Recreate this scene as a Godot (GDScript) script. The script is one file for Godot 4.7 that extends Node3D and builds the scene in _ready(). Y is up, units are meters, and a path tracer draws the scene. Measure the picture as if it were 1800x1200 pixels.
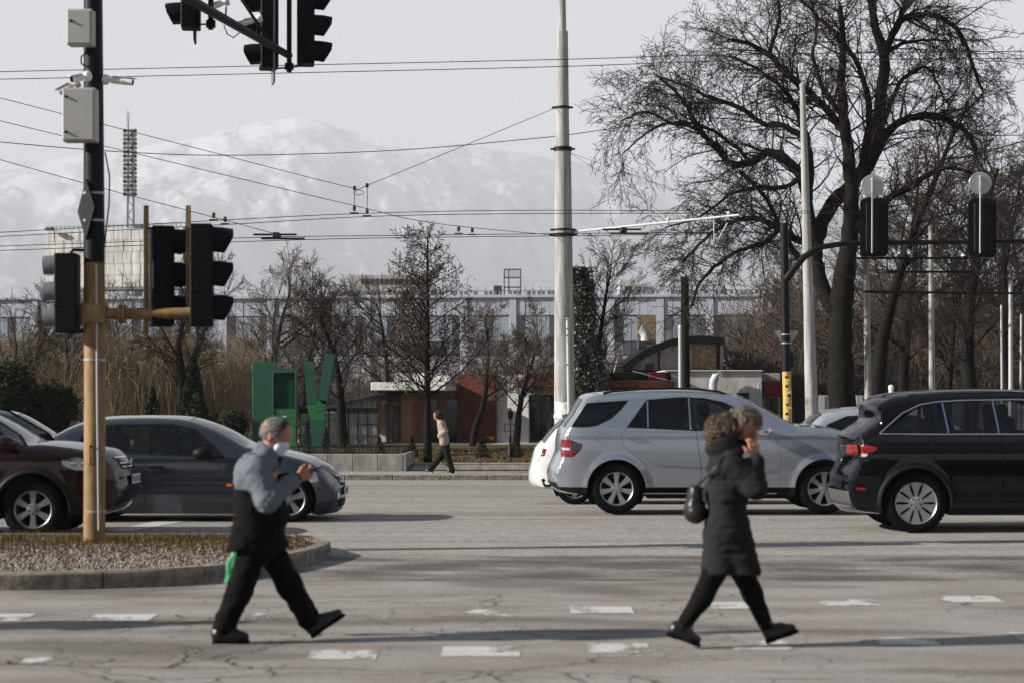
extends Node3D
# A wide city junction in winter sun. World: metres, y up, the camera looks along -z from eye height 1.75 m.
const F := 3500.0      # focal length in photograph pixels (70 mm lens)
const HY := 690.0      # row of the horizon
const EYE := 1.75
var rng := RandomNumberGenerator.new()
var M := {}
var used := {}
var org := {}

func P(px: float, py: float, z: float) -> Vector3:
	return Vector3((px - 900.0) / F * z, EYE + (HY - py) / F * z, -z)
func X(px: float, z: float) -> float:
	return (px - 900.0) / F * z
func Y(py: float, z: float) -> float:
	return EYE + (HY - py) / F * z

# height of the carriageway, which falls 2 % to the far kerb
func road_y(z: float) -> float:
	return 0.0 if z < 28.0 else -0.02 * (minf(z, 50.0) - 28.0)

class MB:
	var v := PackedVector3Array()
	var n := PackedVector3Array()
	var c := PackedColorArray()
	var t := PackedVector2Array()
	var i := PackedInt32Array()
	var col := Color(1, 1, 1)
	func vert(p: Vector3, nn: Vector3) -> int:
		v.append(p); n.append(nn); c.append(col)
		return v.size() - 1
	# a b c run counter-clockwise seen from outside; stored clockwise
	func tri(a: Vector3, b: Vector3, d: Vector3) -> void:
		var nn := (b - a).cross(d - a).normalized()
		var k := v.size()
		v.append(a); v.append(b); v.append(d)
		n.append(nn); n.append(nn); n.append(nn)
		c.append(col); c.append(col); c.append(col)
		i.append(k); i.append(k + 2); i.append(k + 1)
	func quad(a: Vector3, b: Vector3, d: Vector3, e: Vector3) -> void:
		var nn := (d - a).cross(e - b).normalized()
		var k := v.size()
		v.append(a); v.append(b); v.append(d); v.append(e)
		for q in 4:
			n.append(nn); c.append(col)
		for q in [0, 2, 1, 0, 3, 2]:
			i.append(k + q)
	func face(k: int, a: int, b: int, d: int) -> void:
		i.append(k + a); i.append(k + d); i.append(k + b)
	func box(o: Vector3, s: Vector3, b := Basis.IDENTITY) -> void:
		var h := s * 0.5
		var q := []
		for z in [-1, 1]:
			for y in [-1, 1]:
				for x in [-1, 1]:
					q.append(o + b * Vector3(h.x * x, h.y * y, h.z * z))
		quad(q[4], q[5], q[7], q[6]); quad(q[1], q[0], q[2], q[3])
		quad(q[0], q[4], q[6], q[2]); quad(q[5], q[1], q[3], q[7])
		quad(q[6], q[7], q[3], q[2]); quad(q[0], q[1], q[5], q[4])
	# a box with chamfered edges
	func bbox(o: Vector3, s: Vector3, e := 0.01, b := Basis.IDENTITY) -> void:
		var h := s * 0.5
		e = minf(e, minf(h.x, minf(h.y, h.z)) * 0.95)
		var ax := [Vector3(1, 0, 0), Vector3(0, 1, 0), Vector3(0, 0, 1)]
		for a in 3:
			for sg in [-1.0, 1.0]:
				var u: Vector3 = ax[(a + 1) % 3] * sg
				var w: Vector3 = ax[(a + 2) % 3]
				var hu: float = h[(a + 1) % 3] - e
				var hw: float = h[(a + 2) % 3] - e
				var f: Vector3 = ax[a] * sg * h[a]
				quad(o + b * (f - u * hu - w * hw), o + b * (f + u * hu - w * hw), o + b * (f + u * hu + w * hw), o + b * (f - u * hu + w * hw))
		for a in 3:
			var p1 := (a + 1) % 3
			var p2 := (a + 2) % 3
			for s1 in [-1.0, 1.0]:
				for s2 in [-1.0, 1.0]:
					var e1: Vector3 = ax[p1] * s1 * h[p1] + ax[p2] * s2 * (h[p2] - e)
					var e2: Vector3 = ax[p1] * s1 * (h[p1] - e) + ax[p2] * s2 * h[p2]
					var l: Vector3 = ax[a] * (h[a] - e)
					if s1 * s2 > 0:
						quad(o + b * (e1 - l), o + b * (e2 - l), o + b * (e2 + l), o + b * (e1 + l))
					else:
						quad(o + b * (e2 - l), o + b * (e1 - l), o + b * (e1 + l), o + b * (e2 + l))
		for x in [-1.0, 1.0]:
			for y in [-1.0, 1.0]:
				for z in [-1.0, 1.0]:
					var A: Vector3 = o + b * Vector3(x * h.x, y * (h.y - e), z * (h.z - e))
					var B: Vector3 = o + b * Vector3(x * (h.x - e), y * h.y, z * (h.z - e))
					var C: Vector3 = o + b * Vector3(x * (h.x - e), y * (h.y - e), z * h.z)
					if x * y * z > 0:
						tri(A, B, C)
					else:
						tri(A, C, B)
	func ring(p: Vector3, d: Vector3, r: float, s: int, up: Vector3) -> void:
		var a := d.cross(up)
		if a.length_squared() < 1e-6:
			a = d.cross(Vector3(0.31, 0.2, 0.93))
		a = a.normalized()
		var b := a.cross(d).normalized()
		for k in s:
			var w := TAU * k / s
			var q := a * cos(w) + b * sin(w)
			v.append(p + q * r); n.append(q); c.append(col)
	func tube(pts: Array, radii: Array, s := 6, cap := true) -> void:
		var k := v.size()
		var m := pts.size()
		var up := Vector3(0.13, 0.97, 0.21)
		var all: Vector3 = (pts[m - 1] - pts[0]).normalized()
		if absf(all.dot(up)) > 0.9:
			up = Vector3(0.95, 0.1, 0.29)
		for q in m:
			var d: Vector3 = (pts[mini(q + 1, m - 1)] - pts[maxi(q - 1, 0)])
			d = d.normalized() if d.length_squared() > 1e-12 else Vector3.UP
			ring(pts[q], d, radii[q] if radii.size() > q else radii[radii.size() - 1], s, up)
		for q in m - 1:
			for w in s:
				var a := k + q * s + w
				var b := k + q * s + (w + 1) % s
				i.append(a); i.append(b); i.append(a + s)
				i.append(b); i.append(b + s); i.append(a + s)
		if cap:
			for e in [0, m - 1]:
				var d: Vector3 = (pts[1] - pts[0]) if e == 0 else (pts[m - 1] - pts[m - 2])
				d = d.normalized() * (-1.0 if e == 0 else 1.0)
				var o := v.size()
				v.append(pts[e]); n.append(d); c.append(col)
				for w in s:
					v.append(v[k + e * s + w]); n.append(d); c.append(col)
				for w in s:
					if e != 0:
						i.append(o); i.append(o + 1 + w); i.append(o + 1 + (w + 1) % s)
					else:
						i.append(o); i.append(o + 1 + (w + 1) % s); i.append(o + 1 + w)
	func cyl(a: Vector3, b: Vector3, r1: float, r2 := -1.0, s := 16) -> void:
		tube([a, b], [r1, r1 if r2 < 0 else r2], s)
	# profile of Vector2(radius, height along the axis), turned round the y axis of t
	func lathe(prof: Array, t: Transform3D, s := 24, smooth := 0.7) -> void:
		var m := prof.size()
		var nd := []
		for q in m - 1:
			var d: Vector2 = (prof[q + 1] - prof[q]).normalized()
			nd.append(Vector2(d.y, -d.x))
		for q in m - 1:
			var n0: Vector2 = nd[q]
			var n1: Vector2 = nd[q]
			if q > 0 and nd[q - 1].dot(nd[q]) > smooth:
				n0 = (nd[q] + nd[q - 1]).normalized()
			if q < m - 2 and nd[q + 1].dot(nd[q]) > smooth:
				n1 = (nd[q] + nd[q + 1]).normalized()
			var k := v.size()
			for w in s:
				var cs := cos(TAU * w / s)
				var sn := sin(TAU * w / s)
				v.append(t * Vector3(prof[q].x * cs, prof[q].y, prof[q].x * sn)); n.append((t.basis * Vector3(n0.x * cs, n0.y, n0.x * sn)).normalized()); c.append(col)
				v.append(t * Vector3(prof[q + 1].x * cs, prof[q + 1].y, prof[q + 1].x * sn)); n.append((t.basis * Vector3(n1.x * cs, n1.y, n1.x * sn)).normalized()); c.append(col)
			for w in s:
				var a := k + w * 2
				var b := k + ((w + 1) % s) * 2
				i.append(a); i.append(b); i.append(a + 1)
				i.append(a + 1); i.append(b); i.append(b + 1)
	# 2-D polygon in the xy plane of t, from local z h0 to h1
	func prism(poly: PackedVector2Array, h0: float, h1: float, t := Transform3D.IDENTITY) -> void:
		if Geometry2D.is_polygon_clockwise(poly):
			poly.reverse()
		var ix := Geometry2D.triangulate_polygon(poly)
		for q in range(0, ix.size(), 3):
			var a := poly[ix[q]]; var b := poly[ix[q + 1]]; var d := poly[ix[q + 2]]
			if (b - a).cross(d - a) < 0:
				var e := b
				b = d
				d = e
			tri(t * Vector3(a.x, a.y, h1), t * Vector3(b.x, b.y, h1), t * Vector3(d.x, d.y, h1))
			tri(t * Vector3(a.x, a.y, h0), t * Vector3(d.x, d.y, h0), t * Vector3(b.x, b.y, h0))
		for q in poly.size():
			var a := poly[q]; var b := poly[(q + 1) % poly.size()]
			quad(t * Vector3(a.x, a.y, h0), t * Vector3(b.x, b.y, h0), t * Vector3(b.x, b.y, h1), t * Vector3(a.x, a.y, h1))
	# grid of points with smooth normals; rows of equal length
	func grid(rows: Array, closed := false) -> void:
		var k := v.size()
		var h := rows.size()
		var w: int = rows[0].size()
		for y in h:
			for x in w:
				var du: Vector3 = rows[y][(x + 1) % w if closed else mini(x + 1, w - 1)] - rows[y][(x - 1 + w) % w if closed else maxi(x - 1, 0)]
				var dv: Vector3 = rows[mini(y + 1, h - 1)][x] - rows[maxi(y - 1, 0)][x]
				v.append(rows[y][x]); n.append(du.cross(dv).normalized()); c.append(col)
		for y in h - 1:
			for x in (w if closed else w - 1):
				var a := k + y * w + x
				var b := k + y * w + (x + 1) % w
				i.append(a); i.append(a + w); i.append(b)
				i.append(b); i.append(a + w); i.append(b + w)
	func sphere(o: Vector3, r: Vector3, s := 12, b := Basis.IDENTITY) -> void:
		var k := v.size()
		var h := s / 2
		for y in h + 1:
			var a := PI * y / h
			for x in s:
				var w := TAU * x / s
				var q := Vector3(sin(a) * cos(w), cos(a), sin(a) * sin(w))
				v.append(o + b * (q * r)); n.append((b * (q / r)).normalized()); c.append(col)
		for y in h:
			for x in s:
				var a := k + y * s + x
				var d := k + y * s + (x + 1) % s
				i.append(a); i.append(a + s); i.append(d)
				i.append(d); i.append(a + s); i.append(d + s)
	func mesh(off := Vector3.ZERO) -> ArrayMesh:
		var a := []
		a.resize(Mesh.ARRAY_MAX)
		if off != Vector3.ZERO:
			v = Transform3D(Basis.IDENTITY, -off) * v
		a[Mesh.ARRAY_VERTEX] = v
		a[Mesh.ARRAY_NORMAL] = n
		if t.size() == v.size():
			a[Mesh.ARRAY_TEX_UV] = t
		a[Mesh.ARRAY_COLOR] = c
		a[Mesh.ARRAY_INDEX] = i
		var m := ArrayMesh.new()
		m.add_surface_from_arrays(Mesh.PRIMITIVE_TRIANGLES, a)
		return m

func numbered(called: String) -> String:
	if not used.has(called):
		used[called] = 0
		return called
	used[called] += 1
	return "%s_%03d" % [called, used[called]]

func thing(called: String, label: String, category: String, at := Vector3.ZERO, group := "") -> Node3D:
	var o := Node3D.new()
	o.name = numbered(called)
	add_child(o)
	o.position = at
	org[o] = at
	tag(o, label, category, group)
	return o

func tag(o: Node, label := "", category := "", group := "", kind := "") -> void:
	if label: o.set_meta("label", label)
	if category: o.set_meta("category", category)
	if group: o.set_meta("group", group)
	if kind: o.set_meta("kind", kind)

# a named mesh; its vertices are given in world metres and stored round the origin of its thing
func part(called: String, mb: MB, m: Material, parent: Node = null) -> MeshInstance3D:
	var o := MeshInstance3D.new()
	o.name = numbered(called) if parent == null else called
	var off: Vector3 = org[parent] if parent != null and org.has(parent) else Vector3.ZERO
	o.mesh = mb.mesh(off)
	o.material_override = m
	(self if parent == null else parent).add_child(o, true)
	if parent != null: org[o] = off
	return o

func piece(called: String, mesh: Mesh, m: Material, at: Vector3, parent: Node, turn := Basis.IDENTITY) -> MeshInstance3D:
	var o := MeshInstance3D.new()
	o.name = called
	o.mesh = mesh
	o.material_override = m
	parent.add_child(o, true)
	o.transform = Transform3D(turn, at - (org[parent] if org.has(parent) else Vector3.ZERO))
	return o

func structure(called: String, mb: MB, m: Material) -> MeshInstance3D:
	var o := part(called, mb, m)
	tag(o, "", "", "", "structure")
	return o

func mat(called: String, r: float, g: float, b: float, rough := 0.8, metal := 0.0, o := {}) -> StandardMaterial3D:
	var m := StandardMaterial3D.new()
	m.resource_name = called
	m.albedo_color = Color(r / 255.0, g / 255.0, b / 255.0, o.get("alpha", 1.0))
	m.roughness = rough
	m.metallic = metal
	if o.has("alpha"): m.transparency = BaseMaterial3D.TRANSPARENCY_ALPHA
	if o.has("coat"):
		m.clearcoat_enabled = true
		m.clearcoat = o.coat
		m.clearcoat_roughness = 0.03
	if o.get("vc", false): m.vertex_color_use_as_albedo = true
	m.metallic_specular = o.get("spec", 0.5 if rough < 0.75 else 0.18)
	if o.has("rim"):
		m.rim_enabled = true
		m.rim = o.rim
	if o.has("back"):
		m.backlight_enabled = true
		m.backlight = o.back
	M[called] = m
	return m

# give a material mottled colour and fine relief from noise, laid on by world position
func mottle(m: StandardMaterial3D, size: float, lo: Color, hi: Color, relief := 0.0, kind := FastNoiseLite.TYPE_SIMPLEX_SMOOTH, stretch := Vector3.ONE, seed_ := 1, freq := 0.012) -> void:
	var nz := FastNoiseLite.new()
	nz.noise_type = kind
	nz.seed = seed_
	nz.frequency = freq
	nz.fractal_octaves = 5
	nz.fractal_gain = 0.62
	var t := NoiseTexture2D.new()
	t.width = 512
	t.height = 512
	t.seamless = true
	t.noise = nz
	var gr := Gradient.new()
	gr.set_color(0, lo)
	gr.set_color(1, hi)
	t.color_ramp = gr
	m.albedo_texture = t
	m.uv1_triplanar = true
	m.uv1_world_triplanar = true
	m.uv1_scale = stretch / size
	if relief > 0:
		m.heightmap_enabled = false
		var t2 := NoiseTexture2D.new()
		t2.width = 512
		t2.height = 512
		t2.seamless = true
		t2.noise = nz
		t2.as_normal_map = true
		t2.bump_strength = 6.0
		m.normal_enabled = true
		m.normal_texture = t2
		m.normal_scale = relief

func setup_view() -> void:
	var at := CameraAttributesPhysical.new()
	at.frustum_focal_length = 70.0
	at.frustum_near = 0.5
	at.frustum_far = 24000.0
	at.frustum_focus_distance = 46.0
	at.exposure_aperture = 2.4
	var cam := Camera3D.new()
	cam.name = "camera"
	add_child(cam)
	cam.attributes = at
	cam.projection = Camera3D.PROJECTION_FRUSTUM
	cam.near = 0.5
	cam.far = 24000.0
	cam.size = 0.5 * 1200.0 / F
	cam.frustum_offset = Vector2(0, 0.5 * 90.0 / F)
	cam.position = Vector3(0, EYE, 0)
	cam.current = true
	var e := Environment.new()
	e.background_mode = Environment.BG_SKY
	e.tonemap_mode = Environment.TONE_MAPPER_LINEAR
	e.tonemap_exposure = 2.85
	e.sdfgi_enabled = true
	e.ssao_enabled = true
	e.ssil_enabled = true
	e.fog_enabled = true
	e.fog_density = 0.00015
	e.fog_light_color = Color(0.945, 0.97, 1.0)
	# a pale milky haze low down that clears to a deep winter blue overhead, the same all round
	var w := 1024
	var h := 512
	var nz := FastNoiseLite.new()
	nz.seed = 5
	nz.frequency = 0.9
	nz.fractal_octaves = 4
	var img := Image.create(w, h, false, Image.FORMAT_RGBF)
	var low := Color(0.205, 0.21, 0.214)
	var top := Color(0.014, 0.028, 0.058)
	for y in h:
		var el := PI * (0.5 - (y + 0.5) / h)
		var k := smoothstep(0.21, 0.58, el)
		k = pow(k, 0.65)
		var base := low.lerp(top, k)
		for x in w:
			var az := TAU * (x + 0.5) / w
			var dir := Vector3(cos(az) * cos(el), sin(el), sin(az) * cos(el))
			var q := 0.5 + 0.5 * nz.get_noise_3d(dir.x * 2.2, dir.y * 7.0, dir.z * 2.2)
			var cc := base.lerp(Color(0.225, 0.226, 0.225), smoothstep(0.45, 0.8, q) * 0.35 * (1.0 - 0.8 * k))
			cc = cc.lerp(cc * Color(0.90, 0.93, 0.96), smoothstep(0.5, 0.2, q) * 0.6)
			img.set_pixel(x, y, cc)
	var sm := PanoramaSkyMaterial.new()
	sm.panorama = ImageTexture.create_from_image(img)
	var sky := Sky.new()
	sky.sky_material = sm
	e.sky = sky
	var we := WorldEnvironment.new()
	we.name = "world_environment"
	we.environment = e
	add_child(we)
	var sun := DirectionalLight3D.new()
	sun.name = "sun"
	sun.light_energy = 1.6
	sun.light_angular_distance = 0.5
	sun.light_color = Color(1.0, 0.972, 0.945)
	sun.shadow_enabled = true
	add_child(sun)
	# low in the left, a little behind the camera: shadows run to the right and slightly away
	var el := deg_to_rad(24.0)
	var az := deg_to_rad(10.0)
	sun.look_at_from_position(Vector3.ZERO, Vector3(cos(az) * cos(el), -sin(el), -sin(az) * cos(el)), Vector3.UP)

func setup_materials() -> void:
	mat("silver_paint", 152, 158, 166, 0.3, 0.7, {"coat": 1.0})
	mat("grey_paint", 52, 58, 68, 0.3, 0.55, {"coat": 0.8})
	mat("maroon_paint", 36, 15, 20, 0.3, 0.3, {"coat": 0.7, "spec": 0.2})
	mat("black_paint", 6, 7, 9, 0.06, 0.0, {"spec": 0.42})
	mat("white_paint", 205, 206, 206, 0.3, 0.0, {"coat": 1.0})
	mat("pale_silver_paint", 178, 182, 186, 0.3, 0.6, {"coat": 1.0})
	mat("car_blue_paint", 50, 70, 96, 0.3, 0.4, {"coat": 1.0})
	mat("black_plastic", 20, 21, 22, 0.55, 0.0, {"spec": 0.25})
	mat("grey_plastic", 62, 63, 64, 0.6)
	mat("underseal", 34, 34, 36, 0.9)
	mat("inner_panel", 58, 59, 61, 0.85)
	mat("rubber", 17, 17, 18, 0.8)
	mat("seat_cloth", 26, 27, 30, 0.9)
	mat("alloy", 176, 178, 180, 0.3, 0.85)
	mat("alloy_dull", 138, 139, 140, 0.4, 0.8)
	mat("chrome", 205, 208, 212, 0.12, 1.0)
	mat("tinted_glass", 10, 12, 14, 0.03, 0.0, {"alpha": 0.55})
	mat("privacy_glass", 6, 7, 8, 0.03, 0.0, {"alpha": 0.93})
	mat("clear_glass", 60, 72, 78, 0.03, 0.0, {"alpha": 0.2})
	mat("red_lens", 118, 12, 14, 0.12, 0.0, {"coat": 1.0})
	mat("clear_lens", 200, 205, 210, 0.12, 0.5, {"coat": 1.0})
	mat("smoked_lens", 26, 14, 16, 0.1, 0.0, {"coat": 1.0})
	mat("lamp_glass", 200, 210, 215, 0.02, 0.0, {"alpha": 0.08})
	mat("orange_lens", 220, 96, 40, 0.2)
	mat("plate_white", 205, 206, 204, 0.5)
	mat("plate_ink", 20, 22, 26, 0.6)
	mat("black_metal", 13, 15, 17, 0.5, 0.0, {"spec": 0.3})
	mat("signal_black", 13, 15, 16, 0.6, 0.0, {"spec": 0.25})
	mat("signal_grey", 98, 101, 103, 0.5)
	mat("yellow_paint", 158, 126, 80, 0.65)
	mottle(M.yellow_paint, 1.1, Color(0.62, 0.60, 0.56), Color(1, 1, 1), 0.2, FastNoiseLite.TYPE_SIMPLEX_SMOOTH, Vector3(1, 0.35, 1), 11)
	mat("bright_yellow", 186, 148, 60, 0.55)
	mat("steel_grey", 172, 174, 174, 0.45, 0.2)
	mat("cabinet_grey", 166, 166, 162, 0.5)
	mottle(M.cabinet_grey, 2.0, Color(0.93, 0.93, 0.92), Color(1, 1, 1), 0.0, FastNoiseLite.TYPE_SIMPLEX_SMOOTH, Vector3.ONE, 3)
	mat("galvanised", 176, 178, 178, 0.42, 0.5)
	mottle(M.galvanised, 1.5, Color(0.82, 0.82, 0.81), Color(1, 1, 1), 0.0, FastNoiseLite.TYPE_SIMPLEX_SMOOTH, Vector3(1, 0.3, 1), 31)
	mat("weathered_white", 188, 188, 185, 0.75)
	mottle(M.weathered_white, 1.2, Color(0.62, 0.61, 0.60), Color(1, 1, 1), 0.2, FastNoiseLite.TYPE_SIMPLEX_SMOOTH, Vector3(1.4, 0.12, 1.4), 21)
	mat("concrete", 168, 164, 156, 0.9)
	mottle(M.concrete, 2.2, Color(0.68, 0.67, 0.65), Color(1, 1, 1), 0.35, FastNoiseLite.TYPE_SIMPLEX_SMOOTH, Vector3.ONE, 7)
	mat("kerb_concrete", 158, 152, 142, 0.92)
	mottle(M.kerb_concrete, 0.9, Color(0.55, 0.54, 0.52), Color(1, 1, 1), 0.5, FastNoiseLite.TYPE_SIMPLEX_SMOOTH, Vector3.ONE, 9)
	mat("wall_concrete", 176, 174, 168, 0.9)
	mottle(M.wall_concrete, 3.0, Color(0.66, 0.66, 0.66), Color(1, 1, 1), 0.2, FastNoiseLite.TYPE_SIMPLEX_SMOOTH, Vector3(1, 0.4, 1), 17)
	mat("white_render", 206, 205, 202, 0.9)
	mottle(M.white_render, 4.0, Color(0.78, 0.78, 0.77), Color(1, 1, 1), 0.1, FastNoiseLite.TYPE_SIMPLEX_SMOOTH, Vector3(1, 0.3, 1), 19)
	mat("orange_render", 190, 144, 116, 0.9)
	mat("brick_render", 110, 66, 56, 0.9)
	mottle(M.brick_render, 1.4, Color(0.72, 0.70, 0.68), Color(1, 1, 1), 0.2, FastNoiseLite.TYPE_SIMPLEX_SMOOTH, Vector3(1, 1.6, 1), 23)
	mat("panel_grey", 172, 176, 184, 0.6)
	mat("panel_white", 224, 224, 220, 0.75)
	mottle(M.panel_white, 6.0, Color(0.66, 0.65, 0.63), Color(1, 1, 1), 0.0, FastNoiseLite.TYPE_SIMPLEX_SMOOTH, Vector3(1.5, 0.25, 1.5), 29)
	mat("facade_glass", 166, 170, 176, 0.06, 0.75)
	mat("dark_glass", 26, 30, 33, 0.06, 0.0)
	mat("mullion", 96, 100, 106, 0.5)
	mat("roof_black", 26, 25, 26, 0.85, 0.0, {"spec": 0.12})
	mat("green_panel", 24, 86, 64, 0.55)
	mottle(M.green_panel, 2.0, Color(0.80, 0.80, 0.80), Color(1, 1, 1), 0.0, FastNoiseLite.TYPE_SIMPLEX_SMOOTH, Vector3.ONE, 37)
	mat("green_bright", 46, 142, 74, 0.55)
	mottle(M.green_bright, 1.6, Color(0.42, 0.46, 0.44), Color(1, 1, 1), 0.0, FastNoiseLite.TYPE_SIMPLEX_SMOOTH, Vector3.ONE, 41, 0.02)
	mat("polycarbonate", 222, 223, 219, 0.35)
	mottle(M.polycarbonate, 1.6, Color(0.45, 0.45, 0.44), Color(1, 1, 1), 0.0, FastNoiseLite.TYPE_SIMPLEX_SMOOTH, Vector3(4, 0.25, 4), 43)
	mat("dark_frame", 44, 45, 46, 0.6)
	mat("red_fabric", 96, 26, 32, 0.85)
	mat("mural", 168, 150, 118, 0.8)
	mottle(M.mural, 1.8, Color(0.42, 0.40, 0.38), Color(1, 1, 1), 0.0, FastNoiseLite.TYPE_CELLULAR, Vector3.ONE, 47, 0.02)
	mat("bark", 44, 41, 38, 0.95)
	mottle(M.bark, 0.9, Color(0.45, 0.44, 0.43), Color(1, 1, 1), 0.9, FastNoiseLite.TYPE_SIMPLEX_SMOOTH, Vector3(2.2, 0.5, 2.2), 51)
	mat("twig", 52, 47, 43, 0.9)
	mat("brown_twig", 80, 71, 63, 0.9)
	mat("willow_twig", 134, 119, 95, 0.85)
	mat("dry_leaf", 86, 76, 67, 0.8, 0.0, {"vc": true, "back": Color(0.4, 0.3, 0.2)})
	mat("evergreen", 44, 54, 38, 0.75, 0.0, {"vc": true, "back": Color(0.12, 0.16, 0.08)})
	mat("ivy_leaf", 42, 54, 40, 0.38, 0.0, {"vc": true, "back": Color(0.1, 0.16, 0.08)})
	mat("grass_blade", 116, 104, 80, 0.85, 0.0, {"vc": true})
	mat("gravel", 160, 153, 145, 0.9, 0.0, {"vc": true})
	mat("soil", 92, 78, 62, 0.95)
	mottle(M.soil, 0.9, Color(0.5, 0.48, 0.44), Color(1, 1, 1), 0.6, FastNoiseLite.TYPE_SIMPLEX_SMOOTH, Vector3.ONE, 53)
	mat("lawn", 112, 100, 68, 0.95)
	mottle(M.lawn, 1.6, Color(0.45, 0.45, 0.40), Color(1, 1, 1), 0.6, FastNoiseLite.TYPE_SIMPLEX_SMOOTH, Vector3.ONE, 57, 0.03)
	mat("paving", 166, 162, 156, 0.9)
	mottle(M.paving, 2.6, Color(0.70, 0.69, 0.68), Color(1, 1, 1), 0.2, FastNoiseLite.TYPE_SIMPLEX_SMOOTH, Vector3.ONE, 59)
	mat("ground_earth", 96, 86, 72, 0.95)
	mottle(M.ground_earth, 7.0, Color(0.6, 0.6, 0.55), Color(1, 1, 1), 0.3, FastNoiseLite.TYPE_SIMPLEX_SMOOTH, Vector3.ONE, 61)
	mat("marking_white", 198, 198, 195, 0.7)
	mottle(M.marking_white, 0.5, Color(0.80, 0.79, 0.77), Color(1, 1, 1), 0.0, FastNoiseLite.TYPE_SIMPLEX_SMOOTH, Vector3.ONE, 67)
	mat("marking_faded", 172, 168, 162, 0.85)
	mottle(M.marking_faded, 0.4, Color(0.72, 0.71, 0.70), Color(1, 1, 1), 0.0, FastNoiseLite.TYPE_SIMPLEX_SMOOTH, Vector3.ONE, 69, 0.04)
	mat("wire", 30, 33, 38, 0.5, 0.3)
	mat("white_tube", 172, 174, 175, 0.5)
	mat("skin", 158, 108, 88, 0.55)
	M.skin.subsurf_scatter_enabled = true
	M.skin.subsurf_scatter_strength = 0.15
	mat("cloth", 255, 255, 255, 0.92, 0.0, {"vc": true, "spec": 0.25})
	mat("leather", 16, 16, 17, 0.4)
	mat("hair", 255, 255, 255, 0.7, 0.0, {"vc": true})
	mat("mask_blue", 196, 208, 224, 0.9)
	mat("green_bag", 16, 112, 64, 0.4, 0.0, {"back": Color(0.02, 0.15, 0.08)})
	mat("phone_black", 14, 15, 17, 0.55, 0.0, {"spec": 0.2})
	mat("mountain", 255, 255, 255, 0.95, 0.0, {"vc": true})
	mat("white_plastic", 214, 214, 212, 0.45)
	mat("terracotta", 84, 68, 60, 0.85)
	mat("paper_white", 220, 220, 216, 0.8)

# ---- the ground -------------------------------------------------------------------------------
func noise(seed_: int, freq: float, oct := 4) -> FastNoiseLite:
	var q := FastNoiseLite.new()
	q.seed = seed_
	q.noise_type = FastNoiseLite.TYPE_SIMPLEX_SMOOTH
	q.frequency = freq
	q.fractal_octaves = oct
	return q

# a crack that wanders over a byte picture of w x h, with side cracks
func crack(buf: PackedByteArray, w: int, h: int, x: float, y: float, dir: float, n: int, wide: float, depth := 0) -> PackedByteArray:
	var base := dir
	for k in n:
		dir += rng.randf_range(-0.7, 0.7)
		dir = lerp(dir, base, 0.25)
		x += cos(dir) * 2.0
		y += sin(dir) * 2.0
		var wd := wide * (0.4 + 0.8 * rng.randf()) * (1.0 - 0.6 * float(k) / n)
		var r := int(ceil(wd))
		for dy in range(-r, r + 1):
			for dx in range(-r, r + 1):
				var xx := int(x) + dx
				var yy := int(y) + dy
				if xx >= 0 and yy >= 0 and xx < w and yy < h:
					var a := clampf(wd + 0.5 - sqrt(dx * dx + dy * dy), 0.0, 1.0)
					var at := yy * w + xx
					buf[at] = maxi(buf[at], int(a * 255.0))
		if depth < 2 and rng.randf() < 0.022:
			buf = crack(buf, w, h, x, y, dir + rng.randf_range(0.5, 1.5) * (1.0 if rng.randf() < 0.5 else -1.0), int(n * rng.randf_range(0.15, 0.5)), wide * 0.7, depth + 1)
	return buf

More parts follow.
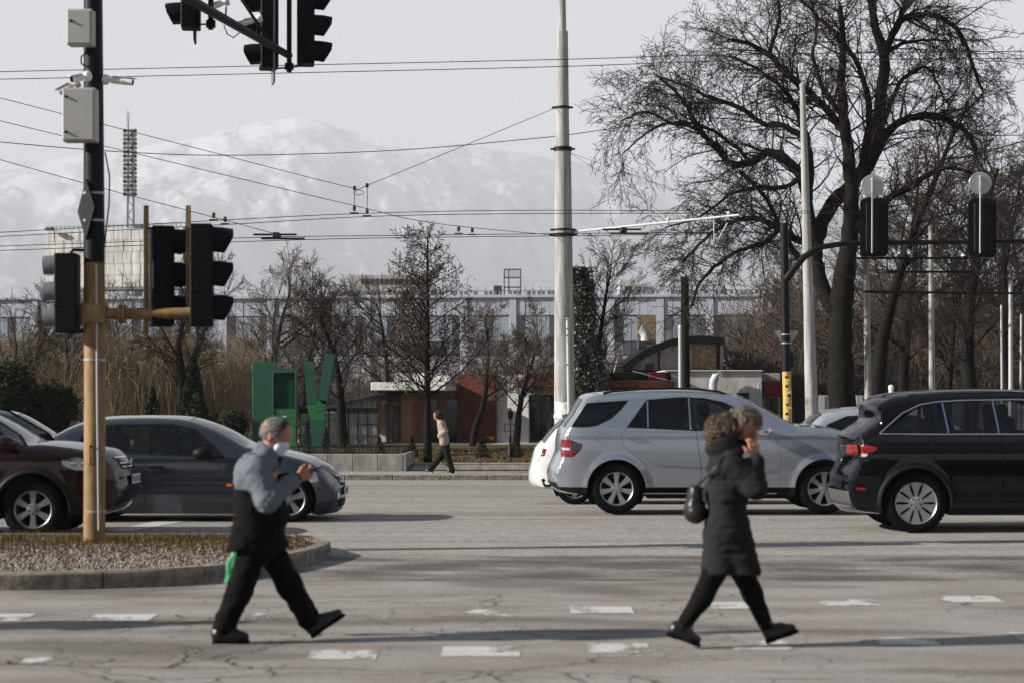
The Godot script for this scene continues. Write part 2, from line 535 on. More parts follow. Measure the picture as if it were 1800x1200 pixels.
# colour picture of asphalt over an area of sx by sz metres; mode 0 the old cracked apron, 1 the carriageway
func asphalt(w: int, h: int, sx: float, sz: float, z0: float, mode: int) -> ImageTexture:
	var n1 := noise(101 + mode, 1.0, 3)
	var n2 := noise(202 + mode, 1.0, 4)
	var cr := PackedByteArray()
	cr.resize(w * h)
	if mode == 0:
		for k in 32:
			cr = crack(cr, w, h, rng.randf() * w, rng.randf() * h, rng.randf_range(-0.35, 0.35) + (PI if rng.randf() < 0.5 else 0.0), rng.randi_range(80, 420), rng.randf_range(1.0, 3.2))
		for k in 26:
			cr = crack(cr, w, h, rng.randf() * w, rng.randf() * h, rng.randf() * TAU, rng.randi_range(30, 120), rng.randf_range(1.0, 2.4))
		# wide alligator cracking by the front edge
		for k in 60:
			cr = crack(cr, w, h, w * 0.54 + rng.randfn(0, 60), h * (0.88 + rng.randf() * 0.11), rng.randf() * TAU, 30, rng.randf_range(1.0, 2.6))
		for k in 50:
			cr = crack(cr, w, h, w * 0.73 + rng.randfn(0, 90), h * (0.88 + rng.randf() * 0.11), rng.randf() * TAU, 26, rng.randf_range(0.8, 2.0))
	var out := PackedByteArray()
	out.resize(w * h * 3)
	var light := Vector3(141, 138, 133)
	var brown := Vector3(117, 109, 100)
	var dark := Vector3(88, 84, 79)
	var sub := 4
	var cw := w / sub + 2
	var rows := []
	for y in h / sub + 2:
		var z := z0 + sz * (1.0 - float(y * sub) / h)
		var row := PackedVector3Array()
		row.resize(cw)
		for x in cw:
			var wx := sx * (float(x * sub) / w - 0.5)
			var a := n1.get_noise_2d(wx * 0.5, z * 0.9)
			var c := light
			if mode == 0:
				var b := n2.get_noise_2d(wx * 0.22 + 9.0, z * 0.6)
				c = c.lerp(brown, clampf(0.25 + a * 0.7, 0.0, 0.8))
				c = c.lerp(dark, smoothstep(0.08, 0.45, b) * 0.55)
			else:
				var s := n2.get_noise_2d(wx * 0.035, z * 2.4)
				c = c.lerp(brown, smoothstep(0.02, 0.34, s) * (0.75 if z > 21.6 else 0.25))
				c = c.lerp(Vector3(148, 146, 143), smoothstep(0.0, 0.4, -s) * 0.6)
				c = c.lerp(brown, clampf(a * 0.35, 0.0, 0.3))
				# the strip of patched, oil-dark asphalt beside the apron
				if z < 21.6:
					var k := n1.get_noise_2d(wx * 0.55 + 40.0, z * 1.1)
					c = c.lerp(dark, clampf(0.62 + k * 1.0, 0.0, 1.0) * smoothstep(21.6, 21.3, z + k * 0.3))
			row[x] = c
		rows.append(row)
	var speck := PackedByteArray()
	speck.resize(65536)
	for k in 65536:
		speck[k] = clampi(int(128 + rng.randfn(0, 13)), 0, 255)
	var o := 0
	for y in h:
		var ra: PackedVector3Array = rows[y / sub]
		var rb: PackedVector3Array = rows[y / sub + 1]
		var fy := float(y % sub) / sub
		var so := (y * 733) & 65535
		for x in w:
			var xi := x / sub
			var fx := float(x % sub) / sub
			var c := ra[xi].lerp(ra[xi + 1], fx).lerp(rb[xi].lerp(rb[xi + 1], fx), fy)
			var g := float(speck[(so + x * 7) & 65535]) / 128.0
			g *= 1.0 - 0.52 * cr[y * w + x] / 255.0
			out[o] = clampi(int(c.x * g), 0, 255)
			out[o + 1] = clampi(int(c.y * g), 0, 255)
			out[o + 2] = clampi(int(c.z * g), 0, 255)
			o += 3
	return ImageTexture.create_from_image(Image.create_from_data(w, h, false, Image.FORMAT_RGB8, out))

func sheet(xa: float, xb: float, zs: Array, hs: Array, nx := 1) -> MB:
	var b := MB.new()
	var rows := []
	for k in zs.size():
		var r := []
		for x in nx + 1:
			r.append(Vector3(lerpf(xa, xb, float(x) / nx), hs[k], -zs[k]))
		rows.append(r)
	b.grid(rows)
	for k in zs.size():
		for x in nx + 1:
			b.t.append(Vector2(float(x) / nx, 1.0 - (zs[k] - zs[0]) / (zs[zs.size() - 1] - zs[0])))
	return b

func build_ground() -> void:
	# earth under everything, out to the mountain
	structure("ground", sheet(-3000, 3000, [-60.0, 60.0, 400.0, 9000.0], [-0.62, -0.62, -0.62, -0.62]), M.ground_earth)
	var far := mat("carriageway_asphalt", 255, 255, 255, 0.82)
	far.albedo_texture = asphalt(1024, 1536, 34.0, 31.5, 18.5, 1)
	structure("road", sheet(-17, 17, [18.5, 28.0, 39.0, 50.0], [0.0, 0.0, -0.22, -0.44]), far)
	var near := mat("apron_asphalt", 255, 255, 255, 0.85)
	near.albedo_texture = asphalt(1536, 1536, 12.0, 8.5, 10.0, 0)
	structure("road_apron", sheet(-6, 6, [10.0, 18.5], [0.0, 0.0]), near)
	# the same asphalt where the frame does not reach
	var rest := mat("side_asphalt", 140, 134, 127, 0.85)
	mottle(rest, 3.0, Color(0.75, 0.74, 0.72), Color(1, 1, 1), 0.2, FastNoiseLite.TYPE_SIMPLEX_SMOOTH, Vector3.ONE, 71)
	structure("road_side", sheet(-90, -6, [-40.0, 18.5], [0.0, 0.0]), rest)
	structure("road_side", sheet(6, 90, [-40.0, 18.5], [0.0, 0.0]), rest)
	structure("road_side", sheet(-6, 6, [-40.0, 10.0], [0.0, 0.0]), rest)
	structure("road_side", sheet(-90, -17, [18.5, 28.0, 50.0], [0.0, 0.0, -0.44]), rest)
	structure("road_side", sheet(17, 90, [18.5, 28.0, 50.0], [0.0, 0.0, -0.44]), rest)
	# far pavement, lawn and forecourt
	structure("far_pavement", sheet(-90, 90, [50.15, 54.0], [-0.32, -0.31]), M.paving)
	structure("lawn", sheet(-90, 90, [54.0, 76.0], [-0.2, -0.2]), M.lawn)
	structure("forecourt_paving", sheet(-90, 90, [75.0, 84.0], [-0.19, -0.19]), M.paving)
	# kerb stones of the far pavement
	var kerb := Node3D.new()
	kerb.name = "far_kerb"
	add_child(kerb)
	tag(kerb, "", "", "", "structure")
	var kb := MB.new()
	kb.bbox(Vector3.ZERO, Vector3(1.185, 0.24, 0.15), 0.012)
	var km := kb.mesh()
	for k in 26:
		piece("kerb_stone", km, M.kerb_concrete, Vector3(-15.6 + k * 1.2, -0.43 + rng.randf_range(-0.006, 0.006), -50.075), kerb)
	var fill := MB.new()
	fill.box(Vector3(-53, -0.43, -50.075), Vector3(73.6, 0.23, 0.14))
	fill.box(Vector3(53, -0.43, -50.075), Vector3(74.0, 0.23, 0.14))
	part("kerb_run", fill, M.kerb_concrete, kerb)
	# long low steps up to the lawn
	var steps := Node3D.new()
	steps.name = "lawn_steps"
	add_child(steps)
	tag(steps, "", "", "", "structure")
	for k in 3:
		for j in 5:
			var sb := MB.new()
			var xa := X(726, 53.0)
			sb.bbox(Vector3(xa + 0.45 + j * 0.9, -0.31 + 0.045 + k * 0.055, -(52.7 + k * 0.42)), Vector3(0.888, 0.05, 0.36), 0.01)
			part("step_slab", sb, M.concrete, steps)
	var riser := MB.new()
	riser.box(Vector3(X(726, 53.0) + 2.25, -0.27, -53.15), Vector3(4.5, 0.13, 1.1))
	part("step_core", riser, M.concrete, steps)

	# worn dashes of the crossing: two rows
	for d in [[-25, 50, 1085, 0.9], [158, 268, 1086, 0.72], [420, 466, 1084, 0.35], [675, 692, 1080, 0.3], [808, 912, 1077, 0.28], [1002, 1115, 1072, 1.0], [1235, 1320, 1064, 0.9], [1440, 1545, 1059, 0.55], [1656, 1760, 1053, 0.8],
			[45, 100, 1157, 0.2], [543, 668, 1150, 0.4], [777, 915, 1145, 0.85], [1035, 1145, 1139, 0.65], [1285, 1395, 1134, 0.6], [1540, 1648, 1126, 0.6], [1785, 1880, 1119, 0.8], [312, 325, 1155, 0.3]]:
		dash(d[0], d[1], d[2], d[3] * 0.88)
	# stop line and chevron paint under the grey saloon
	var st := MB.new()
	var pl := [P(188, 932, 1.0), P(205, 932, 1.0)]
	for q in [[[185, 934], [225, 934], [380, 906], [318, 906]]]:
		var w := []
		for s in q:
			var z: float = EYE * F / (s[1] - HY)
			w.append(Vector3(X(s[0], z), 0.004, -z))
		st.quad(w[0], w[1], w[2], w[3])
	structure("road_marking", st, M.marking_white)

func dash(xa: float, xb: float, py: float, full: float) -> void:
	var z := EYE * F / (py - HY)
	var b := MB.new()
	var nz := noise(int(xa) + 900, 3.2, 3)
	var x0 := X(xa, z)
	var x1 := X(xb, z)
	var s := 0.022
	var half := 0.26
	var g := MB.new()
	var k := int((x1 - x0) / s)
	var m := int(half * 2.0 / s)
	for yy in m:
		for xx in k:
			var e := minf(minf(xx, k - 1 - xx) / 3.0, minf(yy, m - 1 - yy) / 3.0)
			var q := nz.get_noise_2d(xx * s * 0.8, yy * s * 0.55) + nz.get_noise_2d(xx * s * 4.0, yy * s * 3.0 + 50.0) * 0.35 + minf(e, 1.0) * 0.2
			var lim := lerpf(0.42, -0.30, full)
			if q > lim - 0.28:
				var bb := b if q > lim else g
				var p := Vector3(x0 + xx * s, 0.004 if q > lim else 0.003, -(z - half + yy * s))
				bb.quad(p, p + Vector3(s, 0, 0), p + Vector3(s, 0, -s), p + Vector3(0, 0, -s))
	if g.v.size() > 0:
		structure("faded_road_marking", g, M.marking_faded)
	if b.v.size() > 0:
		structure("road_marking", b, M.marking_white)

# the kerbed island in the left foreground
func build_island() -> void:
	var front := []
	for q in [[-220, 1040], [-60, 1038], [60, 1037], [180, 1034], [290, 1030], [380, 1022], [450, 1012], [510, 1000], [560, 987], [578, 980]]:
		var z: float = EYE * F / (q[1] - HY)
		front.append(Vector2(X(q[0], z), -z))
	# smooth, then lay the stones along it
	var cv := Curve2D.new()
	for k in front.size():
		var d: Vector2 = (front[mini(k + 1, front.size() - 1)] - front[maxi(k - 1, 0)]) / 6.0
		cv.add_point(front[k], -d, d)
	var back_z := -22.7
	var tip: Vector2 = front[front.size() - 1]
	cv.add_point(Vector2(tip.x - 0.1, tip.y - 0.55), Vector2(0.12, 0.25), Vector2(-0.1, -0.2))
	cv.add_point(Vector2(tip.x - 0.55, back_z + 0.1), Vector2(0.25, 0.1), Vector2(-0.2, 0))
	cv.add_point(Vector2(-9.0, back_z), Vector2(0.3, 0), Vector2(0, 0))
	var pts := cv.tessellate_even_length(6, 0.06)
	var isl := Node3D.new()
	isl.name = "traffic_island_ground"
	add_child(isl)
	tag(isl, "", "", "", "structure")
	# soil
	var sb := MB.new()
	var poly := PackedVector2Array()
	for p in pts:
		poly.append(Vector2(p.x, -p.y))
	var t := Transform3D(Basis(Vector3(1, 0, 0), Vector3(0, 0, -1), Vector3(0, 1, 0)), Vector3.ZERO)
	var inner: PackedVector2Array = Geometry2D.offset_polygon(poly, -0.12)[0]
	sb.prism(inner, 0.0, 0.125, t)
	part("island_soil", sb, M.soil, isl)
	# kerb stones, each a swept block about 1 m long
	var acc := 0.0
	var run := [pts[0]]
	var kerb := Node3D.new()
	kerb.name = "island_kerb"
	add_child(kerb)
	tag(kerb, "", "", "", "structure")
	for k in range(1, pts.size()):
		acc += pts[k].distance_to(pts[k - 1])
		run.append(pts[k])
		if acc > 0.97 or k == pts.size() - 1:
			kerb_stone(run, kerb)
			acc = 0.0
			run = [pts[k]]
	# gravel and rough grass
	var gb := MB.new()
	gb.sphere(Vector3.ZERO, Vector3(1, 0.62, 0.8), 6)
	var gm := gb.mesh()
	var tr := []
	var cl := []
	var nz := noise(77, 0.8, 3)
	for k in 20000:
		var x := rng.randf_range(-7.6, -1.9)
		var z := rng.randf_range(17.6, 22.6)
		if not Geometry2D.is_point_in_polygon(Vector2(x, z), inner):
			continue
		var frontness := (22.0 - z) / 3.4
		if rng.randf() > clampf(frontness * 1.6 + nz.get_noise_2d(x * 2, z * 2) * 0.9 - 0.1, 0.03, 1.0):
			continue
		var s := rng.randf_range(0.007, 0.021)
		tr.append(Transform3D(Basis.from_euler(Vector3(rng.randf() * 6, rng.randf() * 6, rng.randf() * 6)).scaled(Vector3.ONE * s), Vector3(x, 0.127 + s * 0.3, -z)))
		var g := rng.randf_range(0.45, 1.0)
		cl.append(Color(g, g * 0.98, g * 0.95) if rng.randf() < 0.7 else Color(g * 0.7, g * 0.6, g * 0.5))
	scatter("gravel", gm, M.gravel, tr, cl)
	var bl := MB.new()
	for k in 3:
		var a := k * 2.1
		var d := Vector3(cos(a), 0, sin(a))
		var sd := Vector3(-sin(a), 0, cos(a)) * 0.004
		bl.tri(d * 0.01 - sd, d * 0.01 + sd, d * 0.035 + Vector3(0, 0.06 + 0.02 * k, 0))
	var bm := bl.mesh()
	tr = []
	cl = []
	for k in 15000:
		var x := rng.randf_range(-7.6, -1.9)
		var z := rng.randf_range(17.6, 22.6)
		if not Geometry2D.is_point_in_polygon(Vector2(x, z), inner):
			continue
		var frontness := (22.0 - z) / 3.4
		if rng.randf() < clampf(frontness * 1.5 - nz.get_noise_2d(x * 2, z * 2) * 0.8, 0.0, 0.96):
			continue
		tr.append(Transform3D(Basis(Vector3.UP, rng.randf() * TAU).scaled(Vector3(1, rng.randf_range(0.35, 1.15), 1)), Vector3(x, 0.122, -z)))
		var g := rng.randf_range(0.55, 1.0)
		cl.append(Color(g, g * rng.randf_range(0.85, 1.05), g * 0.72) if rng.randf() < 0.75 else Color(g * 0.6, g * 0.34, g * 0.25))
	scatter("dry_grass", bm, M.grass_blade, tr, cl)

func kerb_stone(run: Array, parent: Node) -> void:
	var b := MB.new()
	var w := 0.15
	var h := 0.155 + rng.randf_range(-0.006, 0.006)
	var prof := [Vector2(0, -0.05), Vector2(0, h - 0.02), Vector2(0.02, h), Vector2(w, h), Vector2(w, -0.05)]
	var secs := []
	var L := run.size()
	for k in L:
		var d: Vector2 = (run[mini(k + 1, L - 1)] - run[maxi(k - 1, 0)]).normalized()
		var nn := Vector2(d.y, -d.x)     # to the inside
		var p: Vector2 = run[k]
		if k == 0: p += d * 0.006
		if k == L - 1: p -= d * 0.006
		var s := []
		for q in prof:
			var e: Vector2 = p + nn * q.x
			s.append(Vector3(e.x, q.y, e.y))
		secs.append(s)
	for k in L - 1:
		for q in prof.size() - 1:
			b.quad(secs[k][q], secs[k + 1][q], secs[k + 1][q + 1], secs[k][q + 1])
	var a: Array = secs[0]
	b.quad(a[0], a[1], a[3], a[4]); b.tri(a[1], a[2], a[3])
	a = secs[L - 1]
	b.quad(a[4], a[3], a[1], a[0]); b.tri(a[3], a[2], a[1])
	part("kerb_stone", b, M.kerb_concrete, parent)

func scatter(called: String, mesh: Mesh, m: Material, tr: Array, cl: Array, parent: Node = null) -> MultiMeshInstance3D:
	var mm := MultiMesh.new()
	mm.transform_format = MultiMesh.TRANSFORM_3D
	mm.use_colors = true
	mm.mesh = mesh
	mm.instance_count = tr.size()
	for k in tr.size():
		mm.set_instance_transform(k, tr[k])
		mm.set_instance_color(k, cl[k])
	var o := MultiMeshInstance3D.new()
	o.name = numbered(called) if parent == null else called
	o.multimesh = mm
	o.material_override = m
	(self if parent == null else parent).add_child(o, true)
	o.set_meta("kind", "stuff")
	return o

# ---- vehicles ---------------------------------------------------------------------------------
# A car is drawn from its side elevation (metres, x forward, y up from the road) and given width by section().
class Shell:
	var W := 0.93            # half width
	var belt := 1.0          # waist line
	var x0 := 0.0
	var x1 := 4.6
	var tumble := 0.34
	var top: PackedVector2Array      # roof line from tail to nose
	var wheels: Array = []
	var arch := 0.42
	var wr := 0.36
	var plan_front := 0.30
	var plan_rear := 0.16
	var crease := 0.86
	func ytop(x: float) -> float:
		for k in top.size() - 1:
			if x >= top[k].x and x <= top[k + 1].x and top[k + 1].x > top[k].x:
				return lerpf(top[k].y, top[k + 1].y, (x - top[k].x) / (top[k + 1].x - top[k].x))
		return top[0].y if x < top[0].x else top[top.size() - 1].y
	func section(x: float, y: float) -> float:
		var w := W
		var df := x1 - x
		var dr := x - x0
		if df < 0.85: w -= plan_front * pow(1.0 - maxf(df, 0.0) / 0.85, 2.6)
		if dr < 0.6: w -= plan_rear * pow(1.0 - maxf(dr, 0.0) / 0.6, 2.6)
		if y < 0.55: w -= 0.10 * pow((0.55 - y) / 0.4, 2.0)
		if y > 0.62:
			w -= 0.05 * pow((y - 0.62) / maxf(belt - 0.62, 0.1), 2.0) if y < belt else 0.05
		if y > belt: w -= tumble * (y - belt) + 0.10 * (y - belt) * (y - belt)
		# shoulder crease and the hollow below it
		w += 0.014 * exp(-pow((y - crease) / 0.035, 2.0)) - 0.012 * exp(-pow((y - 0.52) / 0.10, 2.0))
		for q in wheels:
			var d := Vector2(x - q, y - wr).length() - arch
			if d > -0.02 and y < belt: w += 0.022 * exp(-pow(d / 0.055, 2.0))
		var t := ytop(x) - y
		if t < 0.11:
			var s := 1.0 - clampf(t / 0.11, 0.0, 1.0)
			w -= 0.12 * (1.0 - sqrt(maxf(0.0, 1.0 - s * s * 0.985)))
		return maxf(w, 0.12)
	func normal(x: float, y: float) -> Vector3:
		var e := 0.006
		return Vector3(-(section(x + e, y) - section(x - e, y)) / (2 * e), -(section(x, y + e) - section(x, y - e)) / (2 * e), 1.0).normalized()

# the part of the side inside poly and outside all of holes, as a curved skin on both flanks
func skin(sh: Shell, poly: PackedVector2Array, holes: Array, off: float, step := 0.035) -> MB:
	var b := MB.new()
	var bb := Rect2(poly[0], Vector2.ZERO)
	for p in poly: bb = bb.expand(p)
	var edge := {}
	var all := [poly] + holes
	for q in all:
		var L: int = q.size()
		for k in L:
			var a: Vector2 = q[k]
			var c: Vector2 = q[(k + 1) % L]
			var m := int(ceil(a.distance_to(c) / (step * 0.3))) + 1
			for s in m + 1:
				var p := a.lerp(c, float(s) / m)
				edge[Vector2i(int(floor((p.x - bb.position.x) / step)), int(floor((p.y - bb.position.y) / step)))] = true
	for yy in int(ceil(bb.size.y / step)) + 1:
		for xx in int(ceil(bb.size.x / step)) + 1:
			var o := bb.position + Vector2(xx, yy) * step
			var cell := PackedVector2Array([o, o + Vector2(step, 0), o + Vector2(step, step), o + Vector2(0, step)])
			var list: Array = []
			if edge.has(Vector2i(xx, yy)):
				list = Geometry2D.intersect_polygons(poly, cell)
				for hh in holes:
					var nx: Array = []
					for g in list:
						nx.append_array(Geometry2D.clip_polygons(g, hh))
					list = nx
			else:
				var m := o + Vector2(step, step) * 0.5
				if not Geometry2D.is_point_in_polygon(m, poly): continue
				var bad := false
				for hh in holes:
					if Geometry2D.is_point_in_polygon(m, hh):
						bad = true
						break
				if bad: continue
				list = [cell]
			for g in list:
				if g.size() < 3: continue
				var ix := Geometry2D.triangulate_polygon(g)
				for side in [1.0]:
					var k := b.v.size()
					for p in g:
						var nn := sh.normal(p.x, p.y)
						b.v.append(Vector3(p.x, p.y, (sh.section(p.x, p.y) + off) * side))
						b.n.append(Vector3(nn.x, nn.y, nn.z * side))
						b.c.append(Color.WHITE)
					for q in range(0, ix.size(), 3):
						var p0: Vector2 = g[ix[q]]
						var ccw: bool = (g[ix[q + 1]] - p0).cross(g[ix[q + 2]] - p0) > 0
						if ccw == (side > 0):
							b.face(k, ix[q], ix[q + 1], ix[q + 2])
						else:
							b.face(k, ix[q], ix[q + 2], ix[q + 1])
	return b

func mirrored(a: MB) -> MB:
	var b := MB.new()
	for p in a.v: b.v.append(Vector3(p.x, p.y, -p.z))
	for p in a.n: b.n.append(Vector3(p.x, p.y, -p.z))
	b.c = a.c.duplicate()
	for k in range(0, a.i.size(), 3):
		b.i.append(a.i[k]); b.i.append(a.i[k + 2]); b.i.append(a.i[k + 1])
	return b

# the same skin on both flanks, each a part of its own
func flank(called: String, b: MB, m: Material, parent: Node) -> MeshInstance3D:
	var o := part(called, b, m, parent)
	part(called, mirrored(b), m, parent)
	return o

func smooth_line(pts: Array, sub := 4) -> Array:
	var out := []
	var L := pts.size()
	for k in L - 1:
		var a: Vector2 = pts[maxi(k - 1, 0)][0]
		var p: Vector2 = pts[k][0]
		var q: Vector2 = pts[k + 1][0]
		var d: Vector2 = pts[mini(k + 2, L - 1)][0]
		var l := p.distance_to(q)
		if p.distance_to(a) > 1e-4: a = p + (a - p).normalized() * minf(p.distance_to(a), l)
		if q.distance_to(d) > 1e-4: d = q + (d - q).normalized() * minf(q.distance_to(d), l)
		for s in sub:
			out.append([p.cubic_interpolate(q, a, d, float(s) / sub), pts[k][1]])
	out.append(pts[L - 1])
	return out

# front or tail patch: the skin of the outline segment lying at height y, at share t of the half width
func on_end(sh: Shell, line: Array, y: float, t: float, front: bool, off: float) -> Vector3:
	var n := line.size()
	var best := -1
	for k in range(n - 1):
		var a: Vector2 = line[k][0]
		var c: Vector2 = line[k + 1][0]
		if (front and a.y >= y and c.y <= y) or (not front and a.y <= y and c.y >= y):
			best = k
			if not front: break
	if best < 0: best = n - 2 if front else 0
	var a2: Vector2 = line[best][0]
	var c2: Vector2 = line[best + 1][0]
	var f := clampf((y - a2.y) / (c2.y - a2.y if absf(c2.y - a2.y) > 1e-5 else 1e-5), 0.0, 1.0)
	var p := a2.lerp(c2, f)
	var w := sh.section(p.x, p.y)
	var bow := 0.10 * (1.0 - t * t)
	return Vector3(p.x + (bow + off) * (1.0 if front else -1.0), y, t * w)

func end_patch(sh: Shell, line: Array, ya: float, yb: float, ta: float, tb: float, front: bool, off: float) -> MB:
	var b := MB.new()
	var rows := []
	for r in 5:
		var row := []
		for k in 9:
			row.append(on_end(sh, line, lerpf(ya, yb, r / 4.0), lerpf(ta, tb, k / 8.0), front, off))
		if front: row.reverse()
		rows.append(row)
	b.grid(rows)
	return b

func wheel(at: Vector3, r: float, rim: float, width: float, side: float, spokes: int, wi: float, wo: float, parent: Node, metal: Material, plate := false) -> void:
	# built round the z axis, the outer face towards +z * side
	var turn := Basis(Vector3(1, 0, 0), Vector3(0, 0, side), Vector3(0, -side, 0))
	var t := Transform3D(turn, at)
	var h := width * 0.5
	var b := MB.new()
	b.lathe([Vector2(rim, -h * 0.8), Vector2(rim + 0.03, -h), Vector2(r - 0.035, -h * 0.98), Vector2(r - 0.008, -h * 0.8), Vector2(r, -h * 0.55), Vector2(r, h * 0.55), Vector2(r - 0.008, h * 0.8), Vector2(r - 0.035, h * 0.98), Vector2(rim + 0.03, h), Vector2(rim + 0.006, h * 0.92), Vector2(rim - 0.004, h * 0.8)], t, 48)
	var o := part("tyre", b, M.rubber, parent)
	# tread blocks along the shoulder
	var tb := MB.new()
	for k in 44:
		var a := TAU * k / 44
		for s in [-1.0, 1.0]:
			var bs := turn * Basis(Vector3.UP, -a)
			tb.box(t * Vector3(cos(a) * (r - 0.004), s * h * 0.72, sin(a) * (r - 0.004)), Vector3(0.016, h * 0.34, r * TAU / 44 * 0.66), bs)
	part("tread", tb, M.rubber, o)
	b = MB.new()
	b.lathe([Vector2(rim, -h * 0.8), Vector2(rim - 0.02, -h * 0.5), Vector2(rim - 0.025, h * 0.45), Vector2(rim - 0.012, h * 0.72), Vector2(rim - 0.004, h * 0.86), Vector2(rim + 0.006, h * 0.9), Vector2(rim + 0.012, h * 0.84)], t, 40)
	var rm := part("rim", b, metal, parent)
	b = MB.new()
	b.lathe([Vector2(0.001, h * 0.1), Vector2(rim * 0.72, h * 0.1), Vector2(rim * 0.72, -h * 0.1), Vector2(rim - 0.02, -h * 0.2), Vector2(rim - 0.02, -h * 0.5)], t, 30)
	part("brake_disc", b, M.black_plastic, rm)
	var ts := Transform3D(Basis(Vector3(side, 0, 0), Vector3(0, 1, 0), Vector3(0, 0, side)), at)
	for k in spokes:
		var a := TAU * k / spokes + PI / 2
		var sb := MB.new()
		var poly := PackedVector2Array()
		var d := Vector2(cos(a), sin(a))
		var e := Vector2(-d.y, d.x)
		var ri := rim * 0.24
		var ro := rim - 0.012
		for q in [[ri, wi], [lerpf(ri, ro, 0.55), lerpf(wi, wo, 0.42)], [ro - 0.01, wo], [ro + 0.004, wo * 0.8]]:
			poly.append(d * q[0] + e * q[1])
		for q in [[ro + 0.004, wo * 0.8], [ro - 0.01, wo], [lerpf(ri, ro, 0.55), lerpf(wi, wo, 0.42)], [ri, wi]]:
			poly.append(d * q[0] - e * q[1])
		sb.prism(poly, h * 0.5, h * 0.78, ts)
		var top := MB.new()
		var small := Geometry2D.offset_polygon(poly, -0.007)
		if small.size() > 0 and not plate: sb.prism(small[0], h * 0.77, h * 0.83, ts)
		part("spoke", sb, metal, rm)
	b = MB.new()
	b.lathe([Vector2(rim * 0.34, h * 0.45), Vector2(rim * 0.33, h * 0.8), Vector2(rim * 0.27, h * 0.85), Vector2(rim * 0.16, h * 0.86), Vector2(rim * 0.15, h * 0.92), Vector2(0.001, h * 0.94)], t, 24)
	part("hub", b, metal, rm)
	for k in 5:
		var a := TAU * k / 5 + 0.3
		b = MB.new()
		b.cyl(t * Vector3(cos(a) * rim * 0.235, h * 0.84, sin(a) * rim * 0.235), t * Vector3(cos(a) * rim * 0.235, h * 0.875, sin(a) * rim * 0.235), rim * 0.045, -1, 8)
		part("wheel_bolt", b, M.black_plastic, rm)

func pxl(c: Dictionary, pts: Array) -> PackedVector2Array:
	var out := PackedVector2Array()
	for p in pts:
		out.append(Vector2((p[0] - c.x) / c.s, (c.g - p[1]) / c.s))
	return out

func ellipse(o: Vector2, r: Vector2, n := 20) -> PackedVector2Array:
	var out := PackedVector2Array()
	for k in n:
		out.append(o + Vector2(cos(TAU * k / n), sin(TAU * k / n)) * r)
	return out

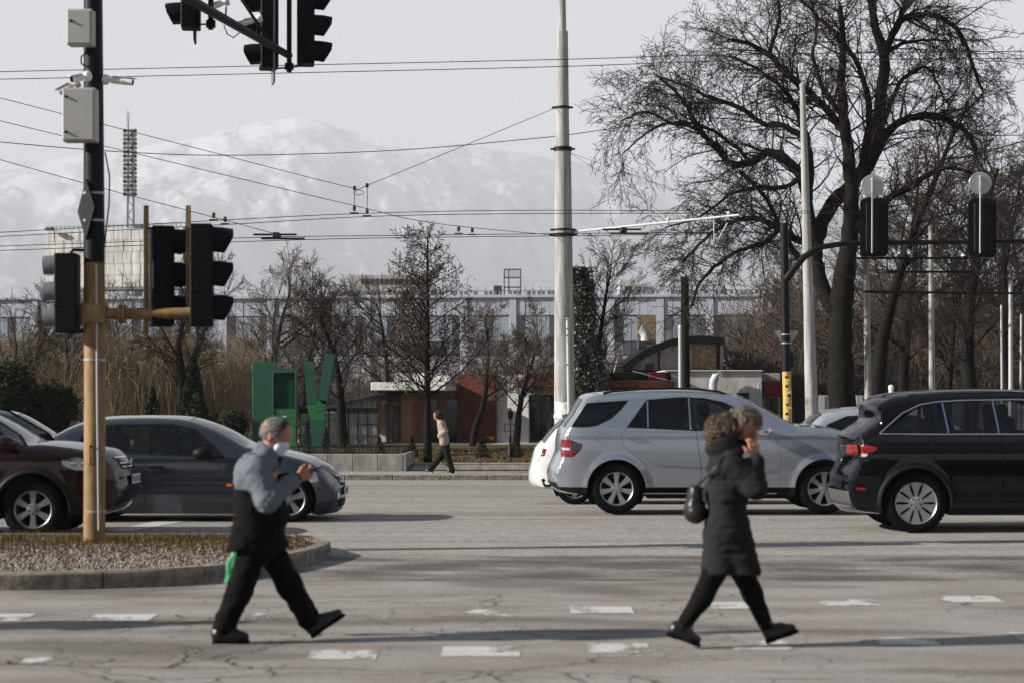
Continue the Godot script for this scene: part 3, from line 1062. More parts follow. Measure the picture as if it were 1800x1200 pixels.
# c: name, label, category..., x (pixel of the local origin), g (row of the road under the near tyres), z (distance of the near flank)
func car(c: Dictionary) -> Node3D:
	c.s = F / c.z
	var base := Vector3(X(c.x, c.z), Y(c.g, c.z), -(c.z + c.W))
	var o := thing(c.name, c.label, "car", base)
	org[o] = Vector3.ZERO        # car meshes are written in the car's own axes
	var sh := Shell.new()
	sh.W = c.W
	var raw := []
	for p in c.outline:
		# what the eye sees of the ends and the roof lies behind the near flank
		var back: float = 0.5
		if p[2] in ["rear_bumper", "tailgate", "rear_window", "spoiler", "trunk_lid"]: back = 1.45 if c.x > 900.0 else 0.5
		elif p[2] in ["front_bumper", "grille_panel"]: back = 1.45 if c.x < 900.0 else 0.5
		elif p[2] == "hood" and c.x < 900.0: back = 0.9
		if c.has("straight"): back = 0.0
		var pxx: float = 900.0 + (p[0] - 900.0) * (1.0 + back * c.W / c.z)
		raw.append([Vector2((pxx - c.x) / c.s, (c.g - p[1]) / c.s), p[2]])
	var line := smooth_line(raw)
	var flat := PackedVector2Array()
	sh.x0 = 1e9
	sh.x1 = -1e9
	for q in line:
		flat.append(q[0])
		sh.x0 = minf(sh.x0, q[0].x)
		sh.x1 = maxf(sh.x1, q[0].x)
	# the roof line, for the rounding of upper edges
	var mono := PackedVector2Array()
	var lo := -1e9
	for q in flat:
		if q.y > 0.5 and q.x > lo + 0.004:
			mono.append(q)
			lo = q.x
	sh.top = mono
	sh.belt = (c.g - c.belt) / c.s
	sh.crease = sh.belt - c.get("crease", 0.1)
	sh.wr = c.wr
	sh.arch = c.arch
	sh.tumble = c.get("tumble", 0.34)
	sh.plan_front = c.get("plan_front", 0.30)
	sh.plan_rear = c.get("plan_rear", 0.16)
	for w in c.wheels: sh.wheels.append((w - c.x) / c.s)
	var paint: Material = M[c.paint]
	var step: float = c.get("step", 0.035)
	# side elevation with wheel arches
	var body := PackedVector2Array(flat)
	body.append(Vector2(flat[flat.size() - 1].x - 0.02, flat[flat.size() - 1].y))
	var holes := []
	for w in sh.wheels: holes.append(ellipse(Vector2(w, c.wr), Vector2(c.arch, c.arch), 36))
	var dlo := []
	for w in c.dlo: dlo.append(pxl(c, w))
	var doors := []
	# doors up to the waist; the window frames above belong to the body side
	var low_half := PackedVector2Array([Vector2(-20, -5), Vector2(20, -5), Vector2(20, sh.belt + 0.012), Vector2(-20, sh.belt + 0.012)])
	for d in c.doors: doors.append(Geometry2D.intersect_polygons(pxl(c, d), low_half)[0])
	var lamps := []
	for d in c.inserts: lamps.append(pxl(c, d[1]))
	var sill: float = (c.g - c.sill) / c.s
	# lower cladding is a strip of plastic
	var low := PackedVector2Array([Vector2(sh.x0 - 0.1, -0.2), Vector2(sh.x1 + 0.1, -0.2), Vector2(sh.x1 + 0.1, sill), Vector2(sh.x0 - 0.1, sill)])
	flank("body_side", skin(sh, body, holes + dlo + doors + lamps + [low], 0.0, step), paint, o)
	var clad := Geometry2D.intersect_polygons(body, low)
	if clad.size() > 0: flank("sill_cladding", skin(sh, clad[0], holes, -0.012, step), M[c.get("cladding", "black_plastic")], o)
	flank("body_shell", skin(sh, body, holes + dlo, -0.03, 0.07), M.inner_panel, o)
	for k in doors.size():
		var inner := Geometry2D.offset_polygon(doors[k], -0.004)
		if inner.size() == 0: continue
		var keep := Geometry2D.intersect_polygons(inner[0], body)
		var dr := flank("door", skin(sh, keep[0], holes + dlo + [low], 0.0, step), paint, o)
		if c.handles.size() > k:
			var hp: Vector2 = pxl(c, [c.handles[k]])[0]
			for s in [1.0]:
				var hb := MB.new()
				var zz: float = sh.section(hp.x, hp.y)
				hb.bbox(Vector3(hp.x, hp.y, (zz + 0.026) * s), Vector3(0.21, 0.028, 0.022), 0.009)
				hb.bbox(Vector3(hp.x - 0.085, hp.y, (zz + 0.01) * s), Vector3(0.03, 0.024, 0.03), 0.006)
				hb.bbox(Vector3(hp.x + 0.085, hp.y, (zz + 0.01) * s), Vector3(0.03, 0.024, 0.03), 0.006)
				flank("handle", hb, M[c.get("handle_mat", c.paint)], dr)
	var glass := []
	for w in c.windows: glass.append(pxl(c, w[0]))
	for w in dlo: flank("window_trim", skin(sh, w, glass, -0.008, step), M.black_plastic, o)
	for k in glass.size():
		flank("side_window", skin(sh, glass[k], [], -0.016, 0.06), M[c.windows[k][1]], o)
	for k in lamps.size():
		var inner := Geometry2D.offset_polygon(lamps[k], -0.003)
		if c.inserts[k][0] == "headlight":
			var hl := flank("headlight", skin(sh, inner[0], holes, -0.028, 0.03), M.alloy, o)
			flank("headlight_glass", skin(sh, inner[0], holes, 0.003, 0.03), M.lamp_glass, o)
			var mid := Vector2.ZERO
			for p in inner[0]: mid += p / inner[0].size()
			for e in [-0.055, 0.06]:
				var pb := MB.new()
				pb.sphere(Vector3(mid.x + e, mid.y + 0.004, sh.section(mid.x + e, mid.y) - 0.03), Vector3(0.042, 0.042, 0.026), 14)
				flank("projector", pb, M.chrome, o)
		else:
			flank(c.inserts[k][0], skin(sh, inner[0], holes, c.inserts[k][3] if c.inserts[k].size() > 3 else 0.004, 0.03), M[c.inserts[k][2]], o)
	# skin across the car along the outline
	var groups := {}
	for k in line.size() - 1:
		var tg: String = line[k][1]
		if not groups.has(tg): groups[tg] = []
		groups[tg].append(k)
	for tg in groups:
		var gb := MB.new()
		var eb := MB.new()
		var ks: Array = groups[tg]
		var glazed: bool = tg == "windshield" or tg == "rear_window"
		var rows := []
		var er := [[], []]
		for j in ks.size() + 1:
			var k: int = ks[j] if j < ks.size() else ks[j - 1] + 1
			var p: Vector2 = line[k][0]
			var a: Vector2 = line[maxi(k - 1, 0)][0]
			var d: Vector2 = line[mini(k + 1, line.size() - 1)][0]
			var tn := (d - a).normalized()
			var nn := Vector2(-tn.y, tn.x)     # outward: the line runs clockwise over the roof
			var w := sh.section(p.x, p.y)
			var bow := lerpf(0.035, 0.10, absf(nn.x))
			var row := []
			var full := []
			var lim := 0.9 if glazed else 1.0
			for q in 13:
				var t := lerpf(1.0, -1.0, q / 12.0) * lim
				var e := bow * (1.0 - t * t) - (0.006 if glazed else 0.0)
				row.append(Vector3(p.x + nn.x * e, p.y + nn.y * e, t * w))
			rows.append(row)
			if glazed:
				for s in 2:
					var rr := []
					for q in 3:
						var t := lerpf(1.0, 0.895, q / 2.0) * (1.0 if s == 0 else -1.0)
						var e := bow * (1.0 - t * t)
						rr.append(Vector3(p.x + nn.x * e, p.y + nn.y * e, t * w))
					if s == 1: rr.reverse()
					er[s].append(rr)
		gb.grid(flip(rows))
		part(tg, gb, M[c.get("glass", "tinted_glass")] if glazed else (M[c.tags[tg]] if c.has("tags") and c.tags.has(tg) else paint), o)
		if glazed:
			for s in 2: eb.grid(flip(er[s]))
			part("pillar", eb, paint, o)
	# wheel wells, floor, cabin
	for w in sh.wheels:
		for s in [1.0, -1.0]:
			var wb := MB.new()
			var rows := []
			for k in 25:
				var a := PI * 1.14 * (k / 24.0) - PI * 0.07
				var p := Vector2(w + cos(a) * (c.arch + 0.002), c.wr + sin(a) * (c.arch + 0.002))
				var zz := sh.section(p.x, p.y) - 0.004
				rows.append([Vector3(p.x, p.y, zz * s), Vector3(p.x, p.y, (zz - 0.3) * s)])
			wb.grid(rows)
			var pr := ellipse(Vector2(w, c.wr), Vector2(c.arch + 0.01, c.arch + 0.01), 24)
			for k in 24:
				var p := pr[k]
				var q := pr[(k + 1) % 24]
				wb.tri(Vector3(w, c.wr, (c.W - 0.33) * s), Vector3(p.x, maxf(p.y, 0.12), (c.W - 0.33) * s), Vector3(q.x, maxf(q.y, 0.12), (c.W - 0.33) * s))
			part("wheel_well", wb, M.underseal, o)
	var fb := MB.new()
	fb.box(Vector3((sh.x0 + sh.x1) * 0.5, 0.30, 0), Vector3((sh.x1 - sh.x0) * 0.86, 0.10, c.W * 1.2))
	fb.box(Vector3((sh.wheels[0] + sh.wheels[1]) * 0.5, 0.30, 0), Vector3(sh.wheels[1] - sh.wheels[0] - c.arch * 2.0 - 0.06, 0.16, c.W * 1.76))
	part("floor_pan", fb, M.underseal, o)
	for xs in c.seats:
		for s in [1.0, -1.0]:
			var x: float = (xs - c.x) / c.s
			var yb: float = sh.belt
			var sb := MB.new()
			sb.bbox(Vector3(x + 0.22, yb - 0.40, 0.38 * s), Vector3(0.52, 0.16, 0.5), 0.05)
			sb.bbox(Vector3(x - 0.04, yb - 0.08, 0.38 * s), Vector3(0.14, 0.62, 0.48), 0.05, Basis(Vector3(0, 0, 1), 0.2))
			var st := part("seat", sb, M.seat_cloth, o)
			var hb := MB.new()
			hb.bbox(Vector3(x - 0.13, yb + 0.28, 0.38 * s), Vector3(0.11, 0.20, 0.27), 0.045, Basis(Vector3(0, 0, 1), 0.1))
			hb.cyl(Vector3(x - 0.11, yb + 0.1, 0.31 * s), Vector3(x - 0.12, yb + 0.25, 0.31 * s), 0.008, -1, 6)
			hb.cyl(Vector3(x - 0.11, yb + 0.1, 0.45 * s), Vector3(x - 0.12, yb + 0.25, 0.45 * s), 0.008, -1, 6)
			part("headrest", hb, M.seat_cloth, st)
	var db := MB.new()
	db.bbox(Vector3((c.dash - c.x) / c.s, sh.belt - 0.12, 0), Vector3(0.5, 0.24, c.W * 1.5), 0.05)
	part("dashboard", db, M.black_plastic, o)
	# mirrors
	if c.has("mirror"):
		var mp: Vector2 = pxl(c, [c.mirror])[0]
		for s in [1.0, -1.0]:
			var mb := MB.new()
			var zz := sh.section(mp.x, mp.y)
			mb.sphere(Vector3(mp.x, mp.y, (zz + 0.13) * s), Vector3(0.135, 0.092, 0.115), 14)
			mb.bbox(Vector3(mp.x + 0.05, mp.y - 0.06, (zz + 0.02) * s), Vector3(0.09, 0.05, 0.16), 0.015)
			part("mirror", mb, M[c.get("mirror_mat", c.paint)], o)
	for w in sh.wheels:
		for s in [1.0, -1.0]:
			var wn := Node3D.new()
			wn.name = "wheel"
			o.add_child(wn, true)
			org[wn] = Vector3.ZERO
			wheel(Vector3(w, c.wr, (c.W - 0.125) * s), c.wr, c.rim, 0.235, s, c.spokes[0], c.spokes[1], c.spokes[2], wn, M[c.get("rim_mat", "alloy")], c.get("plate_rim", false))
	c.sh = sh
	c.line = line
	c.node = o
	return o

func flip(rows: Array) -> Array:
	var out := []
	for r in rows:
		var q: Array = r.duplicate()
		q.reverse()
		out.append(q)
	return out

func number_plate(c: Dictionary, y: float, front: bool, text: String) -> void:
	var p := on_end(c.sh, c.line, y, 0.0, front, 0.012)
	var b := MB.new()
	b.bbox(p, Vector3(0.012, 0.115, 0.52), 0.004)
	var pl := part("number_plate", b, M.plate_white, c.node)
	var tm := TextMesh.new()
	tm.text = text
	var ft := SystemFont.new()
	ft.font_names = PackedStringArray(["Droid Sans"])
	tm.font = ft
	tm.font_size = 12
	tm.pixel_size = 0.0085
	tm.depth = 0.002
	var o := MeshInstance3D.new()
	o.name = "lettering"
	o.mesh = tm
	o.material_override = M.plate_ink
	pl.add_child(o)
	o.transform = Transform3D(Basis(Vector3.UP, PI / 2 if front else -PI / 2), p + Vector3(0.0075 if front else -0.0075, 0, 0))

func build_cars() -> void:
	# silver sport utility in the middle
	var ml := {"name": "silver_suv", "label": "silver SUV with dark rear windows and roof rails, waiting behind the woman on the phone", "x": 975.0, "g": 903.0, "z": 28.75, "W": 0.95, "paint": "silver_paint",
		"outline": [[1012, 868, "rear_bumper"], [985, 862, "rear_bumper"], [973, 846, "rear_bumper"], [972, 830, "rear_bumper"], [979, 812, "tailgate"], [985, 795, "tailgate"], [987, 772, "tailgate"], [992, 752, "rear_window"], [1007, 730, "rear_window"], [1026, 704, "roof"], [1042, 695, "roof"], [1075, 690.5, "roof"], [1130, 686.5, "roof"], [1183, 685.5, "roof"], [1235, 687.5, "roof"], [1268, 691, "roof"], [1296, 697, "windshield"], [1340, 720, "windshield"], [1392, 748, "hood"], [1428, 751, "hood"], [1480, 763, "hood"], [1522, 781, "hood"], [1545, 800, "grille_panel"], [1556, 825, "front_bumper"], [1556, 850, "front_bumper"], [1540, 866, "front_bumper"], [1520, 871, "front_bumper"]],
		"belt": 752, "sill": 856, "wheels": [1084.0, 1450.0], "wr": 0.366, "arch": 0.425, "rim": 0.238, "spokes": [7, 0.024, 0.046], "glass": "tinted_glass", "tumble": 0.32,
		"dlo": [[[1004, 750], [1032, 708], [1107, 703], [1093, 720], [1075, 736], [1050, 748], [1030, 751]], [[1102, 751], [1138, 702], [1200, 697], [1240, 699], [1275, 706], [1300, 718], [1322, 738], [1332, 757], [1225, 757]]],
		"windows": [[[[1007, 748], [1034, 709.5], [1103, 705], [1090, 719], [1073, 734], [1049, 746], [1030, 749]], "privacy_glass"], [[[1105, 749.5], [1139, 704], [1138.5, 750]], "privacy_glass"], [[[1141, 750], [1141, 703.5], [1211, 700], [1213, 753]], "privacy_glass"], [[[1224, 754], [1222, 700], [1240, 701], [1274, 708], [1298, 719.5], [1318, 739], [1326, 755]], "tinted_glass"]],
		"doors": [[[1138, 697], [1219, 692], [1224, 755], [1233, 820], [1231, 858], [1148, 858], [1137, 818], [1098, 786], [1091, 766], [1101, 752]], [[1219, 692], [1262, 693], [1300, 706], [1336, 740], [1362, 762], [1374, 795], [1370, 858], [1231, 858], [1233, 820], [1224, 755]]],
		"handles": [[1116, 770], [1250, 779]], "handle_mat": "chrome", "mirror": [1340, 757], "mirror_mat": "chrome",
		"inserts": [["tail_light", [[986, 772], [1002, 772], [1024, 780], [1021, 790], [1008, 803], [986, 803]], "red_lens"], ["fuel_flap", [[1046, 770], [1052, 763], [1062, 761], [1070, 764], [1073, 770], [1070, 776], [1061, 779], [1051, 777]], "silver_paint", 0.0], ["headlight", [[1510, 782], [1538, 794], [1546, 812], [1524, 806]], "clear_lens"], ["rub_strip", [[1147, 809], [1231, 812.5], [1231, 820.5], [1150, 817]], "silver_paint", 0.016], ["rub_strip", [[1233, 812.5], [1356, 819], [1358, 823], [1354, 826.5], [1233, 820.5]], "silver_paint", 0.016]],
		"seats": [1150.0, 1262.0], "dash": 1338.0}
	var o := car(ml)
	var sh: Shell = ml.sh
	part("roof_spoiler", blade(ml, [[1019, 702.5], [1030, 697], [1050, 694.2], [1050, 698], [1036, 703], [1026, 706]], 0.66, 1.2), M.silver_paint, o)
	# tail lamp band, roof rails, side step, tow hook, window posts
	var b := MB.new()
	for s in [1.0]:
		var pts := []
		var rr := []
		for q in [[1062, 692], [1080, 688.5], [1130, 684.5], [1185, 683.3], [1235, 685], [1268, 689], [1280, 693]]:
			var p: Vector2 = pxl(ml, [q])[0]
			pts.append(Vector3(p.x, p.y + 0.012, 0.62 * s))
			rr.append(0.017)
		b.tube(pts, rr, 8)
	flank("roof_rail", b, M.black_plastic, o)
	b = MB.new()
	for s in [1.0]:
		b.bbox(Vector3(2.25, 0.285, 0.93 * s), Vector3(1.95, 0.045, 0.14), 0.015)
	var stp := flank("side_step", b, M.black_plastic, o)
	b = MB.new()
	for s in [1.0]:
		b.bbox(Vector3(2.25, 0.300, 1.004 * s), Vector3(1.9, 0.012, 0.008), 0.003)
	flank("step_trim", b, M.chrome, stp)
	b = MB.new()
	b.tube([Vector3(0.05, 0.40, 0.1), Vector3(-0.06, 0.37, 0.1), Vector3(-0.13, 0.37, 0.1), Vector3(-0.15, 0.42, 0.1)], [0.022, 0.022, 0.02, 0.02], 8)
	b.sphere(Vector3(-0.15, 0.45, 0.1), Vector3(0.03, 0.03, 0.03), 10)
	part("tow_hook", b, M.black_metal, o)
	b = MB.new()
	var band := pxl(ml, [[987, 786.5], [1000, 786.5], [1003, 789], [1001, 791], [987, 791]])
	flank("reversing_lens", skin(sh, band, [], 0.007, 0.03), M.clear_lens, o)
	flank("smoked_lens", skin(sh, pxl(ml, [[1004, 773.5], [1022.5, 780.5], [1020.5, 789], [1009, 799], [1005, 795]]), [], 0.007, 0.03), M.smoked_lens, o)
	for q in [[[1138.4, 703], [1141.2, 703], [1141.2, 750], [1138.4, 750]], [[1211.5, 699], [1214.5, 699], [1216.5, 754], [1213.5, 754]]]:
		flank("window_bar", skin(sh, pxl(ml, q), [], -0.004, 0.05), M.chrome, o)
	b = end_patch(sh, ml.line, 0.30, 0.45, -1.0, 1.0, false, 0.012)
	part("bumper_trim", b, M.black_plastic, o)
	var wb := MB.new()
	wb.tube([Vector3(3.34, 1.27, 0.5), Vector3(3.2, 1.36, 0.1)], [0.012, 0.008], 6)
	part("wiper", wb, M.black_plastic, o)

	# black estate-like SUV on the right
	var glc := {"name": "black_suv", "label": "glossy black SUV with chrome window surround, cut off by the right frame edge", "x": 1468.0, "g": 937.0, "z": 24.8, "W": 0.945, "paint": "black_paint",
		"outline": [[1546, 905, "rear_bumper"], [1507, 901, "rear_bumper"], [1478, 896, "rear_bumper"], [1468, 876, "rear_bumper"], [1467, 842, "rear_bumper"], [1476, 822, "tailgate"], [1482, 804, "tailgate"], [1483, 782, "tailgate"], [1478, 772, "tailgate"], [1495, 757, "rear_window"], [1516, 739, "rear_window"], [1539, 715, "roof"], [1552, 704, "roof"], [1570, 699, "roof"], [1605, 693.5, "roof"], [1661, 689.5, "roof"], [1720, 688, "roof"], [1790, 688.5, "roof"], [1850, 692, "roof"], [1885, 699, "windshield"], [1930, 726, "windshield"], [1975, 753, "hood"], [2030, 762, "hood"], [2085, 782, "hood"], [2108, 800, "grille_panel"], [2120, 830, "front_bumper"], [2120, 872, "front_bumper"], [2100, 900, "front_bumper"], [2075, 906, "front_bumper"]],
		"belt": 763, "sill": 893, "wheels": [1612.0, 2018.0], "wr": 0.375, "arch": 0.43, "rim": 0.258, "spokes": [10, 0.015, 0.064], "rim_mat": "alloy", "plate_rim": true, "glass": "tinted_glass", "tumble": 0.34, "crease": 0.16,
		"dlo": [[[1548, 762], [1566, 746], [1590, 726], [1622, 711], [1650, 706], [1700, 703], [1800, 701.5], [1845, 704], [1880, 716], [1925, 745], [1940, 761]]],
		"windows": [[[[1557, 760], [1585, 738], [1622, 714], [1645, 709], [1624, 760]], "tinted_glass"], [[[1628, 759.5], [1650, 709], [1661, 708], [1667, 759.5]], "tinted_glass"], [[[1674, 759.5], [1668, 707.5], [1750, 704.5], [1758, 759.5]], "tinted_glass"], [[[1766, 759.5], [1757, 704.5], [1800, 704], [1843, 706.5], [1876, 718], [1918, 745], [1928, 759.5]], "tinted_glass"]],
		"doors": [[[1662, 700], [1754, 698], [1763, 762], [1765, 820], [1763, 896], [1686, 896], [1676, 860], [1652, 820], [1640, 790], [1645, 762]], [[1754, 698], [1850, 699], [1890, 715], [1945, 757], [1952, 800], [1948, 896], [1763, 896], [1765, 820], [1763, 762]]],
		"handles": [[1700, 782], [1812, 782]], "mirror": [1925, 757],
		"inserts": [["tail_light", [[1516, 781], [1524, 781], [1545, 786], [1541, 792], [1530, 796], [1524, 803], [1516, 803]], "red_lens"], ["headlight", [[2060, 790], [2098, 797], [2106, 812], [2070, 808]], "clear_lens"], ["reflector", [[1508, 856], [1524, 857], [1524, 861], [1508, 860]], "red_lens"]],
		"seats": [1690.0, 1800.0], "dash": 1925.0}
	o = car(glc)
	sh = glc.sh
	part("roof_spoiler", blade(glc, [[1528, 707.5], [1546, 702], [1572, 698.5], [1572, 703], [1556, 708], [1541, 714]], 0.62, 1.3), M.black_paint, o)
	# chrome moulding round the side glass
	b = MB.new()
	for s in [1.0]:
		var pts := []
		for q in [[1548, 762], [1566, 746], [1590, 726], [1622, 711], [1650, 706], [1700, 703], [1800, 701.5], [1845, 704], [1880, 716], [1925, 745], [1940, 762], [1850, 762.5], [1750, 762.5], [1650, 762.8], [1548, 762]]:
			var p: Vector2 = pxl(glc, [q])[0]
			pts.append(Vector3(p.x, p.y, (sh.section(p.x, p.y) + 0.002) * s))
		b.tube(pts, [0.011], 6, false)
	flank("window_moulding", b, M.chrome, o)
	for q in [[[1661.5, 707.5], [1664.5, 707.5], [1671.5, 760], [1668.5, 760]], [[1751, 704], [1754, 704], [1760.5, 760], [1757.5, 760]]]:
		flank("window_bar", skin(sh, pxl(glc, q), [], -0.002, 0.05), M.chrome, o)
	b = MB.new()
	for s in [1.0]:
		var pts := []
		for q in [[1567, 699], [1605, 692.3], [1661, 688.2], [1720, 686.6], [1790, 687.2], [1845, 691]]:
			var p: Vector2 = pxl(glc, [q])[0]
			pts.append(Vector3(p.x, p.y + 0.008, 0.60 * s))
		b.tube(pts, [0.016], 8)
	flank("roof_rail", b, M.chrome, o)
	var lb := pxl(glc, [[1517, 797], [1524, 797], [1528, 799], [1524, 802.5], [1517, 802.5]])
	flank("reversing_lens", skin(sh, lb, [], 0.007, 0.03), M.clear_lens, o)
	b = end_patch(sh, glc.line, 0.31, 0.335, -0.9, 0.9, false, 0.02)
	part("bumper_strip", b, M.chrome, o)
	b = end_patch(sh, glc.line, 0.25, 0.52, -1.0, 1.0, false, 0.01)
	part("bumper_trim", b, M.grey_plastic, o)
	b = end_patch(sh, glc.line, 0.98, 1.1, -0.98, -0.45, false, 0.012)
	part("tail_light", b, M.red_lens, o)
	b = end_patch(sh, glc.line, 0.98, 1.1, 0.45, 0.98, false, 0.012)
	part("tail_light", b, M.red_lens, o)
	# plastic lip round the wheel arches
	arch_lip(glc, M.black_plastic)

	# grey saloon
	var vec := {"name": "grey_saloon", "label": "dark grey saloon car behind the man in the face mask", "x": 30.0, "g": 918.0, "z": 26.9, "W": 0.89, "paint": "grey_paint",
		"outline": [[60, 902, "rear_bumper"], [32, 896, "rear_bumper"], [22, 872, "rear_bumper"], [24, 840, "rear_bumper"], [34, 822, "tailgate"], [38, 788, "tailgate"], [46, 779, "trunk_lid"], [70, 776, "trunk_lid"], [98, 768, "rear_window"], [125, 754, "rear_window"], [156, 742.5, "roof"], [195, 736.5, "roof"], [250, 734.5, "roof"], [302, 735.5, "roof"], [335, 740, "windshield"], [385, 758, "windshield"], [440, 785, "hood"], [470, 791, "hood"], [510, 800, "hood"], [549, 812, "hood"], [577, 826, "grille_panel"], [590, 843, "front_bumper"], [598, 856, "front_bumper"], [598, 880, "front_bumper"], [592, 898, "front_bumper"], [568, 905, "front_bumper"]],
		"belt": 794, "sill": 898, "wheels": [160.0, 507.0], "wr": 0.315, "arch": 0.36, "rim": 0.215, "spokes": [5, 0.03, 0.05], "rim_mat": "alloy_dull", "glass": "tinted_glass", "tumble": 0.36, "cladding": "grey_paint", "crease": 0.08,
		"dlo": [[[132, 782], [140, 766], [158, 752], [190, 746], [300, 745], [340, 754], [378, 784], [396, 805], [385, 805], [262, 800], [150, 794]]],
		"windows": [[[[136, 781], [143, 767], [159, 755], [181, 750], [183, 793], [152, 791]], "tinted_glass"], [[[186, 793], [185, 750], [238, 748], [241, 795]], "tinted_glass"], [[[261, 797], [258, 748.5], [300, 748], [336, 757], [372, 785], [388, 802]], "tinted_glass"]],
		"doors": [[[176, 742], [248, 741], [253, 800], [254, 898], [200, 898], [196, 874], [170, 846], [150, 830], [140, 800], [165, 752]], [[248, 741], [310, 741], [345, 752], [395, 806], [397, 850], [393, 898], [254, 898], [253, 800]]],
		"handles": [[172, 818], [273, 820]], "handle_mat": "black_plastic", "mirror": [357, 796], "mirror_mat": "black_plastic",
		"inserts": [["headlight", [[518, 828], [540, 823], [556, 831], [561, 846], [534, 851], [522, 844]], "clear_lens"], ["marker_light", [[396, 849], [408, 849], [407, 855], [396, 855]], "orange_lens"], ["side_moulding", [[256, 844], [392, 847], [392, 850], [256, 847]], "grey_paint", 0.012]],
		"seats": [190.0, 292.0], "dash": 395.0}
	o = car(vec)
	number_plate(vec, 0.40, true, "TX 5763")
	sh = vec.sh
	part("grille", end_patch(sh, vec.line, 0.48, 0.62, -0.62, 0.62, true, 0.008), M.black_plastic, o)
	for yy in [0.515, 0.60]:
		part("grille_bar", end_patch(sh, vec.line, yy, yy + 0.028, -0.6, 0.6, true, 0.02), M.chrome, o)
	b = MB.new()
	b.lathe([Vector2(0.001, 0.012), Vector2(0.05, 0.01), Vector2(0.055, 0.0)], Transform3D(Basis(Vector3(0, 1, 0), Vector3(1, 0, 0), Vector3(0, 0, -1)), on_end(sh, vec.line, 0.565, 0, true, 0.02)), 16)
	part("badge", b, M.chrome, o)
	part("lower_grille", end_patch(sh, vec.line, 0.19, 0.30, -0.7, 0.7, true, 0.008), M.black_plastic, o)
	for s in [1.0, -1.0]:
		b = end_patch(sh, vec.line, 0.30, 0.39, 0.74 if s > 0 else -0.9, 0.9 if s > 0 else -0.74, true, 0.012)
		part("fog_light", b, M.clear_lens, o)

	# maroon crossover
	var cap := {"name": "maroon_suv", "label": "dark maroon SUV entering from the left edge behind the yellow pole", "x": -400.0, "g": 947.0, "z": 23.8, "W": 0.92, "paint": "maroon_paint",
		"outline": [[-395, 905, "rear_bumper"], [-420, 890, "rear_bumper"], [-425, 850, "rear_bumper"], [-410, 800, "tailgate"], [-405, 775, "rear_window"], [-370, 705, "roof"], [-300, 696, "roof"], [-180, 694, "roof"], [-90, 700, "roof"], [-78, 713, "windshield"], [-12, 745, "windshield"], [60, 781, "hood"], [100, 782, "hood"], [150, 788.5, "hood"], [188, 797, "hood"], [214, 805, "grille_panel"], [227, 822, "front_bumper"], [234, 843, "front_bumper"], [234, 872, "front_bumper"], [222, 893, "front_bumper"], [190, 905, "front_bumper"]],
		"belt": 785, "sill": 888, "wheels": [-340.0, 56.0], "wr": 0.352, "arch": 0.43, "rim": 0.222, "spokes": [6, 0.028, 0.044], "rim_mat": "alloy_dull", "glass": "tinted_glass", "tumble": 0.34,
		"dlo": [[[-370, 780], [-345, 718], [-180, 706], [-90, 710], [-40, 722], [30, 765], [44, 785], [-200, 788]]],
		"windows": [[[[-360, 778], [-340, 722], [-185, 710], [-182, 784]], "tinted_glass"], [[[-172, 784], [-175, 710], [-92, 714], [-44, 725], [22, 764], [36, 783]], "tinted_glass"]],
		"doors": [[[-300, 702], [-180, 700], [-176, 786], [-174, 900], [-262, 900], [-290, 830], [-310, 786]], [[-180, 700], [-90, 704], [-40, 715], [40, 768], [42, 790], [-14, 860], [-20, 900], [-174, 900], [-176, 786]]],
		"handles": [[-250, 806], [-130, 806]], "mirror": [10, 778],
		"inserts": [["headlight", [[104, 806], [134, 803], [156, 810], [166, 826], [130, 827], [108, 818]], "clear_lens"]],
		"seats": [-240.0, -100.0], "dash": 20.0}
	o = car(cap)
	number_plate(cap, 0.69, true, "PB 0256 KX")
	sh = cap.sh
	part("grille", end_patch(sh, cap.line, 0.82, 0.97, -0.7, 0.7, true, 0.008), M.black_plastic, o)
	for yy in [0.885, 0.84, 0.955]:
		part("grille_bar", end_patch(sh, cap.line, yy, yy + 0.016, -0.7, 0.7, true, 0.02), M.chrome, o)
	b = MB.new()
	b.bbox(on_end(sh, cap.line, 0.893, 0, true, 0.028), Vector3(0.02, 0.045, 0.17), 0.01)
	b.bbox(on_end(sh, cap.line, 0.893, 0, true, 0.03), Vector3(0.02, 0.09, 0.06), 0.01)
	part("badge", b, M.chrome, o)
	part("lower_grille", end_patch(sh, cap.line, 0.36, 0.56, -0.8, 0.8, true, 0.008), M.black_plastic, o)
	arch_lip(cap, M.black_plastic)
	part("wiper", wiper(1.9, 1.2), M.black_plastic, o)

	# the queue in the far lane, mostly hidden
	far_car("white_hatchback", "white hatchback mostly hidden behind the silver SUV, only its tail showing", 940.0, 886.0, 33.0, "white_paint", 1.52)
	far_car("pale_silver_hatchback", "pale silver hatchback roof seen between the silver and the black SUV", 1392.0, 886.0, 33.0, "pale_silver_paint", 1.60)
	far_car("dark_blue_hatchback", "blue-grey car windscreen peeping over the maroon bonnet", -248.0, 886.0, 33.0, "car_blue_paint", 1.56)

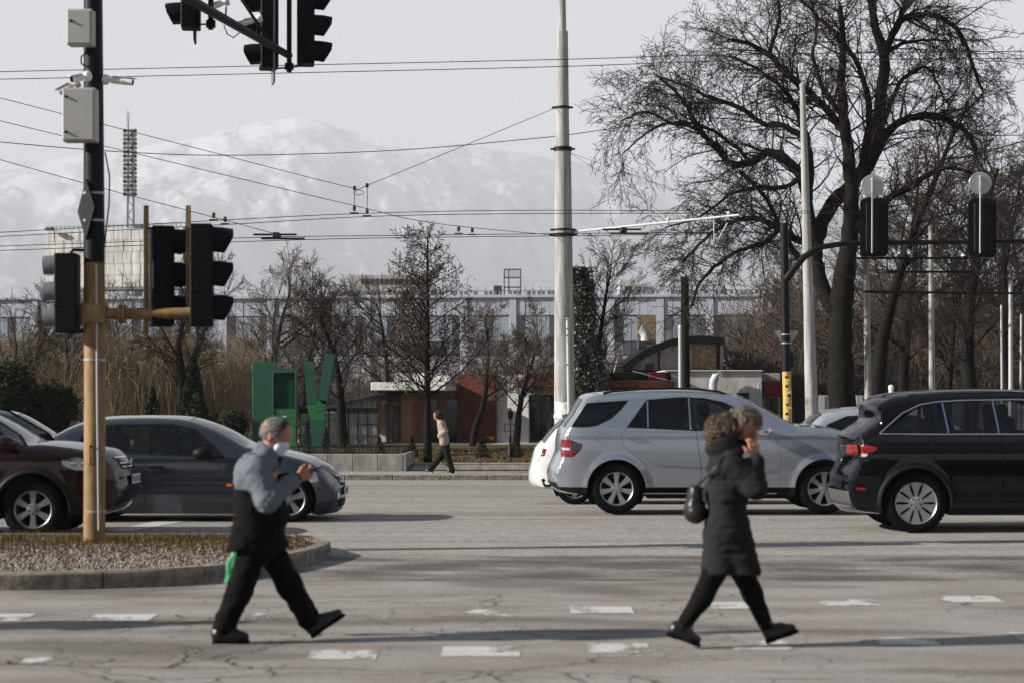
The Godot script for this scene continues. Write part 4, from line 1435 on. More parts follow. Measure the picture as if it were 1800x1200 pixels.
# a moulded blade across the car from a side outline, thinner towards its ends
func blade(c: Dictionary, pts: Array, half: float, back: float) -> MB:
	var q := PackedVector2Array()
	for p in pts:
		q.append(Vector2((900.0 + (p[0] - 900.0) * (1.0 + back * c.W / c.z) - c.x) / c.s, (c.g - p[1]) / c.s))
	var b := MB.new()
	var rows := []
	var n := 15
	for k in n:
		var t := lerpf(-1.0, 1.0, k / (n - 1.0))
		var row := []
		var m := (q[2] + q[3]) * 0.5
		for p in q:
			var e := m + (p - m) * (1.0 - 0.25 * pow(absf(t), 4.0))
			row.append(Vector3(e.x, e.y + 0.022 * (1.0 - t * t), t * half))
		rows.append(row)
	b.grid(rows, true)
	b.grid([rows[0], rows[0].map(func(_v): return (rows[0][2] + rows[0][3]) * 0.5)], true)
	b.grid([rows[n - 1], rows[n - 1].map(func(_v): return (rows[n - 1][2] + rows[n - 1][3]) * 0.5)], true)
	return b

func wiper(x: float, y: float) -> MB:
	var wb := MB.new()
	wb.tube([Vector3(x, y, 0.5), Vector3(x - 0.1, y + 0.05, 0.1)], [0.012, 0.008], 6)
	return wb

func arch_lip(c: Dictionary, m: Material) -> void:
	for w in c.sh.wheels:
		for s in [1.0, -1.0]:
			var b := MB.new()
			var rows := []
			for k in 31:
				var a := PI * 1.06 * (k / 30.0) - PI * 0.03
				var row := []
				for r in [[0.0, -0.03], [0.0, 0.012], [0.02, 0.016], [0.055, 0.012], [0.06, -0.004]]:
					var p := Vector2(w + cos(a) * (c.arch + r[0]), c.wr + sin(a) * (c.arch + r[0]))
					row.append(Vector3(p.x, p.y, (c.sh.section(p.x, p.y) + r[1]) * s))
				if s < 0: row.reverse()
				rows.append(row)
			b.grid(rows)
			part("arch_lip", b, m, c.node)

func far_car(called: String, label: String, px: float, g: float, z: float, paint: String, high: float) -> void:
	var s := F / z
	var k := high / 1.5
	var f := func(x: float, y: float, tg: String) -> Array: return [px + x * s, g - y * k * s, tg]
	var q := func(a: Array) -> Array:
		var out := []
		for p in a: out.append([px + p[0] * s, g - p[1] * k * s])
		return out
	var c := {"name": called, "label": label, "x": px, "g": g, "z": z, "W": 0.86, "paint": paint, "step": 0.05, "straight": true,
		"outline": [f.call(0.20, 0.26, "rear_bumper"), f.call(0.03, 0.32, "rear_bumper"), f.call(0.0, 0.48, "rear_bumper"), f.call(0.03, 0.62, "tailgate"), f.call(0.10, 0.88, "tailgate"), f.call(0.18, 0.98, "rear_window"), f.call(0.36, 1.20, "rear_window"), f.call(0.58, 1.38, "roof"), f.call(0.95, 1.46, "roof"), f.call(1.5, 1.5, "roof"), f.call(2.1, 1.47, "roof"), f.call(2.45, 1.39, "windshield"), f.call(2.85, 1.16, "windshield"), f.call(3.2, 0.95, "hood"), f.call(3.6, 0.87, "hood"), f.call(3.9, 0.74, "front_bumper"), f.call(4.05, 0.55, "front_bumper"), f.call(4.02, 0.3, "front_bumper"), f.call(3.9, 0.24, "front_bumper")],
		"belt": g - 0.93 * k * s, "sill": g - 0.28 * s, "wheels": [px + 0.66 * s, px + 3.22 * s], "wr": 0.30, "arch": 0.34, "rim": 0.2, "spokes": [6, 0.025, 0.04], "glass": "tinted_glass", "rim_mat": "alloy_dull",
		"dlo": [q.call([[0.42, 0.98], [0.62, 1.24], [0.95, 1.37], [1.6, 1.41], [2.1, 1.38], [2.42, 1.28], [2.95, 0.95], [1.6, 0.94]])],
		"windows": [[q.call([[0.48, 0.98], [0.66, 1.22], [0.86, 1.3], [0.86, 0.97]]), "tinted_glass"], [q.call([[0.9, 0.97], [0.9, 1.33], [1.55, 1.385], [1.55, 0.965]]), "tinted_glass"], [q.call([[1.66, 0.965], [1.66, 1.385], [2.1, 1.355], [2.4, 1.26], [2.85, 0.97]]), "tinted_glass"]],
		"doors": [q.call([[0.88, 1.41], [1.6, 1.45], [1.6, 0.3], [1.05, 0.3], [0.98, 0.5], [0.86, 0.7]]), q.call([[1.6, 1.45], [2.15, 1.42], [2.5, 1.31], [2.98, 0.95], [2.95, 0.6], [2.8, 0.3], [1.6, 0.3]])],
		"handles": [[px + 1.1 * s, g - 0.84 * k * s], [px + 1.8 * s, g - 0.84 * k * s]], "mirror": [px + 2.75 * s, g - 1.0 * k * s],
		"inserts": [["tail_light", q.call([[0.09, 0.78], [0.16, 0.79], [0.2, 0.9], [0.14, 0.92]]), "red_lens"], ["headlight", q.call([[3.6, 0.62], [3.85, 0.6], [3.9, 0.72], [3.65, 0.78]]), "clear_lens"]],
		"seats": [px + 1.0 * s, px + 1.95 * s], "dash": px + 2.75 * s}
	car(c)

# ---- people -----------------------------------------------------------------------------------
# Surface net over the smooth union of tapered capsules. bones: [a, b, radius at a, radius at b, colour]
func flesh(bones: Array, cell: float, k: float, wrinkle := 0.0, quilt := 0.0, cut := []) -> MB:
	var lo := Vector3(1e9, 1e9, 1e9)
	var hi := -lo
	for q in bones:
		for e in 2:
			var r: float = q[2 + e] + cell * 3.0 + k * 0.4
			lo = lo.min(q[e] - Vector3.ONE * r)
			hi = hi.max(q[e] + Vector3.ONE * r)
	var nx := int(ceil((hi.x - lo.x) / cell)) + 2
	var ny := int(ceil((hi.y - lo.y) / cell)) + 2
	var nz := int(ceil((hi.z - lo.z) / cell)) + 2
	var g := PackedFloat32Array()
	g.resize(nx * ny * nz)
	g.fill(1.0)
	for q in bones:
		var a: Vector3 = q[0]
		var b: Vector3 = q[1]
		var ra: float = q[2]
		var rb: float = q[3]
		var ab := b - a
		var l2 := maxf(ab.length_squared(), 1e-9)
		var m := maxf(ra, rb) + k + cell * 2.0
		var p0 := (a.min(b) - Vector3.ONE * m - lo) / cell
		var p1 := (a.max(b) + Vector3.ONE * m - lo) / cell
		for zz in range(maxi(int(p0.z), 0), mini(int(p1.z) + 2, nz)):
			for yy in range(maxi(int(p0.y), 0), mini(int(p1.y) + 2, ny)):
				var o := (zz * ny + yy) * nx
				for xx in range(maxi(int(p0.x), 0), mini(int(p1.x) + 2, nx)):
					var p := lo + Vector3(xx, yy, zz) * cell - a
					var t := clampf(p.dot(ab) / l2, 0.0, 1.0)
					var d := (p - ab * t).length() - (ra + (rb - ra) * t)
					var w := g[o + xx]
					var h := k - absf(d - w)
					g[o + xx] = minf(d, w) - (h * h / (4.0 * k) if h > 0.0 else 0.0)
	# flat cuts: keep the side the normal points away from
	for q in cut:
		for zz in nz:
			for yy in ny:
				for xx in nx:
					var d: float = (lo + Vector3(xx, yy, zz) * cell - q[0]).dot(q[1])
					var o := (zz * ny + yy) * nx + xx
					if d > g[o]: g[o] = d
	var mb := MB.new()
	var id := {}
	var sx := 1
	var sy := nx
	var sz := nx * ny
	var corner := [0, sx, sy, sx + sy, sz, sx + sz, sy + sz, sx + sy + sz]
	var pos := [Vector3(0, 0, 0), Vector3(1, 0, 0), Vector3(0, 1, 0), Vector3(1, 1, 0), Vector3(0, 0, 1), Vector3(1, 0, 1), Vector3(0, 1, 1), Vector3(1, 1, 1)]
	var edges := [[0, 1], [2, 3], [4, 5], [6, 7], [0, 2], [1, 3], [4, 6], [5, 7], [0, 4], [1, 5], [2, 6], [3, 7]]
	var fr := FastNoiseLite.new()
	fr.frequency = 4.5
	fr.seed = bones.size()
	for zz in nz - 1:
		for yy in ny - 1:
			var o := (zz * ny + yy) * nx
			for xx in nx - 1:
				var at := o + xx
				var s0 := g[at] < 0.0
				if (g[at + sx] < 0.0) == s0 and (g[at + sy] < 0.0) == s0 and (g[at + sx + sy] < 0.0) == s0 and (g[at + sz] < 0.0) == s0 and (g[at + sx + sz] < 0.0) == s0 and (g[at + sy + sz] < 0.0) == s0 and (g[at + sx + sy + sz] < 0.0) == s0:
					continue
				var sum := Vector3.ZERO
				var cnt := 0
				for e in edges:
					var va := g[at + corner[e[0]]]
					var vb := g[at + corner[e[1]]]
					if (va < 0.0) != (vb < 0.0):
						sum += pos[e[0]].lerp(pos[e[1]], va / (va - vb))
						cnt += 1
				var p := lo + (Vector3(xx, yy, zz) + sum / cnt) * cell
				# colour of the nearest bone
				var best := 1e9
				var colr := Color.WHITE
				for q in bones:
					var a: Vector3 = q[0]
					var ab: Vector3 = q[1] - a
					var t := clampf((p - a).dot(ab) / maxf(ab.length_squared(), 1e-9), 0.0, 1.0)
					var d: float = (p - a - ab * t).length() - lerpf(q[2], q[3], t)
					if d < best:
						best = d
						colr = q[4]
				id[at] = mb.v.size()
				mb.v.append(p)
				mb.n.append(Vector3.ZERO)
				mb.c.append(colr)
	var dims := [sx, sy, sz]
	for at in id:
		for ax in 3:
			var u: int = dims[(ax + 1) % 3]
			var w: int = dims[(ax + 2) % 3]
			if (g[at] < 0.0) == (g[at + dims[ax]] < 0.0): continue
			if not (id.has(at - u) and id.has(at - w) and id.has(at - u - w)): continue
			var a: int = id[at]
			var b: int = id[at - u]
			var c: int = id[at - u - w]
			var d: int = id[at - w]
			if g[at] < 0.0:
				for q in [a, c, b, a, d, c]: mb.i.append(q)
			else:
				for q in [a, b, c, a, c, d]: mb.i.append(q)
	for pass_ in 2:
		for q in mb.n.size(): mb.n[q] = Vector3.ZERO
		for q in range(0, mb.i.size(), 3):
			var a := mb.i[q]; var b := mb.i[q + 1]; var c := mb.i[q + 2]
			var nn := (mb.v[c] - mb.v[a]).cross(mb.v[b] - mb.v[a])
			mb.n[a] += nn; mb.n[b] += nn; mb.n[c] += nn
		for q in mb.n.size(): mb.n[q] = mb.n[q].normalized()
		if pass_ == 0:
			if wrinkle == 0.0 and quilt == 0.0: break
			for q in mb.v.size():
				var p := mb.v[q]
				var d := wrinkle * (absf(fr.get_noise_3d(p.x, p.y * 1.6, p.z)) * 2.0 - 0.5)
				if quilt > 0: d -= quilt * exp(-pow(sin(p.y * 19.0) / 0.22, 2.0))
				mb.v[q] = p + mb.n[q] * d
	return mb

func lin(r: float, g: float, b: float) -> Color:
	return Color(r / 255.0, g / 255.0, b / 255.0).srgb_to_linear()

func hand_bones(wrist: Vector3, fwd: Vector3, up: Vector3, curl: float, s := 1.0) -> Array:
	# palm along fwd, back of the hand towards up, the thumb leaves the side of the palm
	var side := fwd.cross(up).normalized()
	var out := []
	var sk := Color.WHITE
	for k in 4:
		var o := (k - 1.5) * 0.021 * s
		var root := wrist + fwd * 0.088 * s + side * o
		out.append([wrist + side * o * 0.6 + fwd * 0.015, root, 0.016 * s, 0.0135 * s, sk])
		var len: float = [0.068, 0.078, 0.074, 0.058][k] * s
		var d := fwd
		var p := root
		for j in 3:
			d = d.rotated(side, -curl * [0.6, 1.0, 0.8][j])
			var q: Vector3 = p + d * len * [0.48, 0.30, 0.24][j]
			out.append([p, q, (0.0098 - 0.0008 * j) * s, (0.009 - 0.0009 * j) * s, sk])
			p = q
	var tb := wrist + fwd * 0.03 * s - side * 0.032 * s
	var td := (fwd * 0.75 - side * 0.75).normalized()
	out.append([tb, tb + td * 0.04 * s, 0.014 * s, 0.012 * s, sk])
	var td2 := (td + fwd * 0.8 - up * 0.5).normalized()
	out.append([tb + td * 0.04 * s, tb + td * 0.04 * s + td2 * 0.032 * s, 0.0115 * s, 0.009 * s, sk])
	return out

func head_bones(o: Vector3, f: Vector3, up: Vector3, s := 1.0) -> Array:
	# o: centre of the skull, f: where the face looks
	var r := f.cross(up).normalized()
	var w := Color.WHITE
	var b := [[o - f * 0.025 + up * 0.02, o + f * 0.022 + up * 0.025, 0.083 * s, 0.078 * s, w], [o + f * 0.045 - up * 0.02, o + f * 0.04 - up * 0.085, 0.056 * s, 0.036 * s, w], [o + f * 0.07 - up * 0.095, o + f * 0.05 - up * 0.095, 0.02 * s, 0.03 * s, w],
		[o + f * 0.093 + up * 0.0, o + f * 0.112 - up * 0.042, 0.010 * s, 0.014 * s, w], [o + f * 0.086 - up * 0.066, o + f * 0.09 - up * 0.07, 0.015 * s, 0.014 * s, w], [o + f * 0.083 + up * 0.022 - r * 0.03, o + f * 0.083 + up * 0.022 + r * 0.03, 0.013 * s, 0.013 * s, w]]
	for k in [-1.0, 1.0]:
		b.append([o - f * 0.008 + r * 0.078 * k - up * 0.005, o - f * 0.014 + r * 0.084 * k - up * 0.04, 0.016 * s, 0.011 * s, w])
		b.append([o + f * 0.06 + r * 0.035 * k - up * 0.035, o + f * 0.06 + r * 0.03 * k - up * 0.06, 0.026 * s, 0.022 * s, w])
	return b

func eyes(o: Vector3, f: Vector3, up: Vector3, parent: Node) -> void:
	var r := f.cross(up).normalized()
	var b := MB.new()
	for k in [-1.0, 1.0]:
		b.sphere(o + f * 0.082 + r * 0.032 * k - up * 0.0, Vector3.ONE * 0.0105, 8)
	part("eyes", b, M.black_plastic, parent)

func clumps(o: Vector3, rad: Vector3, n: int, len: float, base: Color, dir: Vector3, keep: Callable) -> MB:
	# locks of hair: short tapered strands lying on an ellipsoid
	var b := MB.new()
	for k in n:
		var d := Vector3(rng.randfn(), rng.randfn(), rng.randfn()).normalized()
		if not keep.call(d): continue
		var g := rng.randf_range(0.55, 1.25)
		b.col = Color(base.r * g, base.g * g, base.b * g)
		var p := o + d * rad
		var t := (dir + Vector3(rng.randfn(), rng.randfn(), rng.randfn()) * 0.5)
		t = (t - d * t.dot(d) * 0.8).normalized()
		b.tube([p - d * 0.006, p + t * len * 0.5 + d * 0.008, p + t * len + d * 0.001], [0.0055, 0.005, 0.0015], 4, false)
	return b

func boot(heel: Vector3, toe: Vector3, up: Vector3, ankle: Vector3, col: Color, high: float, wid := 1.0, cell := 0.009) -> MB:
	var f := (toe - heel).normalized()
	var r := f.cross(up).normalized()
	var L := toe.distance_to(heel)
	var b := []
	for k in [-1.0, 1.0]:
		b.append([heel + f * 0.035 + up * 0.034 + r * 0.012 * k, heel + f * L * 0.62 + up * 0.034 + r * 0.018 * k, 0.034 * wid, 0.034 * wid, col])
	b.append([heel + f * L * 0.55 + up * 0.045, heel + f * (L - 0.035) + up * 0.032, 0.043 * wid, 0.032 * wid, col])
	b.append([heel + f * 0.045 + up * 0.06, heel + f * L * 0.5 + up * 0.06, 0.045 * wid, 0.04 * wid, col])
	b.append([heel + f * 0.05 + up * 0.06, ankle + (ankle - heel - f * 0.05).normalized() * high, 0.047 * wid, 0.058 * wid, col])
	return flesh(b, cell, 0.025, 0.002, 0.0, [[heel + up * 0.004, -up]])

func sole(heel: Vector3, toe: Vector3, up: Vector3) -> MB:
	var f := (toe - heel).normalized()
	var r := f.cross(up).normalized()
	var L := toe.distance_to(heel)
	var b := MB.new()
	var poly := PackedVector2Array([Vector2(0.0, -0.025), Vector2(0.03, -0.036), Vector2(L * 0.45, -0.034), Vector2(L * 0.75, -0.05), Vector2(L - 0.03, -0.035), Vector2(L + 0.004, 0.0), Vector2(L - 0.03, 0.035), Vector2(L * 0.75, 0.05), Vector2(L * 0.45, 0.034), Vector2(0.03, 0.036), Vector2(0.0, 0.025)])
	b.prism(poly, -0.012, 0.012, Transform3D(Basis(f, -r, up), heel))
	b.box(heel + f * 0.035 - up * 0.008, Vector3(0.07, 0.02, 0.06), Basis(f, up, r))
	return b

func build_people() -> void:
	build_man()
	build_woman()
	build_far_woman()

func build_man() -> void:
	var z := 14.0
	var J := func(px: float, py: float, dz: float) -> Vector3: return P(px, py, z) + Vector3(0, 0, dz)
	var o := thing("person", "man in a grey and black jacket and face mask walking while looking at his phone", "person", Vector3(X(470, z), 0, -z))
	var w := Color.WHITE
	# joints
	var head: Vector3 = J.call(484, 763, 0)
	var neck: Vector3 = J.call(468, 800, 0)
	var shr: Vector3 = J.call(458, 824, 0.19)
	var shl: Vector3 = J.call(458, 824, -0.19)
	var elr: Vector3 = J.call(478, 876, 0.25)
	var wrr: Vector3 = J.call(524, 838, 0.15)
	var ell: Vector3 = J.call(430, 886, -0.27)
	var wrl: Vector3 = J.call(411, 940, -0.24)
	var hipr: Vector3 = J.call(456, 958, 0.10)
	var hipl: Vector3 = J.call(456, 958, -0.10)
	var kn_b: Vector3 = J.call(424, 1036, 0.10)
	var an_b: Vector3 = J.call(396, 1100, 0.10)
	var kn_f: Vector3 = J.call(506, 1030, -0.09)
	var an_f: Vector3 = J.call(546, 1098, -0.09)
	# body: one figure, skin
	var sk := []
	sk.append_array(head_bones(head, Vector3(0.93, -0.36, 0.05).normalized(), Vector3(0.36, 0.93, 0).normalized(), 1.08))
	sk.append([head + Vector3(-0.02, -0.06, 0), neck, 0.06, 0.065, w])
	var core := sk.duplicate()
	for q in [[neck, J.call(452, 900, 0), 0.08, 0.12], [J.call(452, 900, 0), (hipr + hipl) * 0.5, 0.12, 0.12], [shr, elr, 0.05, 0.04], [elr, wrr, 0.04, 0.03], [shl, ell, 0.05, 0.04], [ell, wrl, 0.04, 0.03], [neck, shr, 0.06, 0.05], [neck, shl, 0.06, 0.05], [hipr, kn_b, 0.08, 0.055], [kn_b, an_b, 0.055, 0.04], [hipl, kn_f, 0.08, 0.055], [kn_f, an_f, 0.055, 0.04]]:
		core.append([q[0], q[1], q[2], q[3], w])
	var body := flesh(core, 0.012, 0.03)
	for q in [flesh(sk, 0.0055, 0.016), flesh(hand_bones(wrr, Vector3(0.86, 0.3, -0.2).normalized(), Vector3(0.2, -0.45, 0.87).normalized(), 0.75), 0.004, 0.008), flesh(hand_bones(wrl, Vector3(0.1, -0.99, 0.0).normalized(), Vector3(0, 0.0, -1), 0.9), 0.004, 0.008)]:
		join(body, q)
	var bd := part("body", body, M.skin, o)
	eyes(head, Vector3(0.93, -0.36, 0.05).normalized(), Vector3(0.36, 0.93, 0).normalized(), bd)
	# jacket: black below, pale grey yoke and sleeves
	var gr := lin(96, 101, 109)
	var bk := lin(15, 15, 17)
	var tor := []
	for s in [-1.0, 1.0]:
		tor.append([J.call(447, 826, 0.10 * s), J.call(446, 838, 0.12 * s), 0.125, 0.13, gr])
		tor.append([J.call(449, 865, 0.10 * s), J.call(452, 930, 0.10 * s), 0.135, 0.155, bk])
		tor.append([J.call(440, 930, 0.09 * s), J.call(430, 962, 0.10 * s), 0.12, 0.115, bk])
		tor.append([J.call(462, 930, 0.09 * s), J.call(476, 962, 0.10 * s), 0.13, 0.115, bk])
		tor.append([J.call(468, 858, 0.07 * s), J.call(478, 905, 0.09 * s), 0.10, 0.115, bk])
	tor.append([J.call(463, 792, 0), J.call(460, 808, 0), 0.078, 0.10, gr])
	tor.append([J.call(474, 800, 0.03), J.call(468, 812, 0.05), 0.07, 0.09, gr])
	tor.append([J.call(474, 798, 0), J.call(478, 806, 0), 0.072, 0.075, bk])
	for q in [[shr, elr], [shl, ell]]:
		tor.append([q[0], q[1], 0.10, 0.08, gr])
	tor.append([elr, wrr + (elr - wrr).normalized() * 0.03, 0.08, 0.055, gr])
	tor.append([ell, wrl, 0.085, 0.058, bk])
	tor.append([wrr + (elr - wrr).normalized() * 0.05, wrr + (elr - wrr).normalized() * 0.012, 0.050, 0.046, bk])
	part("jacket", flesh(tor, 0.0125, 0.035, 0.013, 0.0, [[J.call(450, 966, 0), Vector3(0.02, -1, 0).normalized()]]), M.cloth, o)
	# trousers
	var tr := []
	var pc := lin(20, 19, 21)
	tr.append([hipr + Vector3(0, 0.08, -0.02), kn_b, 0.118, 0.088, pc])
	tr.append([kn_b, an_b + (kn_b - an_b) * 0.05, 0.088, 0.082, pc])
	tr.append([hipl + Vector3(0, 0.08, 0.02), kn_f, 0.118, 0.088, pc])
	tr.append([kn_f, an_f + (kn_f - an_f) * 0.08, 0.088, 0.08, pc])
	tr.append([J.call(455, 950, -0.07), J.call(455, 950, 0.07), 0.15, 0.15, pc])
	part("trousers", flesh(tr, 0.0125, 0.045, 0.012), M.cloth, o)
	# boots: the rear one flat on the road, the front one landing on its heel
	var h1: Vector3 = J.call(377, 1125, 0.10); h1.y = 0.016
	var t1: Vector3 = J.call(441, 1125, 0.10); t1.y = 0.016
	var s1 := part("boot", boot(h1, t1, Vector3.UP, an_b, lin(14, 14, 15), 0.05, 1.1), M.leather, o)
	part("sole", sole(h1, t1, Vector3.UP), M.rubber, s1)
	var h2: Vector3 = J.call(547, 1122, -0.09); h2.y = 0.012
	var t2: Vector3 = h2 + Vector3(0.235, 0.155, 0)
	var u2 := Vector3(-0.155, 0.235, 0).normalized()
	h2 += u2 * 0.016
	t2 += u2 * 0.016
	s1 = part("boot", boot(h2, t2, u2, an_f, lin(14, 14, 15), 0.05, 1.05), M.leather, o)
	part("sole", sole(h2, t2, u2), M.rubber, s1)
	# hair, mask
	var f := Vector3(0.93, -0.36, 0.05).normalized()
	var up := Vector3(0.36, 0.93, 0).normalized()
	var hb := clumps(head + up * 0.022 - f * 0.004, Vector3(0.103, 0.094, 0.09), 1500, 0.028, lin(128, 124, 120), Vector3(-0.6, -0.8, 0), func(d: Vector3) -> bool: return d.dot(f) < 0.52 - absf(d.dot(up)) * 0.0 and d.dot(up) > -0.62 + maxf(0.0, d.dot(f)) * 1.5)
	for q in hb.c.size():
		var d := (hb.v[q] - head).normalized()
		if d.dot(f) > 0.15: hb.c[q] = hb.c[q] * 0.25
	part("hair", hb, M.hair, o)
	var mk := []
	for k in [-1.0, 1.0]:
		mk.append([head + f * 0.088 - up * 0.045 + Vector3(0, 0, 0.025 * k), head + f * 0.072 - up * 0.10 + Vector3(0, 0, 0.02 * k), 0.034, 0.036, w])
		mk.append([head + f * 0.06 - up * 0.05 + Vector3(0, 0, 0.05 * k), head + f * 0.05 - up * 0.09 + Vector3(0, 0, 0.045 * k), 0.026, 0.028, w])
	var mp := part("face_mask", flesh(mk, 0.006, 0.02), M.mask_blue, o)
	var sb := MB.new()
	for k in [-1.0, 1.0]:
		sb.tube([head + f * 0.06 - up * 0.05 + Vector3(0, 0, 0.075 * k), head - f * 0.012 + up * 0.0 + Vector3(0, 0, 0.096 * k), head - f * 0.03 - up * 0.03 + Vector3(0, 0, 0.088 * k)], [0.002], 4)
	part("strap", sb, M.mask_blue, mp)
	# phone in the near hand
	var ph := MB.new()
	var pc2: Vector3 = wrr + Vector3(0.125, 0.055, -0.045)
	ph.bbox(pc2, Vector3(0.15, 0.012, 0.074), 0.005, Basis(Vector3(0, 0, 1), 0.42))
	var po := part("mobile_phone", ph, M.phone_black)
	tag(po, "black mobile phone in the hand of the masked man", "phone")
	# green plastic bag in the far hand
	var bo := thing("plastic_bag", "green plastic carrier bag hanging from the masked man's far hand", "bag", Vector3(X(425, z), 0.4, -z - 0.25))
	var b := MB.new()
	var rows := []
	var top: Vector3 = wrl + Vector3(0.0, -0.09, 0)
	for q in 15:
		var t := q / 14.0
		var row := []
		for a in 28:
			var an := TAU * a / 28
			var rx := lerpf(0.03, 0.095, pow(t, 0.8)) * (1.0 - 0.1 * pow(t, 8.0))
			var rz := lerpf(0.015, 0.07, t)
			var crm := 1.0 + 0.22 * sin(an * 5.0 + t * 3.0) * (1.0 - t * 0.5) + 0.08 * sin(an * 9.0 + t * 7.0)
			row.append(top + Vector3(cos(an) * rx * crm - 0.02 * t + 0.012 * sin(t * 9.0) + 0.01 * sin(an * 3.0) * t, -t * 0.27, sin(an) * rz * crm))
		rows.append(row)
	b.grid(rows, true)
	var c0: Vector3 = top + Vector3(0, -0.275, 0)
	for a in 28: b.tri(rows[14][a], rows[14][(a + 1) % 28], c0)
	part("sack", b, M.green_bag, bo)
	b = MB.new()
	for k in [-1.0, 1.0]:
		b.tube([top + Vector3(0.03 * k, -0.05, 0), top + Vector3(0.025 * k, 0.03, 0), wrl + Vector3(0.0, -0.085, 0.0)], [0.016, 0.01, 0.008], 6)
	part("handle", b, M.green_bag, bo)

func join(a: MB, b: MB) -> void:
	var k := a.v.size()
	a.v.append_array(b.v)
	a.n.append_array(b.n)
	a.c.append_array(b.c)
	for q in b.i: a.i.append(q + k)

func build_woman() -> void:
	var z := 13.72
	var J := func(px: float, py: float, dz: float) -> Vector3: return P(px, py, z) + Vector3(0, 0, dz)
	var o := thing("person", "woman in a long dark quilted coat talking on a phone while walking", "person", Vector3(X(1290, z), 0, -z))
	var w := Color.WHITE
	var f := Vector3(0.9, -0.36, 0.2).normalized()
	var up := Vector3(0.37, 0.93, 0).normalized()
	var head: Vector3 = J.call(1306, 748, 0)
	var neck: Vector3 = J.call(1288, 786, 0)
	var shr: Vector3 = J.call(1284, 812, 0.17)
	var shl: Vector3 = J.call(1284, 812, -0.17)
	var elr: Vector3 = J.call(1322, 855, 0.22)
	var wrr: Vector3 = J.call(1324, 803, 0.13)
	var ell: Vector3 = J.call(1262, 872, -0.24)
	var wrl: Vector3 = J.call(1292, 930, -0.22)
	var hipr: Vector3 = J.call(1276, 955, 0.09)
	var hipl: Vector3 = J.call(1284, 955, -0.09)
	var kn_b: Vector3 = J.call(1234, 1045, 0.09)
	var an_b: Vector3 = J.call(1196, 1102, 0.09)
	var kn_f: Vector3 = J.call(1325, 1044, -0.08)
	var an_f: Vector3 = J.call(1351, 1104, -0.08)
	var sk := head_bones(head, f, up, 1.0)
	sk.append([head + Vector3(-0.02, -0.06, 0), neck, 0.05, 0.055, w])
	var core := sk.duplicate()
	for q in [[neck, J.call(1282, 890, 0), 0.07, 0.11], [J.call(1282, 890, 0), (hipr + hipl) * 0.5, 0.11, 0.12], [shr, elr, 0.045, 0.035], [elr, wrr, 0.035, 0.027], [shl, ell, 0.045, 0.035], [ell, wrl, 0.035, 0.027], [neck, shr, 0.05, 0.045], [neck, shl, 0.05, 0.045], [hipr, kn_b, 0.075, 0.045], [kn_b, an_b, 0.045, 0.033], [hipl, kn_f, 0.075, 0.045], [kn_f, an_f, 0.045, 0.033]]:
		core.append([q[0], q[1], q[2], q[3], w])
	var body := flesh(core, 0.012, 0.03)
	for q in [flesh(sk, 0.0055, 0.016), flesh(hand_bones(wrr, Vector3(-0.12, 0.96, -0.1).normalized(), Vector3(0.35, 0.1, 0.93).normalized(), 0.5, 0.95), 0.004, 0.008), flesh(hand_bones(wrl, Vector3(0.3, -0.95, 0).normalized(), Vector3(0, 0, -1), 0.6, 0.95), 0.004, 0.008)]:
		join(body, q)
	var bd := part("body", body, M.skin, o)
	eyes(head, f, up, bd)
	var ck := lin(36, 36, 38)
	var ct := []
	for s in [-1.0, 1.0]:
		ct.append([J.call(1274, 826, 0.085 * s), J.call(1278, 870, 0.095 * s), 0.115, 0.122, ck])
		ct.append([J.call(1278, 870, 0.09 * s), J.call(1278, 930, 0.095 * s), 0.125, 0.13, ck])
		ct.append([J.call(1270, 930, 0.08 * s), J.call(1264, 1004, 0.09 * s), 0.12, 0.12, ck])
		ct.append([J.call(1288, 930, 0.08 * s), J.call(1304, 1004, 0.09 * s), 0.12, 0.125, ck])
	for q in [[shr, elr, wrr], [shl, ell, wrl]]:
		ct.append([q[0], q[1], 0.085, 0.074, ck])
		ct.append([q[1], q[2] + (q[1] - q[2]).normalized() * 0.02, 0.074, 0.058, ck])
	ct.append([neck + Vector3(-0.01, -0.04, 0), J.call(1284, 806, 0), 0.085, 0.10, ck])
	# hood folded down behind the neck
	ct.append([J.call(1258, 788, -0.07), J.call(1258, 788, 0.07), 0.062, 0.062, ck])
	ct.append([J.call(1272, 776, -0.085), J.call(1296, 788, -0.075), 0.045, 0.045, ck])
	ct.append([J.call(1272, 776, 0.085), J.call(1296, 788, 0.075), 0.045, 0.045, ck])
	part("coat", flesh(ct, 0.0125, 0.05, 0.011, 0.007, [[J.call(1280, 1009, 0), Vector3(0, -1, 0)]]), M.cloth, o)
	var tc := lin(17, 17, 19)
	var tr := [[hipr, kn_b, 0.105, 0.07, tc], [kn_b, an_b, 0.07, 0.052, tc], [hipl, kn_f, 0.105, 0.07, tc], [kn_f, an_f, 0.07, 0.052, tc]]
	part("trousers", flesh(tr, 0.0125, 0.04, 0.007), M.cloth, o)
	# rear boot rolling off its toe, front boot landing on its heel
	var t1: Vector3 = J.call(1229, 1134, 0.09); t1.y = 0.02
	var h1 := t1 + Vector3(-0.225, 0.085, 0)
	var u1 := Vector3(0.085, 0.225, 0).normalized()
	var sb := part("boot", boot(h1, t1, u1, an_b, tc, 0.03, 0.92), M.leather, o)
	part("sole", sole(h1, t1, u1), M.rubber, sb)
	var h2: Vector3 = J.call(1350, 1131, -0.08); h2.y = 0.016
	var t2 := h2 + Vector3(0.225, 0.075, 0)
	var u2 := Vector3(-0.075, 0.225, 0).normalized()
	h2 += u2 * 0.012
	t2 += u2 * 0.012
	sb = part("boot", boot(h2, t2, u2, an_f, tc, 0.03, 0.92), M.leather, o)
	part("sole", sole(h2, t2, u2), M.rubber, sb)
